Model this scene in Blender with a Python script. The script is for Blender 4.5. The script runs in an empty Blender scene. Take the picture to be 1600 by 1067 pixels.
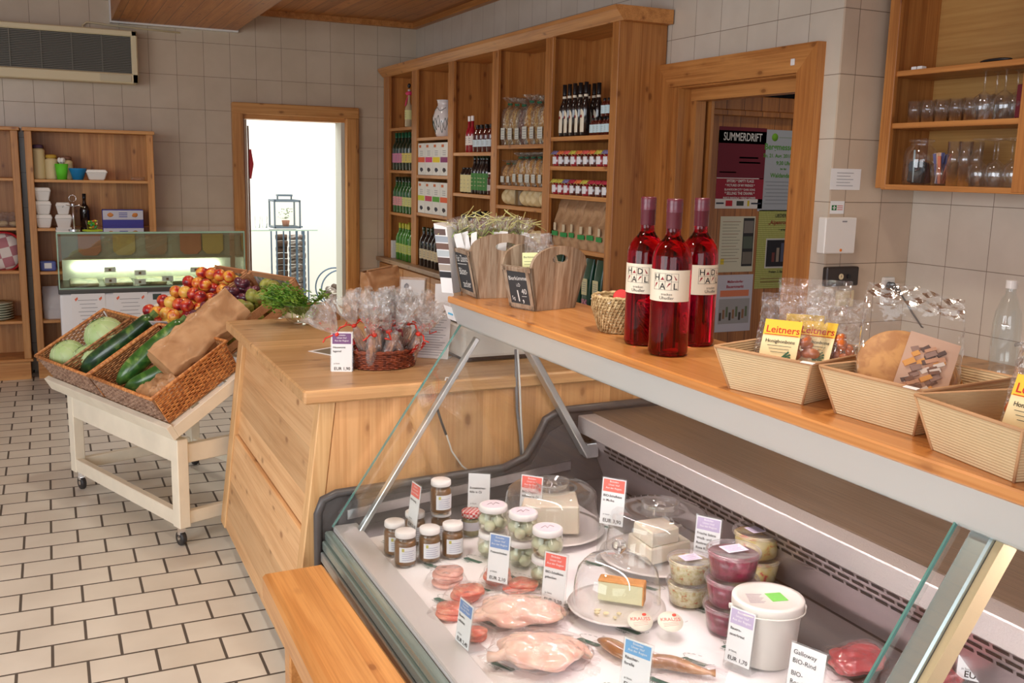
import bpy, bmesh, math, random
from mathutils import Matrix, Vector, Euler, noise
random.seed(7)
SC = bpy.context.scene
COL = SC.collection
R = math.radians
# ------------------------------------------------------------------ camera
F = 1518.98
YAW, PIT, ROL = R(25.441), R(9.9984), R(1.3117)
CAM = Vector((0, 0, 1.62))
fw = Vector((math.sin(YAW)*math.cos(PIT), math.cos(YAW)*math.cos(PIT), -math.sin(PIT)))
r0 = Vector((math.cos(YAW), -math.sin(YAW), 0)); u0 = r0.cross(fw)
rt = math.cos(ROL)*r0 + math.sin(ROL)*u0
up = -math.sin(ROL)*r0 + math.cos(ROL)*u0
cd = bpy.data.cameras.new('camera'); cam = bpy.data.objects.new('camera', cd); COL.objects.link(cam)
cd.sensor_width = 36; cd.lens = F/1600*36; cd.clip_start = .05; cd.clip_end = 100
mw = Matrix((rt, up, -fw)).transposed().to_4x4(); mw.translation = CAM
cam.matrix_world = mw
SC.camera = cam
def ray(px, py): return fw + (px-800)/F*rt - (py-533.5)/F*up
def at(px, py, x=None, y=None, z=None):
    """point of the place seen at a photo pixel on the plane x=, y= or z="""
    d = ray(px, py)
    t = x/d.x if x is not None else y/d.y if y is not None else (z-1.62)/d.z
    return CAM + t*d
# ------------------------------------------------------------------ light
SC.view_settings.view_transform = 'Standard'; SC.view_settings.look = 'None'
SC.view_settings.gamma = 1; SC.view_settings.use_curve_mapping = False
SC.view_settings.exposure = 0.42
SC.cycles.use_denoising = True
SC.cycles.max_bounces = 10; SC.cycles.diffuse_bounces = 4; SC.cycles.glossy_bounces = 4
SC.cycles.transmission_bounces = 10; SC.cycles.transparent_max_bounces = 24
SC.cycles.caustics_reflective = False; SC.cycles.caustics_refractive = False
SC.cycles.sample_clamp_indirect = 6
w = bpy.data.worlds.new('world'); SC.world = w; w.use_nodes = True
w.node_tree.nodes['Background'].inputs[0].default_value = (0.80, 0.88, 1.0, 1)
w.node_tree.nodes['Background'].inputs[1].default_value = 0.38
def area(name, loc, target, sx, sy, power, col):
    l = bpy.data.lights.new(name, 'AREA'); l.shape = 'RECTANGLE'; l.size = sx; l.size_y = sy; l.energy = power; l.color = col
    o = bpy.data.objects.new(name, l); COL.objects.link(o); o.location = loc
    o.rotation_euler = (Vector(target)-Vector(loc)).to_track_quat('-Z', 'Y').to_euler(); return o
# daylight from the shop windows behind and to the left of the photographer
area('window_daylight', (-3.2, 1.2, 1.75), (1.5, 3.2, .6), 3.2, 1.9, 88, (.93, .96, 1))
area('window_daylight', (-1.0, -2.4, 1.8), (1.2, 3, .7), 3.0, 1.8, 48, (.93, .96, 1))
# warm ceiling lamps over the shop floor
def lamp(loc, power, col=(1, .90, .77), r=.08, ang=120):
    l = bpy.data.lights.new('ceiling_spot', 'SPOT'); l.energy = power; l.color = col; l.shadow_soft_size = r; l.spot_size = R(ang); l.spot_blend = .8
    o = bpy.data.objects.new('ceiling_spot', l); COL.objects.link(o); o.location = loc; return o
for x, y, p in ((.1, 2.0, 55), (1.2, 1.6, 40), (.2, 4.6, 34), (1.6, 4.6, 26), (.4, 6.9, 22), (1.9, 6.5, 20), (2.3, 2.6, 26)):
    lamp((x, y, 2.62 if .45 < x < 1.45 else 2.8), p)
# area light added under the ceiling to brighten the room behind the doorway
area('room_ceiling_fill', (2.2, 9.9, 2.85), (2.2, 9.95, 0), 4.6, 2.4, 120, (.98, 1, .97))
lamp((3.9, 3.75, 2.7), 9)  # unseen lamp added to brighten the office behind the wooden door frame
# ------------------------------------------------------------------ node materials
class NT:
    def __init__(s, m): s.t = m.node_tree; s.t.nodes.clear()
    def n(s, typ, **k):
        nd = s.t.nodes.new('ShaderNode'+typ)
        for a, v in k.items():
            if a.startswith('i_'):
                key = a[2:]; key = int(key) if key.isdigit() else key.replace('_', ' ')
                inp = nd.inputs[key]
                if hasattr(v, 'links'): s.t.links.new(v, inp)
                else: inp.default_value = v if not (isinstance(v, tuple) and len(v) == 3 and inp.type == 'RGBA') else (*v, 1)
            else: setattr(nd, a, v)
        return nd
    def math(s, op, a, b=0.0, c=None):
        k = dict(i_0=a, i_1=b)
        if c is not None: k['i_2'] = c
        return s.n('Math', operation=op, **k).outputs[0]
    def ramp(s, fac, stops, interp='LINEAR'):
        nd = s.n('ValToRGB', i_0=fac); e = nd.color_ramp; e.interpolation = interp
        while len(e.elements) < len(stops): e.elements.new(.5)
        for el, (p, c) in zip(e.elements, stops):
            el.position = p; el.color = (*c, 1) if len(c) == 3 else c
        return nd.outputs[0]
    def mix(s, fac, a, b, blend='MIX'):
        nd = s.n('Mix', data_type='RGBA', blend_type=blend)
        for i, v in ((0, fac), (6, a), (7, b)):
            if hasattr(v, 'links'): s.t.links.new(v, nd.inputs[i])
            else: nd.inputs[i].default_value = (*v, 1) if isinstance(v, tuple) and len(v) == 3 else v
        return nd.outputs[2]
    def out(s, sh): s.n('OutputMaterial', i_0=sh)
def newmat(name):
    m = bpy.data.materials.new(name); m.use_nodes = True; return m, NT(m)
def srgb(r, g, b):
    f = lambda c: (c/255)/12.92 if c/255 <= .04045 else ((c/255+.055)/1.055)**2.4
    return (f(r), f(g), f(b))
MC = {}
def plain(name, col, rough=.5, metal=0., bump=0., bs=60., var=0., vs=8., emit=0., coat=0., sss=0., spec=.5):
    if name in MC: return MC[name]
    m, t = newmat(name); p = t.n('BsdfPrincipled')
    p.inputs['Roughness'].default_value = rough; p.inputs['Metallic'].default_value = metal
    p.inputs['Specular IOR Level'].default_value = spec
    if coat: p.inputs['Coat Weight'].default_value = coat; p.inputs['Coat Roughness'].default_value = .08
    if sss: p.inputs['Subsurface Weight'].default_value = sss; p.inputs['Subsurface Radius'].default_value = (.02, .008, .005)
    tc = t.n('TexCoord').outputs['Object']
    if var:
        nz = t.n('TexNoise', i_Vector=tc, i_Scale=vs, i_Detail=4.)
        c = t.ramp(nz.outputs[0], [(.3, tuple(x*(1-var) for x in col)), (.7, tuple(min(1, x*(1+var)) for x in col))])
        t.t.links.new(c, p.inputs['Base Color'])
    else: p.inputs['Base Color'].default_value = (*col, 1)
    if bump:
        nz = t.n('TexNoise', i_Vector=tc, i_Scale=bs, i_Detail=3.)
        b = t.n('Bump', i_Strength=bump, i_Distance=.004, i_Height=nz.outputs[0]); t.t.links.new(b.outputs[0], p.inputs['Normal'])
    if emit: p.inputs['Emission Color'].default_value = (*col, 1); p.inputs['Emission Strength'].default_value = emit
    t.out(p.outputs[0]); MC[name] = m; return m
def wood(name, col, dark, grain='Z', plank=None, across='X', rough=.42, knots=.75, fine=1., groove=True, coat=0.):
    """procedural softwood: streaks along the grain, knots, optional glued planks"""
    if name in MC: return MC[name]
    m, t = newmat(name); tc = t.n('TexCoord').outputs['Object']
    gi = 'XYZ'.index(grain); ai = 'XYZ'.index(across)
    sc = [9.*fine]*3; sc[gi] = .55*fine
    off = None
    if plank:
        sx = t.n('SeparateXYZ', i_0=tc).outputs
        q = t.math('DIVIDE', sx[ai], plank); fl = t.math('FLOOR', q); fr = t.math('FRACT', q)
        wn = t.n('TexWhiteNoise', noise_dimensions='1D'); t.t.links.new(fl, wn.inputs['W'])
        off = t.math('MULTIPLY', wn.outputs['Value'], 13.7)
        cb = t.n('CombineXYZ', **{'i_0': off, 'i_1': off, 'i_2': off}).outputs[0]
        vec = t.n('VectorMath', operation='ADD', i_0=tc, i_1=cb).outputs[0]
    else: vec = tc
    mp = t.n('Mapping', i_Vector=vec); mp.inputs['Scale'].default_value = sc
    n1 = t.n('TexNoise', i_Vector=mp.outputs[0], i_Scale=2.2, i_Detail=5., i_Roughness=.6, i_Distortion=.7)
    sc2 = [150.*fine]*3; sc2[gi] = 1.6
    mp2 = t.n('Mapping', i_Vector=vec); mp2.inputs['Scale'].default_value = sc2
    n2 = t.n('TexNoise', i_Vector=mp2.outputs[0], i_Scale=1., i_Detail=3.)
    f = t.math('ADD', t.math('MULTIPLY', n1.outputs[0], .62), t.math('MULTIPLY', n2.outputs[0], .38))
    c = t.ramp(f, [(.34, tuple(x*.92 for x in dark)), (.46, tuple(.7*a+.3*b for a, b in zip(dark, col))), (.54, tuple(.7*b+.3*a for a, b in zip(dark, col))), (.64, col)])
    if knots:
        k3 = [4.6]*3; k3[gi] = 2.3
        mk = t.n('Mapping', i_Vector=vec); mk.inputs['Scale'].default_value = k3
        vo = t.n('TexVoronoi', i_Vector=mk.outputs[0], i_Scale=2.6)
        wk = t.n('TexNoise', i_Vector=vec, i_Scale=30.)
        dist = t.math('ADD', vo.outputs['Distance'], t.math('MULTIPLY', t.math('SUBTRACT', wk.outputs[0], .5), .05))
        kf = t.ramp(dist, [(.0, (1, 1, 1)), (.09, (.85, .85, .85)), (.125, (.3, .3, .3)), (.22, (0, 0, 0))])
        c = t.mix(t.math('MULTIPLY', kf, knots), c, tuple(x*y for x, y in zip(dark, (.42, .3, .25))))
    if plank:
        v = t.math('ADD', t.math('MULTIPLY', wn.outputs['Value'], .3), .83)
        cc = t.n('CombineColor', i_0=v, i_1=v, i_2=v).outputs[0]
        c = t.mix(1., c, cc, 'MULTIPLY')
        if groove:
            g = t.math('LESS_THAN', t.math('MINIMUM', fr, t.math('SUBTRACT', 1., fr)), .0022/plank)
            c = t.mix(g, c, tuple(x*.35 for x in dark))
    p = t.n('BsdfPrincipled', i_Base_Color=c, i_Roughness=rough)
    if coat: p.inputs['Coat Weight'].default_value = coat; p.inputs['Coat Roughness'].default_value = .15
    b = t.n('Bump', i_Strength=.18, i_Distance=.002, i_Height=n2.outputs[0]); t.t.links.new(b.outputs[0], p.inputs['Normal'])
    t.out(p.outputs[0]); MC[name] = m; return m
def tiles(name, plane, ox, oy, w_, h_, mortar, col, col2, grout, offset=0., rough=.25, bump=.3):
    m, t = newmat(name); tc = t.n('TexCoord').outputs['Object']; s = t.n('SeparateXYZ', i_0=tc).outputs
    a, b = {'XZ': (0, 2), 'YZ': (1, 2), 'XY': (0, 1)}[plane]
    v = t.n('CombineXYZ', i_0=t.math('SUBTRACT', s[a], ox), i_1=t.math('SUBTRACT', s[b], oy)).outputs[0]
    br = t.n('TexBrick', offset=offset, i_Vector=v, i_Color1=col, i_Color2=col2, i_Mortar=grout, i_Scale=1., i_Mortar_Size=mortar, i_Mortar_Smooth=.15, i_Bias=-.2, i_Brick_Width=w_, i_Row_Height=h_)
    nz = t.n('TexNoise', i_Vector=tc, i_Scale=5., i_Detail=4.)
    c = t.mix(.22, br.outputs[0], t.ramp(nz.outputs[0], [(.3, (.55, .5, .45)), (.7, (1, 1, 1))]), 'MULTIPLY')
    p = t.n('BsdfPrincipled', i_Base_Color=c, i_Roughness=t.math('ADD', t.math('MULTIPLY', br.outputs[1], .4), rough))
    bb = t.n('Bump', i_Strength=bump, i_Distance=.003, i_Height=t.math('SUBTRACT', 1., br.outputs[1])); t.t.links.new(bb.outputs[0], p.inputs['Normal'])
    t.out(p.outputs[0]); MC[name] = m; return m
def clear(name, tint=(.96, .98, .97), gl=1., rough=.02, milky=0., milk=(1, 1, 1), bump=0., bs=40.):
    """thin clear sheet: see-through with a Fresnel sheen and an optional milky or creased film"""
    if name in MC: return MC[name]
    m, t = newmat(name)
    tr = t.n('BsdfTransparent', i_Color=tint)
    g = t.n('BsdfGlossy', i_Color=(1, 1, 1), i_Roughness=rough)
    bf = t.n('NewGeometry').outputs['Backfacing']
    fr = t.n('Fresnel', i_IOR=t.math('ADD', 1.5, t.math('MULTIPLY', bf, 1/1.5-1.5)))
    if bump:
        tc = t.n('TexCoord').outputs['Object']
        v1 = t.n('TexVoronoi', feature='F1', i_Vector=tc, i_Scale=bs, i_Randomness=1.)
        nz = t.n('TexNoise', i_Vector=tc, i_Scale=bs*.8, i_Detail=4.)
        h = t.math('ADD', v1.outputs['Distance'], nz.outputs[0])
        b = t.n('Bump', i_Strength=bump, i_Distance=.02, i_Height=h)
        t.t.links.new(b.outputs[0], g.inputs['Normal']); t.t.links.new(b.outputs[0], fr.inputs['Normal'])
    f = t.math('MULTIPLY', fr.outputs[0], gl)
    mx = t.n('MixShader', i_0=f, i_1=tr.outputs[0], i_2=g.outputs[0]).outputs[0]
    if milky:
        df = t.n('BsdfDiffuse', i_Color=milk)
        mx = t.n('MixShader', i_0=milky, i_1=mx, i_2=df.outputs[0]).outputs[0]
    t.out(mx); MC[name] = m; return m
def liquid(name, col, rough=.0, ior=1.42):
    if name in MC: return MC[name]
    m, t = newmat(name); p = t.n('BsdfPrincipled', i_Base_Color=col, i_Roughness=rough, i_IOR=ior)
    p.inputs['Transmission Weight'].default_value = 1; t.out(p.outputs[0]); MC[name] = m; return m
def two_tone(name, c1, c2, scale=12., lo=.42, hi=.58, rough=.4, coat=0., detail=4., bump=.15, c3=None, sss=0., stretch=(1, 1, 1)):
    if name in MC: return MC[name]
    m, t = newmat(name); tc = t.n('TexCoord').outputs['Object']
    mp = t.n('Mapping', i_Vector=tc); mp.inputs['Scale'].default_value = stretch
    nz = t.n('TexNoise', i_Vector=mp.outputs[0], i_Scale=scale, i_Detail=detail, i_Distortion=.4)
    st = [(lo, c1), (hi, c2)] + ([(min(1, hi+.12), c3)] if c3 else [])
    p = t.n('BsdfPrincipled', i_Base_Color=t.ramp(nz.outputs[0], st), i_Roughness=rough)
    if coat: p.inputs['Coat Weight'].default_value = coat
    if sss: p.inputs['Subsurface Weight'].default_value = sss; p.inputs['Subsurface Radius'].default_value = (.02, .01, .006)
    b = t.n('Bump', i_Strength=bump, i_Distance=.004, i_Height=nz.outputs[0]); t.t.links.new(b.outputs[0], p.inputs['Normal'])
    t.out(p.outputs[0]); MC[name] = m; return m
# ------------------------------------------------------------------ mesh building
class B:
    def __init__(s): s.bm = bmesh.new(); s.mi = 0
    def _fin(s, faces, smooth=False):
        for f in faces: f.material_index = s.mi; f.smooth = smooth
    def box(s, x0, x1, y0, y1, z0, z1, bev=0., mtx=None, seg=1):
        g = bmesh.ops.create_cube(s.bm, size=1); vs = g['verts']
        for v in vs: v.co = Vector(((x0+x1)/2+v.co.x*(x1-x0), (y0+y1)/2+v.co.y*(y1-y0), (z0+z1)/2+v.co.z*(z1-z0)))
        fs = list({f for v in vs for f in v.link_faces})
        if bev > 0:
            es = list({e for v in vs for e in v.link_edges})
            r = bmesh.ops.bevel(s.bm, geom=es, offset=bev, segments=seg, affect='EDGES', profile=.6)
            fs = list({f for f in r['faces']} | {f for f in fs if f.is_valid}); vs = list({v for f in fs for v in f.verts})
        if mtx is not None:
            for v in vs: v.co = mtx @ v.co
        s._fin(fs); return s
    def hexa(s, lo, hi, bev=0.):
        """8-corner solid from a lower and an upper quad (same winding)"""
        vs = [s.bm.verts.new(p) for p in (*lo, *hi)]
        q = [(3, 2, 1, 0), (4, 5, 6, 7), (0, 1, 5, 4), (1, 2, 6, 5), (2, 3, 7, 6), (3, 0, 4, 7)]
        fs = [s.bm.faces.new([vs[i] for i in f]) for f in q]
        if bev:
            es = list({e for v in vs for e in v.link_edges})
            r = bmesh.ops.bevel(s.bm, geom=es, offset=bev, segments=1, affect='EDGES', profile=.5)
            fs = list({f for f in r['faces']} | {f for f in fs if f.is_valid})
        s._fin(fs); return s
    def lathe(s, prof, seg=24, at_=(0, 0, 0), mtx=None, smooth=True, sx=1., sy=1., fn=None):
        rings = []
        for r, z in prof:
            if r <= 1e-6: ring = [s.bm.verts.new((0, 0, z))]
            else: ring = [s.bm.verts.new((r*sx*math.cos(2*math.pi*i/seg), r*sy*math.sin(2*math.pi*i/seg), z)) for i in range(seg)]
            rings.append(ring)
        fs = []
        for a, b in zip(rings, rings[1:]):
            if len(a) == 1 and len(b) == 1: continue
            for i in range(seg):
                j = (i+1) % seg
                if len(a) == 1: fs.append(s.bm.faces.new((a[0], b[j], b[i])))
                elif len(b) == 1: fs.append(s.bm.faces.new((a[i], a[j], b[0])))
                else: fs.append(s.bm.faces.new((a[i], a[j], b[j], b[i])))
        M = Matrix.Translation(at_) @ (mtx or Matrix())
        for rg in rings:
            for v in rg:
                if fn: v.co = Vector(fn(v.co))
                v.co = M @ v.co
        s._fin(fs, smooth); return s
    def cyl(s, r, z0, z1, at_=(0, 0, 0), seg=20, mtx=None, r2=None, bev=0.):
        r2 = r if r2 is None else r2
        if bev: pr = [(0, z0), (r-bev, z0), (r, z0+bev), (r2, z1-bev), (r2-bev, z1), (0, z1)]
        else: pr = [(0, z0), (r, z0), (r2, z1), (0, z1)]
        s.lathe(pr, seg, at_, mtx, smooth=False)
        return s
    def tube(s, pts, r, seg=6, smooth=True, cap=True, radii=None):
        pts = [Vector(p) for p in pts]; rings = []; prev = None
        for i, p in enumerate(pts):
            d = (pts[min(i+1, len(pts)-1)]-pts[max(i-1, 0)])
            if d.length < 1e-9: d = Vector((0, 0, 1))
            d.normalize()
            a = prev if prev else (Vector((0, 0, 1)) if abs(d.z) < .9 else Vector((1, 0, 0)))
            n = (a-d*a.dot(d)); n.normalize(); b = d.cross(n); prev = n
            rr = radii[i] if radii else r
            rings.append([s.bm.verts.new(p+rr*(math.cos(2*math.pi*k/seg)*n+math.sin(2*math.pi*k/seg)*b)) for k in range(seg)])
        fs = []
        for a, b in zip(rings, rings[1:]):
            for k in range(seg): fs.append(s.bm.faces.new((a[k], a[(k+1) % seg], b[(k+1) % seg], b[k])))
        if cap: fs.append(s.bm.faces.new(rings[0][::-1])); fs.append(s.bm.faces.new(rings[-1]))
        s._fin(fs, smooth); return s
    def bar(s, a, b, w_, h_, upv=(0, 0, 1), bev=0.):
        """rectangular bar from a to b"""
        a, b = Vector(a), Vector(b); d = (b-a); L = d.length; d.normalize(); u = Vector(upv); n = d.cross(u).normalized(); u = n.cross(d)
        M = Matrix((n, u, d)).transposed().to_4x4(); M.translation = a
        return s.box(-w_/2, w_/2, -h_/2, h_/2, 0, L, bev, M)
    def poly(s, pts, mtx=None):
        vs = [s.bm.verts.new((mtx @ Vector(p)) if mtx else p) for p in pts]; s._fin([s.bm.faces.new(vs)]); return s
    def prism(s, pts, vec, smooth=False):
        """extrude a planar outline by vec"""
        vec = Vector(vec); a = [s.bm.verts.new(p) for p in pts]; b = [s.bm.verts.new(Vector(p)+vec) for p in pts]; n = len(pts)
        fs = [s.bm.faces.new(a), s.bm.faces.new(b[::-1])]
        for i in range(n): fs.append(s.bm.faces.new((a[i], b[i], b[(i+1) % n], a[(i+1) % n])))
        s._fin(fs, smooth); return s
    def blob(s, c, rad, sub=3, amp=0., freq=3., seed=0., mtx=None, pw=1., flat=0.):
        """noisy ellipsoid"""
        g = bmesh.ops.create_icosphere(s.bm, subdivisions=sub, radius=1); vs = g['verts']
        for v in vs:
            p = v.co.normalized(); k = 1+amp*noise.noise(p*freq+Vector((seed, seed*1.7, seed*.3)))
            q = Vector([math.copysign(abs(a)**pw, a) for a in p])*k
            if flat and q.z < -flat: q.z = -flat
            q = Vector((q.x*rad[0], q.y*rad[1], q.z*rad[2]))
            if mtx is not None: q = mtx.to_3x3() @ q
            v.co = q+Vector(c)
        s._fin(list({f for v in vs for f in v.link_faces}), True); return s
    def grid(s, fn, nu, nv, smooth=True, closed=False):
        vs = [[s.bm.verts.new(fn(i/nu, j/nv)) for j in range(nv+1)] for i in range(nu+(0 if closed else 1))]
        n = len(vs); fs = []
        for i in range(nu):
            for j in range(nv): fs.append(s.bm.faces.new((vs[i][j], vs[(i+1) % n][j], vs[(i+1) % n][j+1], vs[i][j+1])))
        s._fin(fs, smooth); return s
    def text(s, txt, size, mtx, align='LEFT', warp=None, bold=0.):
        me = textmesh(txt, align, bold)
        vm = []
        for v in me.vertices:
            p = Vector((v.co.x*size, v.co.y*size, 0))
            if warp: p = Vector(warp(p))
            vm.append(s.bm.verts.new(mtx @ p))
        for f in me.polygons:
            try:
                nf = s.bm.faces.new([vm[i] for i in f.vertices]); nf.material_index = s.mi
            except ValueError: pass
        return s
    def clean(s): bmesh.ops.recalc_face_normals(s.bm, faces=s.bm.faces); return s
_tc = {}
def textmesh(txt, align, bold):
    k = (txt, align, bold)
    if k not in _tc:
        cu = bpy.data.curves.new('tmp', 'FONT'); cu.body = txt; cu.align_x = align; cu.size = 1; cu.offset = bold; cu.resolution_u = 3
        o = bpy.data.objects.new('tmp', cu)
        me = bpy.data.meshes.new_from_object(o)
        _tc[k] = me; bpy.data.objects.remove(o); bpy.data.curves.remove(cu)
    return _tc[k]
def build(name, b, mat, parent=None, world=False, recalc=True):
    if recalc: b.clean()
    me = bpy.data.meshes.new(name); b.bm.to_mesh(me); b.bm.free()
    for m_ in (mat if isinstance(mat, (list, tuple)) else [mat]): me.materials.append(m_)
    o = bpy.data.objects.new(name, me); COL.objects.link(o)
    if parent is not None:
        o.parent = parent
        if world: o.matrix_parent_inverse = rootmat(parent).inverted()
    return o
def rootmat(o):
    m = Matrix.LocRotScale(o.location, o.rotation_euler, o.scale)
    return rootmat(o.parent) @ o.matrix_parent_inverse @ m if o.parent else m
def tag(o, label, cat, group=None, kind=None):
    o['label'] = label; o['category'] = cat
    if group: o['group'] = group
    if kind: o['kind'] = kind
    return o
def thing(name, label, cat, loc=(0, 0, 0), rot=(0, 0, 0), group=None):
    o = bpy.data.objects.new(name, None); o.empty_display_size = .05; COL.objects.link(o); o.location = loc
    o.rotation_euler = rot if not isinstance(rot, (int, float)) else (0, 0, rot)
    return tag(o, label, cat, group)
def struct(o): o['kind'] = 'structure'; return o
def dup(root, loc, rot=None, label=None, group=None, scale=None):
    r = root.copy(); COL.objects.link(r); r.location = loc
    if rot is not None: r.rotation_euler = rot if not isinstance(rot, (int, float)) else (0, 0, rot)
    if label: r['label'] = label
    if group: r['group'] = group
    if scale: r.scale = (scale,)*3 if isinstance(scale, (int, float)) else scale
    for ch in [c for c in root.children]:
        c = ch.copy(); COL.objects.link(c); c.parent = r
        for g in [q for q in ch.children]:
            d = g.copy(); COL.objects.link(d); d.parent = c
    return r
class Many:
    """first call places the prototype itself, later calls place copies"""
    def __init__(s, root): s.root = root; s.used = False; s.snap = None
    def __call__(s, loc, rot=0, label=None, group=None, scale=None):
        if not s.used:
            s.used = True; o = s.root; o.location = loc
            o.rotation_euler = rot if not isinstance(rot, (int, float)) else (0, 0, rot)
            if label: o['label'] = label
            if group: o['group'] = group
            if scale: o.scale = (scale,)*3 if isinstance(scale, (int, float)) else scale
            return o
        return dup(s.root, loc, rot, label, group, scale or 1)
def face_cam(p, extra=0.): return math.atan2(p[0], -p[1]) + math.pi + extra if False else -math.atan2(p[0], p[1]) + extra
XZ = Matrix.Rotation(math.pi/2, 4, 'X')     # text plane standing up, read from -Y
def T(x, y, z): return Matrix.Translation((x, y, z))
# ------------------------------------------------------------------ shared materials
PINE = srgb(222, 172, 112); PINED = srgb(190, 132, 74)
w_sh = wood('varnished_pine', srgb(202, 138, 74), srgb(164, 100, 46), 'Z', .11, 'Y', groove=False)
w_shx = wood('varnished_pine_panel', srgb(204, 140, 76), srgb(166, 100, 48), 'Z', .1, 'X')
w_shy = wood('varnished_pine_board', srgb(208, 146, 82), srgb(172, 110, 54), 'Y')
w_lx = wood('pale_pine_upright', srgb(214, 156, 92), srgb(180, 118, 60), 'Z', .12, 'X', groove=False)
w_lb = wood('pale_pine_shelf', srgb(214, 158, 94), srgb(182, 120, 62), 'X')
w_ct = wood('counter_pine_top', srgb(214, 172, 122), srgb(188, 142, 94), 'X', .14, 'Y', groove=False, rough=.38)
w_cf = wood('counter_pine_front', srgb(226, 176, 122), srgb(204, 148, 94), 'Z', .095, 'X', groove=False)
w_cs = wood('counter_pine_side', srgb(226, 184, 134), srgb(204, 156, 106), 'Y', .15, 'Z', groove=False)
w_cp = wood('counter_pine_post', srgb(228, 188, 134), srgb(206, 158, 104), 'Z', fine=1.4, knots=.3)
w_bn = wood('bench_pine', srgb(226, 164, 96), srgb(194, 128, 64), 'Y', .1, 'X', groove=False, rough=.33, coat=.3)
w_st = plain('whitewashed_spruce', srgb(236, 226, 204), .6, var=.07, vs=7, bump=.15, bs=40)
w_cr = wood('crate_wood', srgb(206, 156, 112), srgb(176, 122, 82), 'X', knots=0, rough=.7)
w_case = wood('case_top_pine', srgb(216, 152, 88), srgb(188, 120, 60), 'Y', .12, 'X', groove=False, rough=.3, coat=.35)
w_tub = wood('weathered_grey_wood', srgb(184, 166, 144), srgb(128, 98, 72), 'Z', .03, 'X', groove=False, rough=.7, knots=.2)
w_ceil = wood('ceiling_pine', srgb(200, 134, 70), srgb(172, 106, 50), 'Y', .11, 'X')
w_off = wood('brown_door_wood', srgb(196, 126, 60), srgb(156, 92, 40), 'Z', .12, 'X', knots=.4)
tw_back = tiles('cream_wall_tiles', 'XZ', 1.379-.2055*12, 1.257-.2605*8, .2055, .2605, .0016, srgb(206, 190, 168), srgb(200, 183, 160), srgb(128, 112, 94))
tw_right = tiles('cream_wall_tiles_side', 'YZ', 3.15-.2055*20, 1.257-.2605*8, .2055, .2605, .0016, srgb(214, 206, 192), srgb(209, 200, 184), srgb(134, 120, 104))
tw_jog = tiles('cream_wall_tiles_corner', 'XZ', 3.245-.2055*12, 1.257-.2605*8, .2055, .2605, .0016, srgb(208, 190, 168), srgb(203, 184, 164), srgb(128, 110, 92))
tf = tiles('clinker_floor_tiles', 'XY', .035-.105-.21*20, 3.42-.159*50, .21, .159, .0052, srgb(224, 220, 208), srgb(214, 208, 194), srgb(88, 80, 72), offset=.5, rough=.35, bump=.5)
m_plaster = plain('white_plaster', (.78, .77, .73), .9)
m_white = plain('white_plastic', (.8, .78, .74), .4)
m_paper = plain('white_paper', (.82, .82, .82), .8)
m_cream = plain('cream_plastic', srgb(222, 208, 170), .45)
m_black = plain('black_plastic', (.012, .012, .014), .4)
m_dark = plain('dark_rubber', (.03, .028, .028), .45)
m_ink = plain('black_ink', (.02, .02, .02), .8)
m_grey_ink = plain('grey_ink', (.25, .25, .27), .8)
m_steel = plain('brushed_steel', (.62, .61, .62), .28, 1., var=.06, vs=30)
m_alu = plain('aluminium_rail', (.66, .70, .70), .3, .85)
m_chrome = plain('chrome', (.8, .8, .8), .12, 1.)
m_glass = clear('clear_pane', (.97, .985, .975))
m_gedge = plain('green_glass_edge', (.12, .3, .26), .15, coat=.5)
m_jarglass = clear('jar_glass', (.95, .97, .96), 1.1)
m_film = clear('cellophane', (.985, .985, .985), 1.7, .08, .035, (1, 1, 1), .9, 55)
m_film2 = clear('tight_film', (.995, .985, .985), .7, .14, .03, (1, .97, .97), .5, 45)
m_acryl = clear('acrylic', (.96, .97, .97), 1.3, .03, .03)
m_green_ink = plain('green_print', srgb(60, 110, 80), .7)
m_red = plain('red_plastic', (.6, .03, .03), .5)
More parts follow.
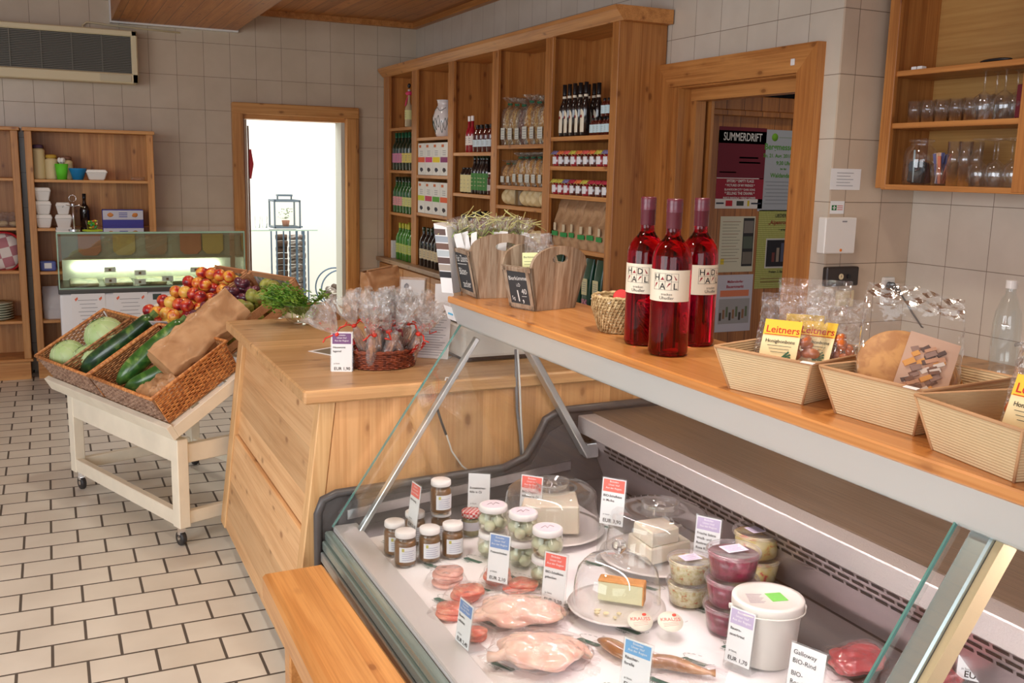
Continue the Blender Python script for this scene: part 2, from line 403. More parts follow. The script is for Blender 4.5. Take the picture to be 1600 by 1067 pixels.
def room():
    b = B(); b.box(-4.5, 1.433, 8.3, 8.5, 0, 3); b.box(2.33, 3.3, 8.3, 8.5, 0, 3); b.box(1.433, 2.33, 8.3, 8.5, 2.03, 3)
    struct(build('wall_back', b, tw_back))
    b = B(); b.box(2.96, 3.08, 4.30, 8.3, 0, 3); b.box(2.96, 3.08, 3.16, 3.35, 0, 3); b.box(2.96, 3.08, 3.35, 4.30, 2.11, 3)
    struct(build('wall_right', b, tw_right))
    b = B(); b.box(2.96, 3.45, 3.15, 3.16, 0, 3); b.box(3.08, 3.45, 3.16, 3.27, 0, 3); struct(build('wall_corner', b, tw_jog))
    b = B(); b.box(3.43, 3.55, -2.5, 3.15, 0, 3); struct(build('wall_side', b, tw_right))
    b = B(); b.box(-4.5, 5.2, -2.6, 8.5, -.06, 0); struct(build('floor', b, tf))
    b = B(); b.box(-4.5, 5.0, -2.6, 8.5, 2.845, 2.95); struct(build('ceiling', b, w_ceil))
    b = B(); b.box(.50, 1.43, -2, 8.24, 2.665, 2.845); o = struct(build('trim_1', b, w_ceil))
    b = B(); b.box(.49, 1.44, 8.24, 8.30, 2.652, 2.845); struct(build('trim_2', b, m_plaster))
    b = B(); b.box(1.43, 2.96, 8.25, 8.30, 2.80, 2.845); b.box(2.91, 2.96, 3.15, 8.25, 2.80, 2.845); struct(build('trim_3', b, w_shy))
    # casing of the bright doorway
    b = B()
    b.box(1.375, 1.46, 8.24, 8.31, 0, 2.03, .006); b.box(2.32, 2.43, 8.24, 8.31, 0, 2.02, .006)
    b.box(1.43, 1.475, 8.3, 8.5, 0, 2.02); 
    struct(build('trim_4', b, w_lx))
    b = B(); b.box(1.375, 2.43, 8.238, 8.31, 2.02, 2.11, .006); b.box(1.475, 2.32, 8.3, 8.5, 1.985, 2.03); struct(build('trim_9', b, w_lb))
    b = B(); b.box(2.29, 2.335, 8.31, 8.5, 0, 1.985); struct(build('trim_5', b, plain('grey_reveal', srgb(200, 200, 190), .7)))
    # bright room beyond
    b = B(); b.box(-.5, 5.0, 11.3, 11.4, 0, 3.0); b.box(-.6, -.5, 8.5, 11.4, 0, 3); b.box(5.0, 5.1, 8.5, 11.4, 0, 3); b.box(-.5, 5.1, 8.5, 11.4, 2.9, 3.0)
    struct(build('wall_beyond', b, m_plaster))
    b = B(); b.box(-.6, 5.1, 8.5, 11.4, -.06, 0); struct(build('floor_beyond', b, plain('pale_floor', (.7, .68, .62), .6)))
    # office behind the wide wooden door frame
    b = B(); b.box(2.945, 3.10, 4.27, 4.32, 0, 2.09); b.box(2.945, 3.10, 3.35, 3.38, 0, 2.09); 
    b.box(3.02, 3.08, 4.22, 4.269, 0, 1.989); b.box(3.101, 3.12, 4.2, 4.40, 0, 2.12)
    # mitred outer casing
    y0, y1, zt, cw = 3.245, 4.433, 2.175, .118
    b.prism([(2.915, y0, 0), (2.915, y0, zt), (2.915, y0+cw, zt-cw), (2.915, y0+cw, 0)], (.045, 0, 0))
    b.prism([(2.915, y1, 0), (2.915, y1, zt), (2.915, y1-cw, zt-cw), (2.915, y1-cw, 0)], (.045, 0, 0))
    struct(build('trim_6', b, w_sh))
    b = B(); b.prism([(2.915, y0, zt), (2.915, y1, zt), (2.915, y1-cw, zt-cw), (2.915, y0+cw, zt-cw)], (.045, 0, 0)); b.box(3.02, 3.099, 3.381, 4.269, 1.99, 2.049); b.box(2.945, 3.10, 3.381, 4.269, 2.0495, 2.09); struct(build('trim_8', b, w_shy))
    b = B(); b.box(3.08, 5.0, 5.2, 5.3, 0, 2.845); b.box(5.0, 5.1, 3.1, 5.3, 0, 2.845); b.box(3.08, 3.14, 4.5, 5.2, 0, 2.845)
    struct(build('wall_office', b, tiles('dark_office_tiles', 'XZ', 0, 0, .09, .4, .003, srgb(70, 72, 74), srgb(62, 64, 66), srgb(26, 24, 22))))
    # the brown wooden door leaf with the posters
    b = B(); b.box(3.10, 4.3, 4.44, 4.48, 0, 2.05); b.box(3.10, 3.24, 4.415, 4.44, 0, 2.05, .004); b.box(3.24, 4.3, 4.415, 4.44, 1.97, 2.05, .004)
    b.box(3.24, 3.27, 4.405, 4.44, .3, 1.97, .003); b.box(3.27, 4.3, 4.405, 4.44, 1.94, 1.97, .003)
    struct(build('door_1', b, w_off))
room()
# ------------------------------------------------------------------ big wall shelf along the right wall
SX = 2.66
STILES = [(8.28, 8.13), (7.557, 7.44), (6.765, 6.66), (5.985, 5.895), (5.225, 5.135), (4.478, 4.41)]
BAYS = [(7.557, 8.13), (6.765, 7.44), (5.985, 6.66), (5.225, 5.895), (4.478, 5.135)]
SHELVES = [(1.946, 1.597, 1.242), (1.854, 1.565, 1.268), (1.734, 1.449, 1.13), (1.776, 1.521, 1.395, 1.15), (1.814, 1.648, 1.487, 1.191)]
BT = .845       # top of the shelf's base
def wall_shelf():
    r = thing('shelf_unit', 'tall five-bay wooden wall shelf full of bottles and bags along right wall', 'shelf', (2.8, 6.3, 0))
    for y1, y0 in STILES:
        b = B(); b.box(SX, SX+.022, y0, y1, BT, 2.385, .002); yc = (y0+y1)/2; b.box(SX+.02, 2.945, yc-.012, yc+.012, BT, 2.385)
        if y0 < 4.42: b.box(SX+.02, 2.945, y0, y0+.02, .0, 2.385)
        build('divider' if .1 < y0-4.4 < 3.8 else 'side_panel', b, w_sh, r, True)
    b = B(); b.box(2.935, 2.957, 4.42, 8.28, BT, 2.39); build('back_panel', b, w_sh, r, True)
    b = B(); b.box(SX, 2.95, 4.41, 8.28, 2.375, 2.395); build('top_panel', b, w_shy, r, True)
    b = B()
    pr = [(SX-.005, 2.375), (SX-.02, 2.39), (SX-.05, 2.425), (SX-.055, 2.445), (SX-.03, 2.447), (2.95, 2.447), (2.95, 2.376)]
    b.prism([(x, 4.36, z) for x, z in pr], (0, 3.92, 0))
    build('cornice', b, w_shy, r, True)
    for (y0, y1), zs in zip(BAYS, SHELVES):
        for z in zs:
            b = B(); b.box(SX+.004, 2.937, y0-.03, y1+.03, z-.024, z, .002); build('shelf_board', b, w_shy, r, True)
    b = B(); b.box(2.59, 2.95, 4.38, 8.285, .81, .845, .004); build('worktop', b, w_ct_grey, r, True)
    b = B(); b.box(2.635, 2.95, 4.41, 8.28, .06, .81); b.box(2.68, 2.95, 4.43, 8.27, 0, .06); build('cabinet_body', b, w_shx, r, True)
    n = 6; L = (8.27-4.42)/n
    for i in range(n):
        ya = 4.42+i*L
        b = B(); b.box(2.615, 2.637, ya+.006, ya+L-.006, .64, .795, .003); d = build('drawer', b, w_shy, r, True)
        b = B(); b.lathe([(0, 0), (.012, 0), (.009, .012), (.016, .022), (0, .028)], 12, (2.615, ya+L/2, .72), Matrix.Rotation(-math.pi/2, 4, 'Y')); k = build('knob', b, w_shy, d, True)
        b = B(); b.box(2.615, 2.637, ya+.006, ya+L-.006, .10, .625, .003); build('door', b, w_shx, r, True)
w_ct_grey = wood('worn_worktop_edge', srgb(176, 142, 108), srgb(140, 106, 78), 'Y')
wall_shelf()
# ------------------------------------------------------------------ two open shelves on the back wall
def open_shelf(x0, x1, zs, label):
    r = thing('open_shelf', label, 'shelf', ((x0+x1)/2, 8.1, 0))
    for xa, xb in ((x0, x0+.048), (x1-.048, x1)):
        b = B(); b.box(xa, xb, 7.94, 7.985, .156, 1.82, .003); xc = xa if xa == x0 else xb-.018
        b.box(xc, xc+.018, 7.985, 8.28, .156, 1.82); build('side_panel', b, w_lx, r, True)
    b = B(); b.box(x0+.018, x1-.018, 8.262, 8.28, .156, 1.82); build('back_panel', b, w_lx, r, True)
    b = B(); b.box(x0-.012, x1+.012, 7.925, 8.285, 1.82, 1.845, .003); build('top_panel', b, w_lb, r, True)
    for z in zs:
        b = B(); b.box(x0+.019, x1-.019, 7.955, 8.262, z-.02, z, .002); build('shelf_board', b, w_lb, r, True)
    b = B(); b.box(x0-.01, x1+.01, 7.93, 8.28, .136, .156, .003); build('bottom_panel', b, w_lb, r, True)
    b = B(); b.box(x0, x1-.01, 7.955, 8.26, .0, .136); build('plinth', b, w_lb, r, True)
open_shelf(-.137, .735, (1.475, 1.12, .80, .436), 'open pine shelf left of bright doorway with green cup and foam boxes')
open_shelf(-1.06, -.178, (1.482, 1.126, .811, .44), 'open pine shelf at left picture edge holding plates and chequered cushion')
# ------------------------------------------------------------------ air curtain over the shelves
def air_con():
    r = thing('air_conditioner', 'long cream wall air conditioner with grey louvres above the left shelves', 'air conditioner', (-.2, 8.2, 2.196))
    x0, x1, z0, z1, y = -1.0, .665, 2.196, 2.585, 8.08
    b = B()
    b.box(x0, x1, y+.03, 8.299, z0+.005, z1-.005, .01)
    b.box(x0, x1, y, y+.04, z1-.045, z1, .008); b.box(x0, x1, y, y+.04, z0, z0+.075, .008); b.box(x1-.045, x1, y, y+.04, z0, z1, .008); b.box(x0, x0+.045, y, y+.04, z0, z1, .008)
    build('housing', b, m_cream, r, True)
    b = B()
    for i in range(22): b.box(x0+.045, x1-.045, y+.012, y+.03, z0+.078+i*.0121, z0+.0835+i*.0121)
    for k in range(1, 7): b.box(x1-.045-k*.205, x1-.039-k*.205, y+.008, y+.028, z0+.075, z1-.045)
    build('louvre', b, plain('grey_louvre', srgb(122, 118, 106), .5), r, True)
    b = B(); b.box(x0, x1, y+.026, y+.031, z0+.07, z1-.04); build('filter', b, plain('dark_filter', srgb(70, 68, 62), .8), r, True)
    b = B(); b.box(x1-.27, x1-.05, y-.004, y+.01, z0+.012, z0+.062, .003); build('control_flap', b, plain('beige_flap', srgb(206, 196, 166), .5), r, True)
    b = B(); b.tube([(.30, 8.27, 2.56), (.30, 8.27, 2.62), (.33, 8.275, 2.645), (.5, 8.28, 2.635), (1.0, 8.285, 2.62)], .007, 6)
    tag(build('cable', b, m_cream), 'thin pale cable rising behind the wall air conditioner', 'cable')
air_con()
# ------------------------------------------------------------------ hanging glass cabinet at top right
CX = 3.15
def hanging_cabinet():
    r = thing('wall_cabinet', 'open wooden wall cabinet with drinking glasses at the upper right', 'cabinet', (3.3, 2.4, 1.585))
    for y0, y1 in ((3.045, 3.10), (2.396, 2.452), (1.70, 1.755)):
        b = B(); b.box(CX, CX+.022, y0, y1, 1.58, 2.72, .002)
        yc = y1-.02 if y0 > 3 else (y0+y1)/2-.01
        b.box(CX+.02, 3.43, yc, yc+.02, 1.58, 2.72); build('side_panel' if y0 != 2.396 else 'divider', b, w_sh, r, True)
    b = B(); b.box(3.415, 3.432, 1.70, 3.09, 1.58, 2.72); build('back_panel', b, wood('cabinet_back', srgb(196, 152, 90), srgb(176, 128, 70), 'Y', knots=0, fine=.6), r, True)
    for z in (2.053, 1.845):
        b = B(); b.box(CX+.012, 3.416, 1.72, 3.08, z-.022, z, .002); build('shelf_board', b, w_shy, r, True)
    b = B(); b.box(CX+.002, 3.42, 1.70, 3.07, 1.575, 1.597, .002); build('bottom_panel', b, w_shy, r, True)
    b = B(); b.box(CX-.0, 3.43, 1.70, 3.10, 2.40, 2.422, .002); b.box(CX-.02, 3.43, 1.68, 3.12, 2.72, 2.75, .002); build('top_panel', b, w_shy, r, True)
hanging_cabinet()
# ------------------------------------------------------------------ till counter
CT = .965
def counter():
    r = thing('counter', 'pale pine shop counter with sloping panelled side beside the glass display case', 'counter', (1.3, 3.5, 0))
    b = B(); b.box(.648, 2.05, 2.775, 4.19, CT-.042, CT, .006); build('counter_top', b, w_ct, r, True)
    # leaning side: frame posts, rails and two recessed boards
    xt, xb, zt, zb = .70, .60, CT-.042, .09
    def X(z, o=0): return xb+(xt-xb)*(z-zb)/(zt-zb)+o
    def plank(y0, y1, z0, z1, o0, o1, nm, mt):
        b = B(); b.hexa([(X(z0, o0), y0, z0), (X(z0, o1), y0, z0), (X(z0, o1), y1, z0), (X(z0, o0), y1, z0)], [(X(z1, o0), y0, z1), (X(z1, o1), y0, z1), (X(z1, o1), y1, z1), (X(z1, o0), y1, z1)], .003)
        build(nm, b, mt, r, True)
    plank(4.07, 4.165, zb, zt, 0, .05, 'corner_post', w_cp)
    plank(2.80, 2.86, zb, zt, 0, .05, 'corner_post', w_cp)
    plank(2.86, 4.07, .50, zt, .018, .04, 'side_board', w_cs)
    plank(2.86, 4.07, zb, .495, .006, .04, 'side_board', w_cs)
    b = B(); b.hexa([(xb+.051, 2.801, zb), (2.0, 2.801, zb), (2.0, 2.83, zb), (xb+.051, 2.83, zb)], [(xt+.051, 2.801, zt), (2.0, 2.801, zt), (2.0, 2.83, zt), (xt+.051, 2.83, zt)])
    build('front_panel', b, w_cf, r, True)
    b = B(); b.box(.66, 2.0, 2.84, 4.13, .0, .09); build('plinth', b, tf, r, True)
    b = B(); b.hexa([(xb+.05, 4.13, zb), (2.0, 4.13, zb), (2.0, 4.16, zb), (xb+.05, 4.16, zb)], [(xt+.05, 4.13, zt), (2.0, 4.13, zt), (2.0, 4.16, zt), (xt+.05, 4.16, zt)]); build('back_panel', b, w_cf, r, True)
counter()
# ------------------------------------------------------------------ bench
def bench():
    zb = .50
    p = [at(409, 896, z=zb), at(505, 880, z=zb)]
    q = [at(492.8, 1067, z=zb), at(639, 1067, z=zb)]
    dl = (q[0]-p[0]).normalized()
    L = 1.9; p2 = [p[0]+dl*L, p[1]+(q[1]-p[1]).normalized()*L]
    r = thing('bench', 'thick orange pine bench standing along the front of the display case', 'bench', (p[0].x+.05, p[0].y-.9, 0))
    b = B(); lo = [v.copy() for v in (p[0], p2[0], p2[1], p[1])]
    for v in lo: v.z = zb-.075
    b.hexa(lo, [p[0], p2[0], p2[1], p[1]], .008); build('seat', b, w_bn, r, True)
    for t in (.12, .86):
        a = p[0].lerp(p2[0], t); c = p[1].lerp(p2[1], t)
        b = B(); b.box(a.x+.02, c.x-.02, a.y-.03, a.y+.03, 0, zb-.076, .004); build('leg', b, w_bn, r, True)
bench()
# ------------------------------------------------------------------ refrigerated display case
YE = 2.73
TOPZ = 1.238
def dz(x): return .55+.06*(x-.78)          # gently sloping display deck
def on_deck(px, py, dx=0, dy=0):
    z = .56
    for _ in range(6): p = at(px, py, z=z); z = dz(p.x)
    return Vector((p.x+dx, p.y+dy, dz(p.x+dx)+.0022))
SLB, SLT = Vector((.712, 0, .562)), Vector((1.118, 0, 1.158))   # sloping front glass, foot and head
def display_case():
    r = thing('display_case', 'refrigerated glass display case with sloping front and wooden top board', 'display case', (1.25, 1.3, 0))
    Y0 = .0
    b = B()
    prof = [(.675, .12), (.675, .60), (.69, .64), (.73, .655), (1.28, .672), (1.36, .70), (1.40, .76), (1.43, .82), (1.48, .845), (1.90, .85), (1.94, .82), (1.94, .12)]
    b.prism([(x, YE, z) for x, z in prof], (0, .03, 0)); 
    b.tube([(x, YE+.006, z) for x, z in prof], .014, 8); build('side_cheek', b, plain('grey_brown_plastic', (.075, .068, .066), .35), r, True)
    b = B(); inn = [(.735, .45), (.735, .60), (.77, .63), (1.30, .645), (1.38, .68), (1.44, .78), (1.50, .805), (1.86, .81), (1.86, .45)]
    b.prism([(x, YE-.006, z) for x, z in inn], (0, .008, 0)); build('inner_cheek', b, plain('dark_liner', (.10, .09, .088), .3), r, True)
    b = B(); b.prism([(.76, YE-.012, .575), (1.52, YE-.012, .645), (1.52, YE-.012, .675), (.76, YE-.012, .605)], (0, .012, 0)); build('end_trim', b, m_steel, r, True)
    # front rails
    b = B(); b.box(.716, .79, Y0, YE-.01, .535, .562, .003); build('front_rail', b, plain('pale_rail', (.70, .66, .65), .35, .3), r, True)
    b = B(); b.box(.690, .716, Y0, YE-.01, .52, .548, .004); b.box(.682, .70, Y0, YE-.01, .49, .519, .003); build('glass_rail', b, plain('green_grey_rail', (.34, .43, .39), .2, .6), r, True)
    b = B(); b.box(.676, .70, Y0, YE-.012, .455, .486, .003); build('bumper_rail', b, m_alu, r, True)
    b = B(); b.box(.70, .72, Y0, YE-.012, .37, .50); build('wood_strip', b, w_bn, r, True)
    b = B(); b.box(.694, .702, Y0, YE-.012, .36, .374); build('metal_strip', b, m_steel, r, True)
    b = B(); b.box(.705, .73, Y0, YE-.012, .10, .372); build('front_panel', b, plain('brown_panel', srgb(120, 66, 40), .4), r, True)
    b = B(); b.box(.78, 1.9, Y0, YE-.02, .0, .10); build('plinth', b, m_black, r, True)
    # deck, channel, rear wall with air slots, ledge, work surface
    b = B(); b.hexa([(.765, Y0, dz(.765)-.03), (1.63, Y0, dz(1.63)-.03), (1.63, YE-.013, dz(1.63)-.03), (.765, YE-.013, dz(.765)-.03)], [(.765, Y0, dz(.765)), (1.63, Y0, dz(1.63)), (1.63, YE-.013, dz(1.63)), (.765, YE-.013, dz(.765))]); build('deck', b, plain('grey_steel_deck', (.30, .28, .28), .35, .8), r, True)
    b = B(); b.box(1.63, 1.655, Y0, YE-.013, .56, .592); build('channel', b, m_black, r, True)
    b = B(); b.hexa([(1.655, Y0, .59), (1.68, Y0, .59), (1.68, YE-.013, .59), (1.655, YE-.013, .59)], [(1.575, Y0, .775), (1.60, Y0, .775), (1.60, YE-.013, .775), (1.575, YE-.013, .775)]); build('rear_wall', b, plain('pinkish_steel', (.60, .53, .54), .3, .75, var=.1, vs=6), r, True)
    b = B()
    def RW(y, k): # point on the rear wall, k = 0 bottom .. 1 top
        return Vector((1.655-.08*k-.0012, y, .59+.185*k))
    y = .25
    while y < 2.6:
        for k0 in (.60, .70, .80):
            o = .02 if k0 == .70 else 0
            b.poly([RW(y+o, k0), RW(y+o+.036, k0), RW(y+o+.036, k0+.045), RW(y+o, k0+.045)])
        y += .044
    build('air_slots', b, m_black, r, True, recalc=False)
    b = B(); b.box(1.535, 1.60, Y0, YE-.02, .775, .832, .003); build('ledge', b, plain('light_ledge', (.60, .55, .54), .35, .6, bump=.4, bs=220), r, True)
    b = B(); b.box(1.60, 1.90, Y0, YE-.005, .80, .834); b.box(1.86, 1.90, Y0, YE, .10, .80); build('work_surface', b, two_tone('brown_reflection_steel', (.10, .07, .048), (.145, .105, .078), 6., rough=.32, stretch=(40, .6, 1), bump=.05), r, True)  # reflection of dark surroundings is put into the steel's brown colour
    # top board and metal rail
    b = B(); b.box(1.083, 1.405, Y0-.3, YE+.012, TOPZ-.020, TOPZ, .003); build('top_board', b, w_case, r, True)
    b = B(); b.prism([(x, YE, z) for x, z in ((1.088, TOPZ-.0205), (1.112, 1.152), (1.12, 1.147), (1.17, 1.147), (1.17, TOPZ-.0205))], (0, -3.03, 0)); b.hexa([(1.115, YE, 1.152), (1.17, YE, 1.152), (1.17, YE+.03, 1.152), (1.14, YE+.03, 1.152)], [(1.09, YE, 1.217), (1.17, YE, 1.217), (1.17, YE+.03, 1.217), (1.115, YE+.03, 1.217)]); build('top_rail', b, plain('satin_rail', (.62, .66, .65), .35, .35), r, True)
    b = B(); b.box(1.172, 1.40, Y0, YE, 1.185, TOPZ-.021); build('top_underside', b, m_steel, r, True)
    # sloping front panes
    d = (SLT-SLB)
    nrm = Vector((-d.z, 0, d.x)).normalized()
    for nm, ya, yb in (('front_glass', .895, YE-.02), ('front_glass', .05, .888)):
        b = B(); A, Cc = SLB-nrm*.0, SLT-nrm*.0
        b.hexa([(A.x, ya, A.z), (A.x, yb, A.z), (Cc.x, yb, Cc.z), (Cc.x, ya, Cc.z)], [(A.x+nrm.x*.005, ya, A.z+nrm.z*.005), (A.x+nrm.x*.005, yb, A.z+nrm.z*.005), (Cc.x+nrm.x*.005, yb, Cc.z+nrm.z*.005), (Cc.x+nrm.x*.005, ya, Cc.z+nrm.z*.005)])
        g = build(nm, b, m_glass, r, True)
        for yy in (ya, yb): b = B(); b.bar((A.x, yy, A.z), (Cc.x, yy, Cc.z), .0035, .0055, nrm); build('glass_edge', b, m_gedge if yy != yb or ya > .5 else m_acryl, g, True)
    ins = -nrm*-.0
    off = Vector((.03, 0, -.02))
    b = B(); b.bar(SLB+off+Vector((.03, 2.66, .0)), SLT+off+Vector((.0, 2.66, -.02)), .024, .014, nrm, .002); build('front_strut', b, m_alu, r, True)
    b = B(); b.bar(SLB+off*.7+Vector((0, .866, 0)), SLT+off*.7+Vector((0, .866, -.0)), .036, .018, nrm, .003); build('front_strut', b, plain('blue_grey_strut', (.50, .60, .62), .25, .7), r, True)
    b = B(); b.bar(SLB+off*1.1+Vector((0, .841, 0)), SLT+off*1.1+Vector((0, .841, 0)), .012, .03, nrm); build('strut_backing', b, plain('tan_profile', srgb(206, 184, 146), .5), r, True)
    b = B(); b.bar((1.29, 2.69, 1.145), (1.56, 2.69, .70), .05, .02, (1, 0, .6), .003); b.box(1.555, 1.60, 2.675, 2.705, .69, .74, .003); build('rear_strut', b, m_alu, r, True)
    b = B(); b.poly([(.74, 2.712, .60), (1.14, 2.712, 1.15), (1.30, 2.712, 1.15), (1.57, 2.712, .70), (1.40, 2.712, .655), (.9, 2.712, .64)]); build('side_glass', b, m_glass, r, True)
    # fluorescent tube of the case, hidden behind the top rail
    b = B(); b.tube([(1.22, .3, 1.155), (1.22, 2.55, 1.155)], .013, 12); t = build('light_tube', b, plain('pink_white_tube', (1, .84, .86), .5, emit=30.), r, True)
    b = B(); b.box(1.19, 1.25, .25, 2.6, 1.168, 1.182); build('light_fitting', b, m_white, r, True)
    # sticker and cleat
    p = at(701, 487, x=1.10)
    b = B(); b.hexa([(1.1065, p.y-.045, 1.160), (1.108, p.y-.045, 1.160), (1.108, p.y+.02, 1.160), (1.1065, p.y+.02, 1.160)], [(1.0905, p.y-.045, 1.204), (1.092, p.y-.045, 1.204), (1.092, p.y+.02, 1.204), (1.0905, p.y+.02, 1.204)]); s_ = build('sticker', b, m_paper, r, True)
    b = B(); b.box(1.096, 1.0985, p.y-.04, p.y-.005, 1.178, 1.183); build('print', b, plain('blue_print', srgb(90, 170, 205), .6), s_, True)
display_case()
def liner():
    b = B(); f = lambda u, v: (lambda x, y: (x, y, dz(x)+.0012+.0009*noise.noise(Vector((x*9, y*9, 0)))))(.792+u*.66, .95+v*1.66)
    b.grid(f, 40, 90); o = build('paper_liner', b, plain('printed_liner_paper', (.9, .86, .87), .75)); tag(o, 'white greaseproof paper with small dark prints lining the display case', 'paper liner')
    b = B(); rnd = random.Random(5)
    for i in range(6):
        for j in range(9):
            x = .84+i*.108+(j % 2)*.05; y = 1.0+j*.19+rnd.uniform(-.02, .02)
            if x > 1.43: continue
            M = T(x, y, dz(x)+.0031) @ Matrix.Rotation(R(118), 4, 'Z') @ Matrix.Scale(1.3, 4)
            b.poly([(-.022, -.005, 0), (.022, -.005, 0), (.026, .005, 0), (-.018, .005, 0)], M)
            for k in range(16):
                a0, a1 = math.pi*2*k/16, math.pi*2*(k+.6)/16
                b.poly([(.03*math.cos(a0), -.014+.011*math.sin(a0), 0), (.03*math.cos(a1), -.014+.011*math.sin(a1), 0), (.0285*math.cos(a1), -.014+.0098*math.sin(a1), 0), (.0285*math.cos(a0), -.014+.0098*math.sin(a0), 0)], M)
            b.text('~Bio~', .012, M @ T(-.006, .008, 0), 'LEFT', bold=.01)
    build('print', b, plain('dark_green_print', (.05, .12, .09), .8), o, recalc=False)
liner()
# ------------------------------------------------------------------ ice cream freezer
def freezer():
    r = thing('freezer', 'white ice cream freezer with lit glass top in front of the tiled wall', 'freezer', (.65, 7.4, 0))
    x0, x1, y0, y1, zr = .03, 1.25, 7.1, 7.72, .765
    b = B(); b.box(x0, x1, y0, y1, .08, zr-.03, .02, seg=3); b.box(x0+.03, x1-.03, y0+.05, y1-.03, 0, .08); build('body', b, plain('freezer_white', (.82, .83, .84), .3), r, True)
    b = B(); b.box(x0-.006, x1+.006, y0-.006, y1, zr-.03, zr, .004); build('rim', b, plain('dark_rim', (.06, .06, .055), .4), r, True)
    b = B(); b.box(x0+.03, x1-.03, y0+.03, y1-.12, zr+.001, zr+.012); build('interior', b, plain('dark_tubs', (.10, .11, .09), .5), r, True)
    b = B()
    for i in range(5): b.box(x0+.07+i*.22, x0+.25+i*.22, y0+.08, y1-.2, zr+.012, zr+.03, .004)
    build('ice_tub', b, two_tone('ice_cream', srgb(196, 180, 140), srgb(100, 110, 70), 9., c3=srgb(220, 220, 200)), r, True)
    gz = 1.14
    b = B(); b.box(x0+.004, x1-.004, y0+.02, y0+.026, zr, gz-.02); build('front_glass', b, clear('freezer_glass', (.93, .97, .92), 1.5), r, True)
    for x in (x0+.002, x1-.012): b = B(); b.box(x, x+.01, y0+.02, y1-.1, zr, gz); build('side_glass', b, clear('freezer_glass', (.93, .97, .92)), r, True)
    b = B(); b.box(x0, x1, y0+.015, y1-.08, gz, gz+.008); build('top_glass', b, clear('freezer_glass', (.93, .97, .92)), r, True)
    b = B()
    for x in (x0+.003, x1-.003): b.box(x-.004, x+.004, y0+.015, y0+.028, zr, gz)
    b.box(x0, x1, y0+.012, y0+.02, gz-.004, gz+.008); b.box(x0, x1, y0+.012, y0+.02, zr, zr+.008); build('glass_edge', b, plain('pale_green_edge', (.35, .55, .4), .2), r, True)
    b = B(); b.box(x0+.03, x1-.03, y1-.14, y1-.13, .93, 1.12); b.box(x0+.03, x1-.03, y1-.2, y1-.13, .925, .935); build('back_glass', b, plain('grey_olive_back', srgb(150, 142, 122), .35), r, True)
    b = B(); b.tube([(x0+.1, y1-.17, .872), (x1-.12, y1-.17, .872)], .016, 12); build('light_tube', b, plain('green_white_tube', (.9, 1, .72), .5, emit=7.), r, True)
    b = B(); b.box(x0+.03, x1-.03, y1-.15, y1-.14, .77, .925); build('light_reflector', b, plain('reflector_white', (.85, .86, .8), .4), r, True)
    for i, x in enumerate((.17, .40, .62, .86, 1.02)):
        b = B(); b.prism([(x, y1-.155, 1.10), (x+.15, y1-.155, 1.10), (x+.15, y1-.155, .98), (x+.12, y1-.155, .95), (x+.03, y1-.155, .95), (x, y1-.155, .98)], (0, .01, 0)); build('scoop_shelf', b, plain('tinted_shelf_%d' % (i % 3), [srgb(170, 110, 80), srgb(176, 150, 90), srgb(150, 120, 96)][i % 3], .4), r, True)
    for px, py in ((172, 421), (219, 426), (306, 421), (173, 438), (219, 440), (262, 435)):
        p = at(px, py, y=y0+.05)
        b = B(); b.box(p.x-.037, p.x+.037, y0+.045, y0+.047, p.z-.018, p.z+.018); c = build('flavour_card', b, m_paper, r, True)
        b = B(); b.box(p.x-.01, p.x+.006, y0+.0435, y0+.0448, p.z-.01, p.z+.006); build('picture', b, plain('small_picture', srgb(120, 90, 70), .6), c, True)
    # menus taped to the front
    for x, w_, h_ in ((.10, .21, .30), (.36, .22, .29)):
        b = B(); b.box(x, x+w_, y0-.003, y0-.001, .735-h_, .735); s_ = build('menu_sheet', b, m_paper, r, True)
        b = B()
        for k in range(9): b.box(x+.04+.01*(k % 3), x+w_-.05-.012*(k % 2), y0-.0042, y0-.0032, .69-k*.026, .693-k*.026)
        build('print', b, m_grey_ink, s_, True)
        b = B()
        for xx in (x+.02, x+w_-.04): b.prism([(xx, y0-.004, .70), (xx+.018, y0-.004, .715), (xx+.02, y0-.004, .70), (xx+.006, y0-.004, .685)], (0, .001, 0))
        build('picture', b, plain('orange_picture', srgb(226, 110, 80), .7), s_, True)
    b = B(); b.box(.615, .67, y0-.003, y0-.001, .68, .72); build('badge', b, plain('dark_badge', (.05, .08, .07), .4), r, True)
freezer()
# ------------------------------------------------------------------ fruit stand (turned 21 degrees)
SN = Vector((.427, 4.122)); SD = Vector((-.3582, .9336)); SE = Vector((.9336, .3582)); TILT = R(30)
def st(a, b_, z): return Vector((SN.x+a*SD.x+b_*SE.x, SN.y+a*SD.y+b_*SE.y, z))
M_ST = Matrix((Vector((SD.x, SD.y, 0)), Vector((-SE.x, -SE.y, 0)), Vector((0, 0, 1)))).transposed().to_4x4()
def tilt_mat(a, s_, n_):
    """frame of the tilted tray: X along the stand, Y up the slope, Z out of the tray"""
    ex = Vector((SD.x, SD.y, 0)); ey = Vector((SE.x*math.cos(TILT), SE.y*math.cos(TILT), math.sin(TILT))); ez = Vector((-SE.x*math.sin(TILT), -SE.y*math.sin(TILT), math.cos(TILT)))
    o = Vector((*(SN+SE*-.022), .555)); p = o+a*ex+s_*ey+n_*ez
    m_ = Matrix((-ex, ey, ez)).transposed().to_4x4(); m_.translation = p; return m_
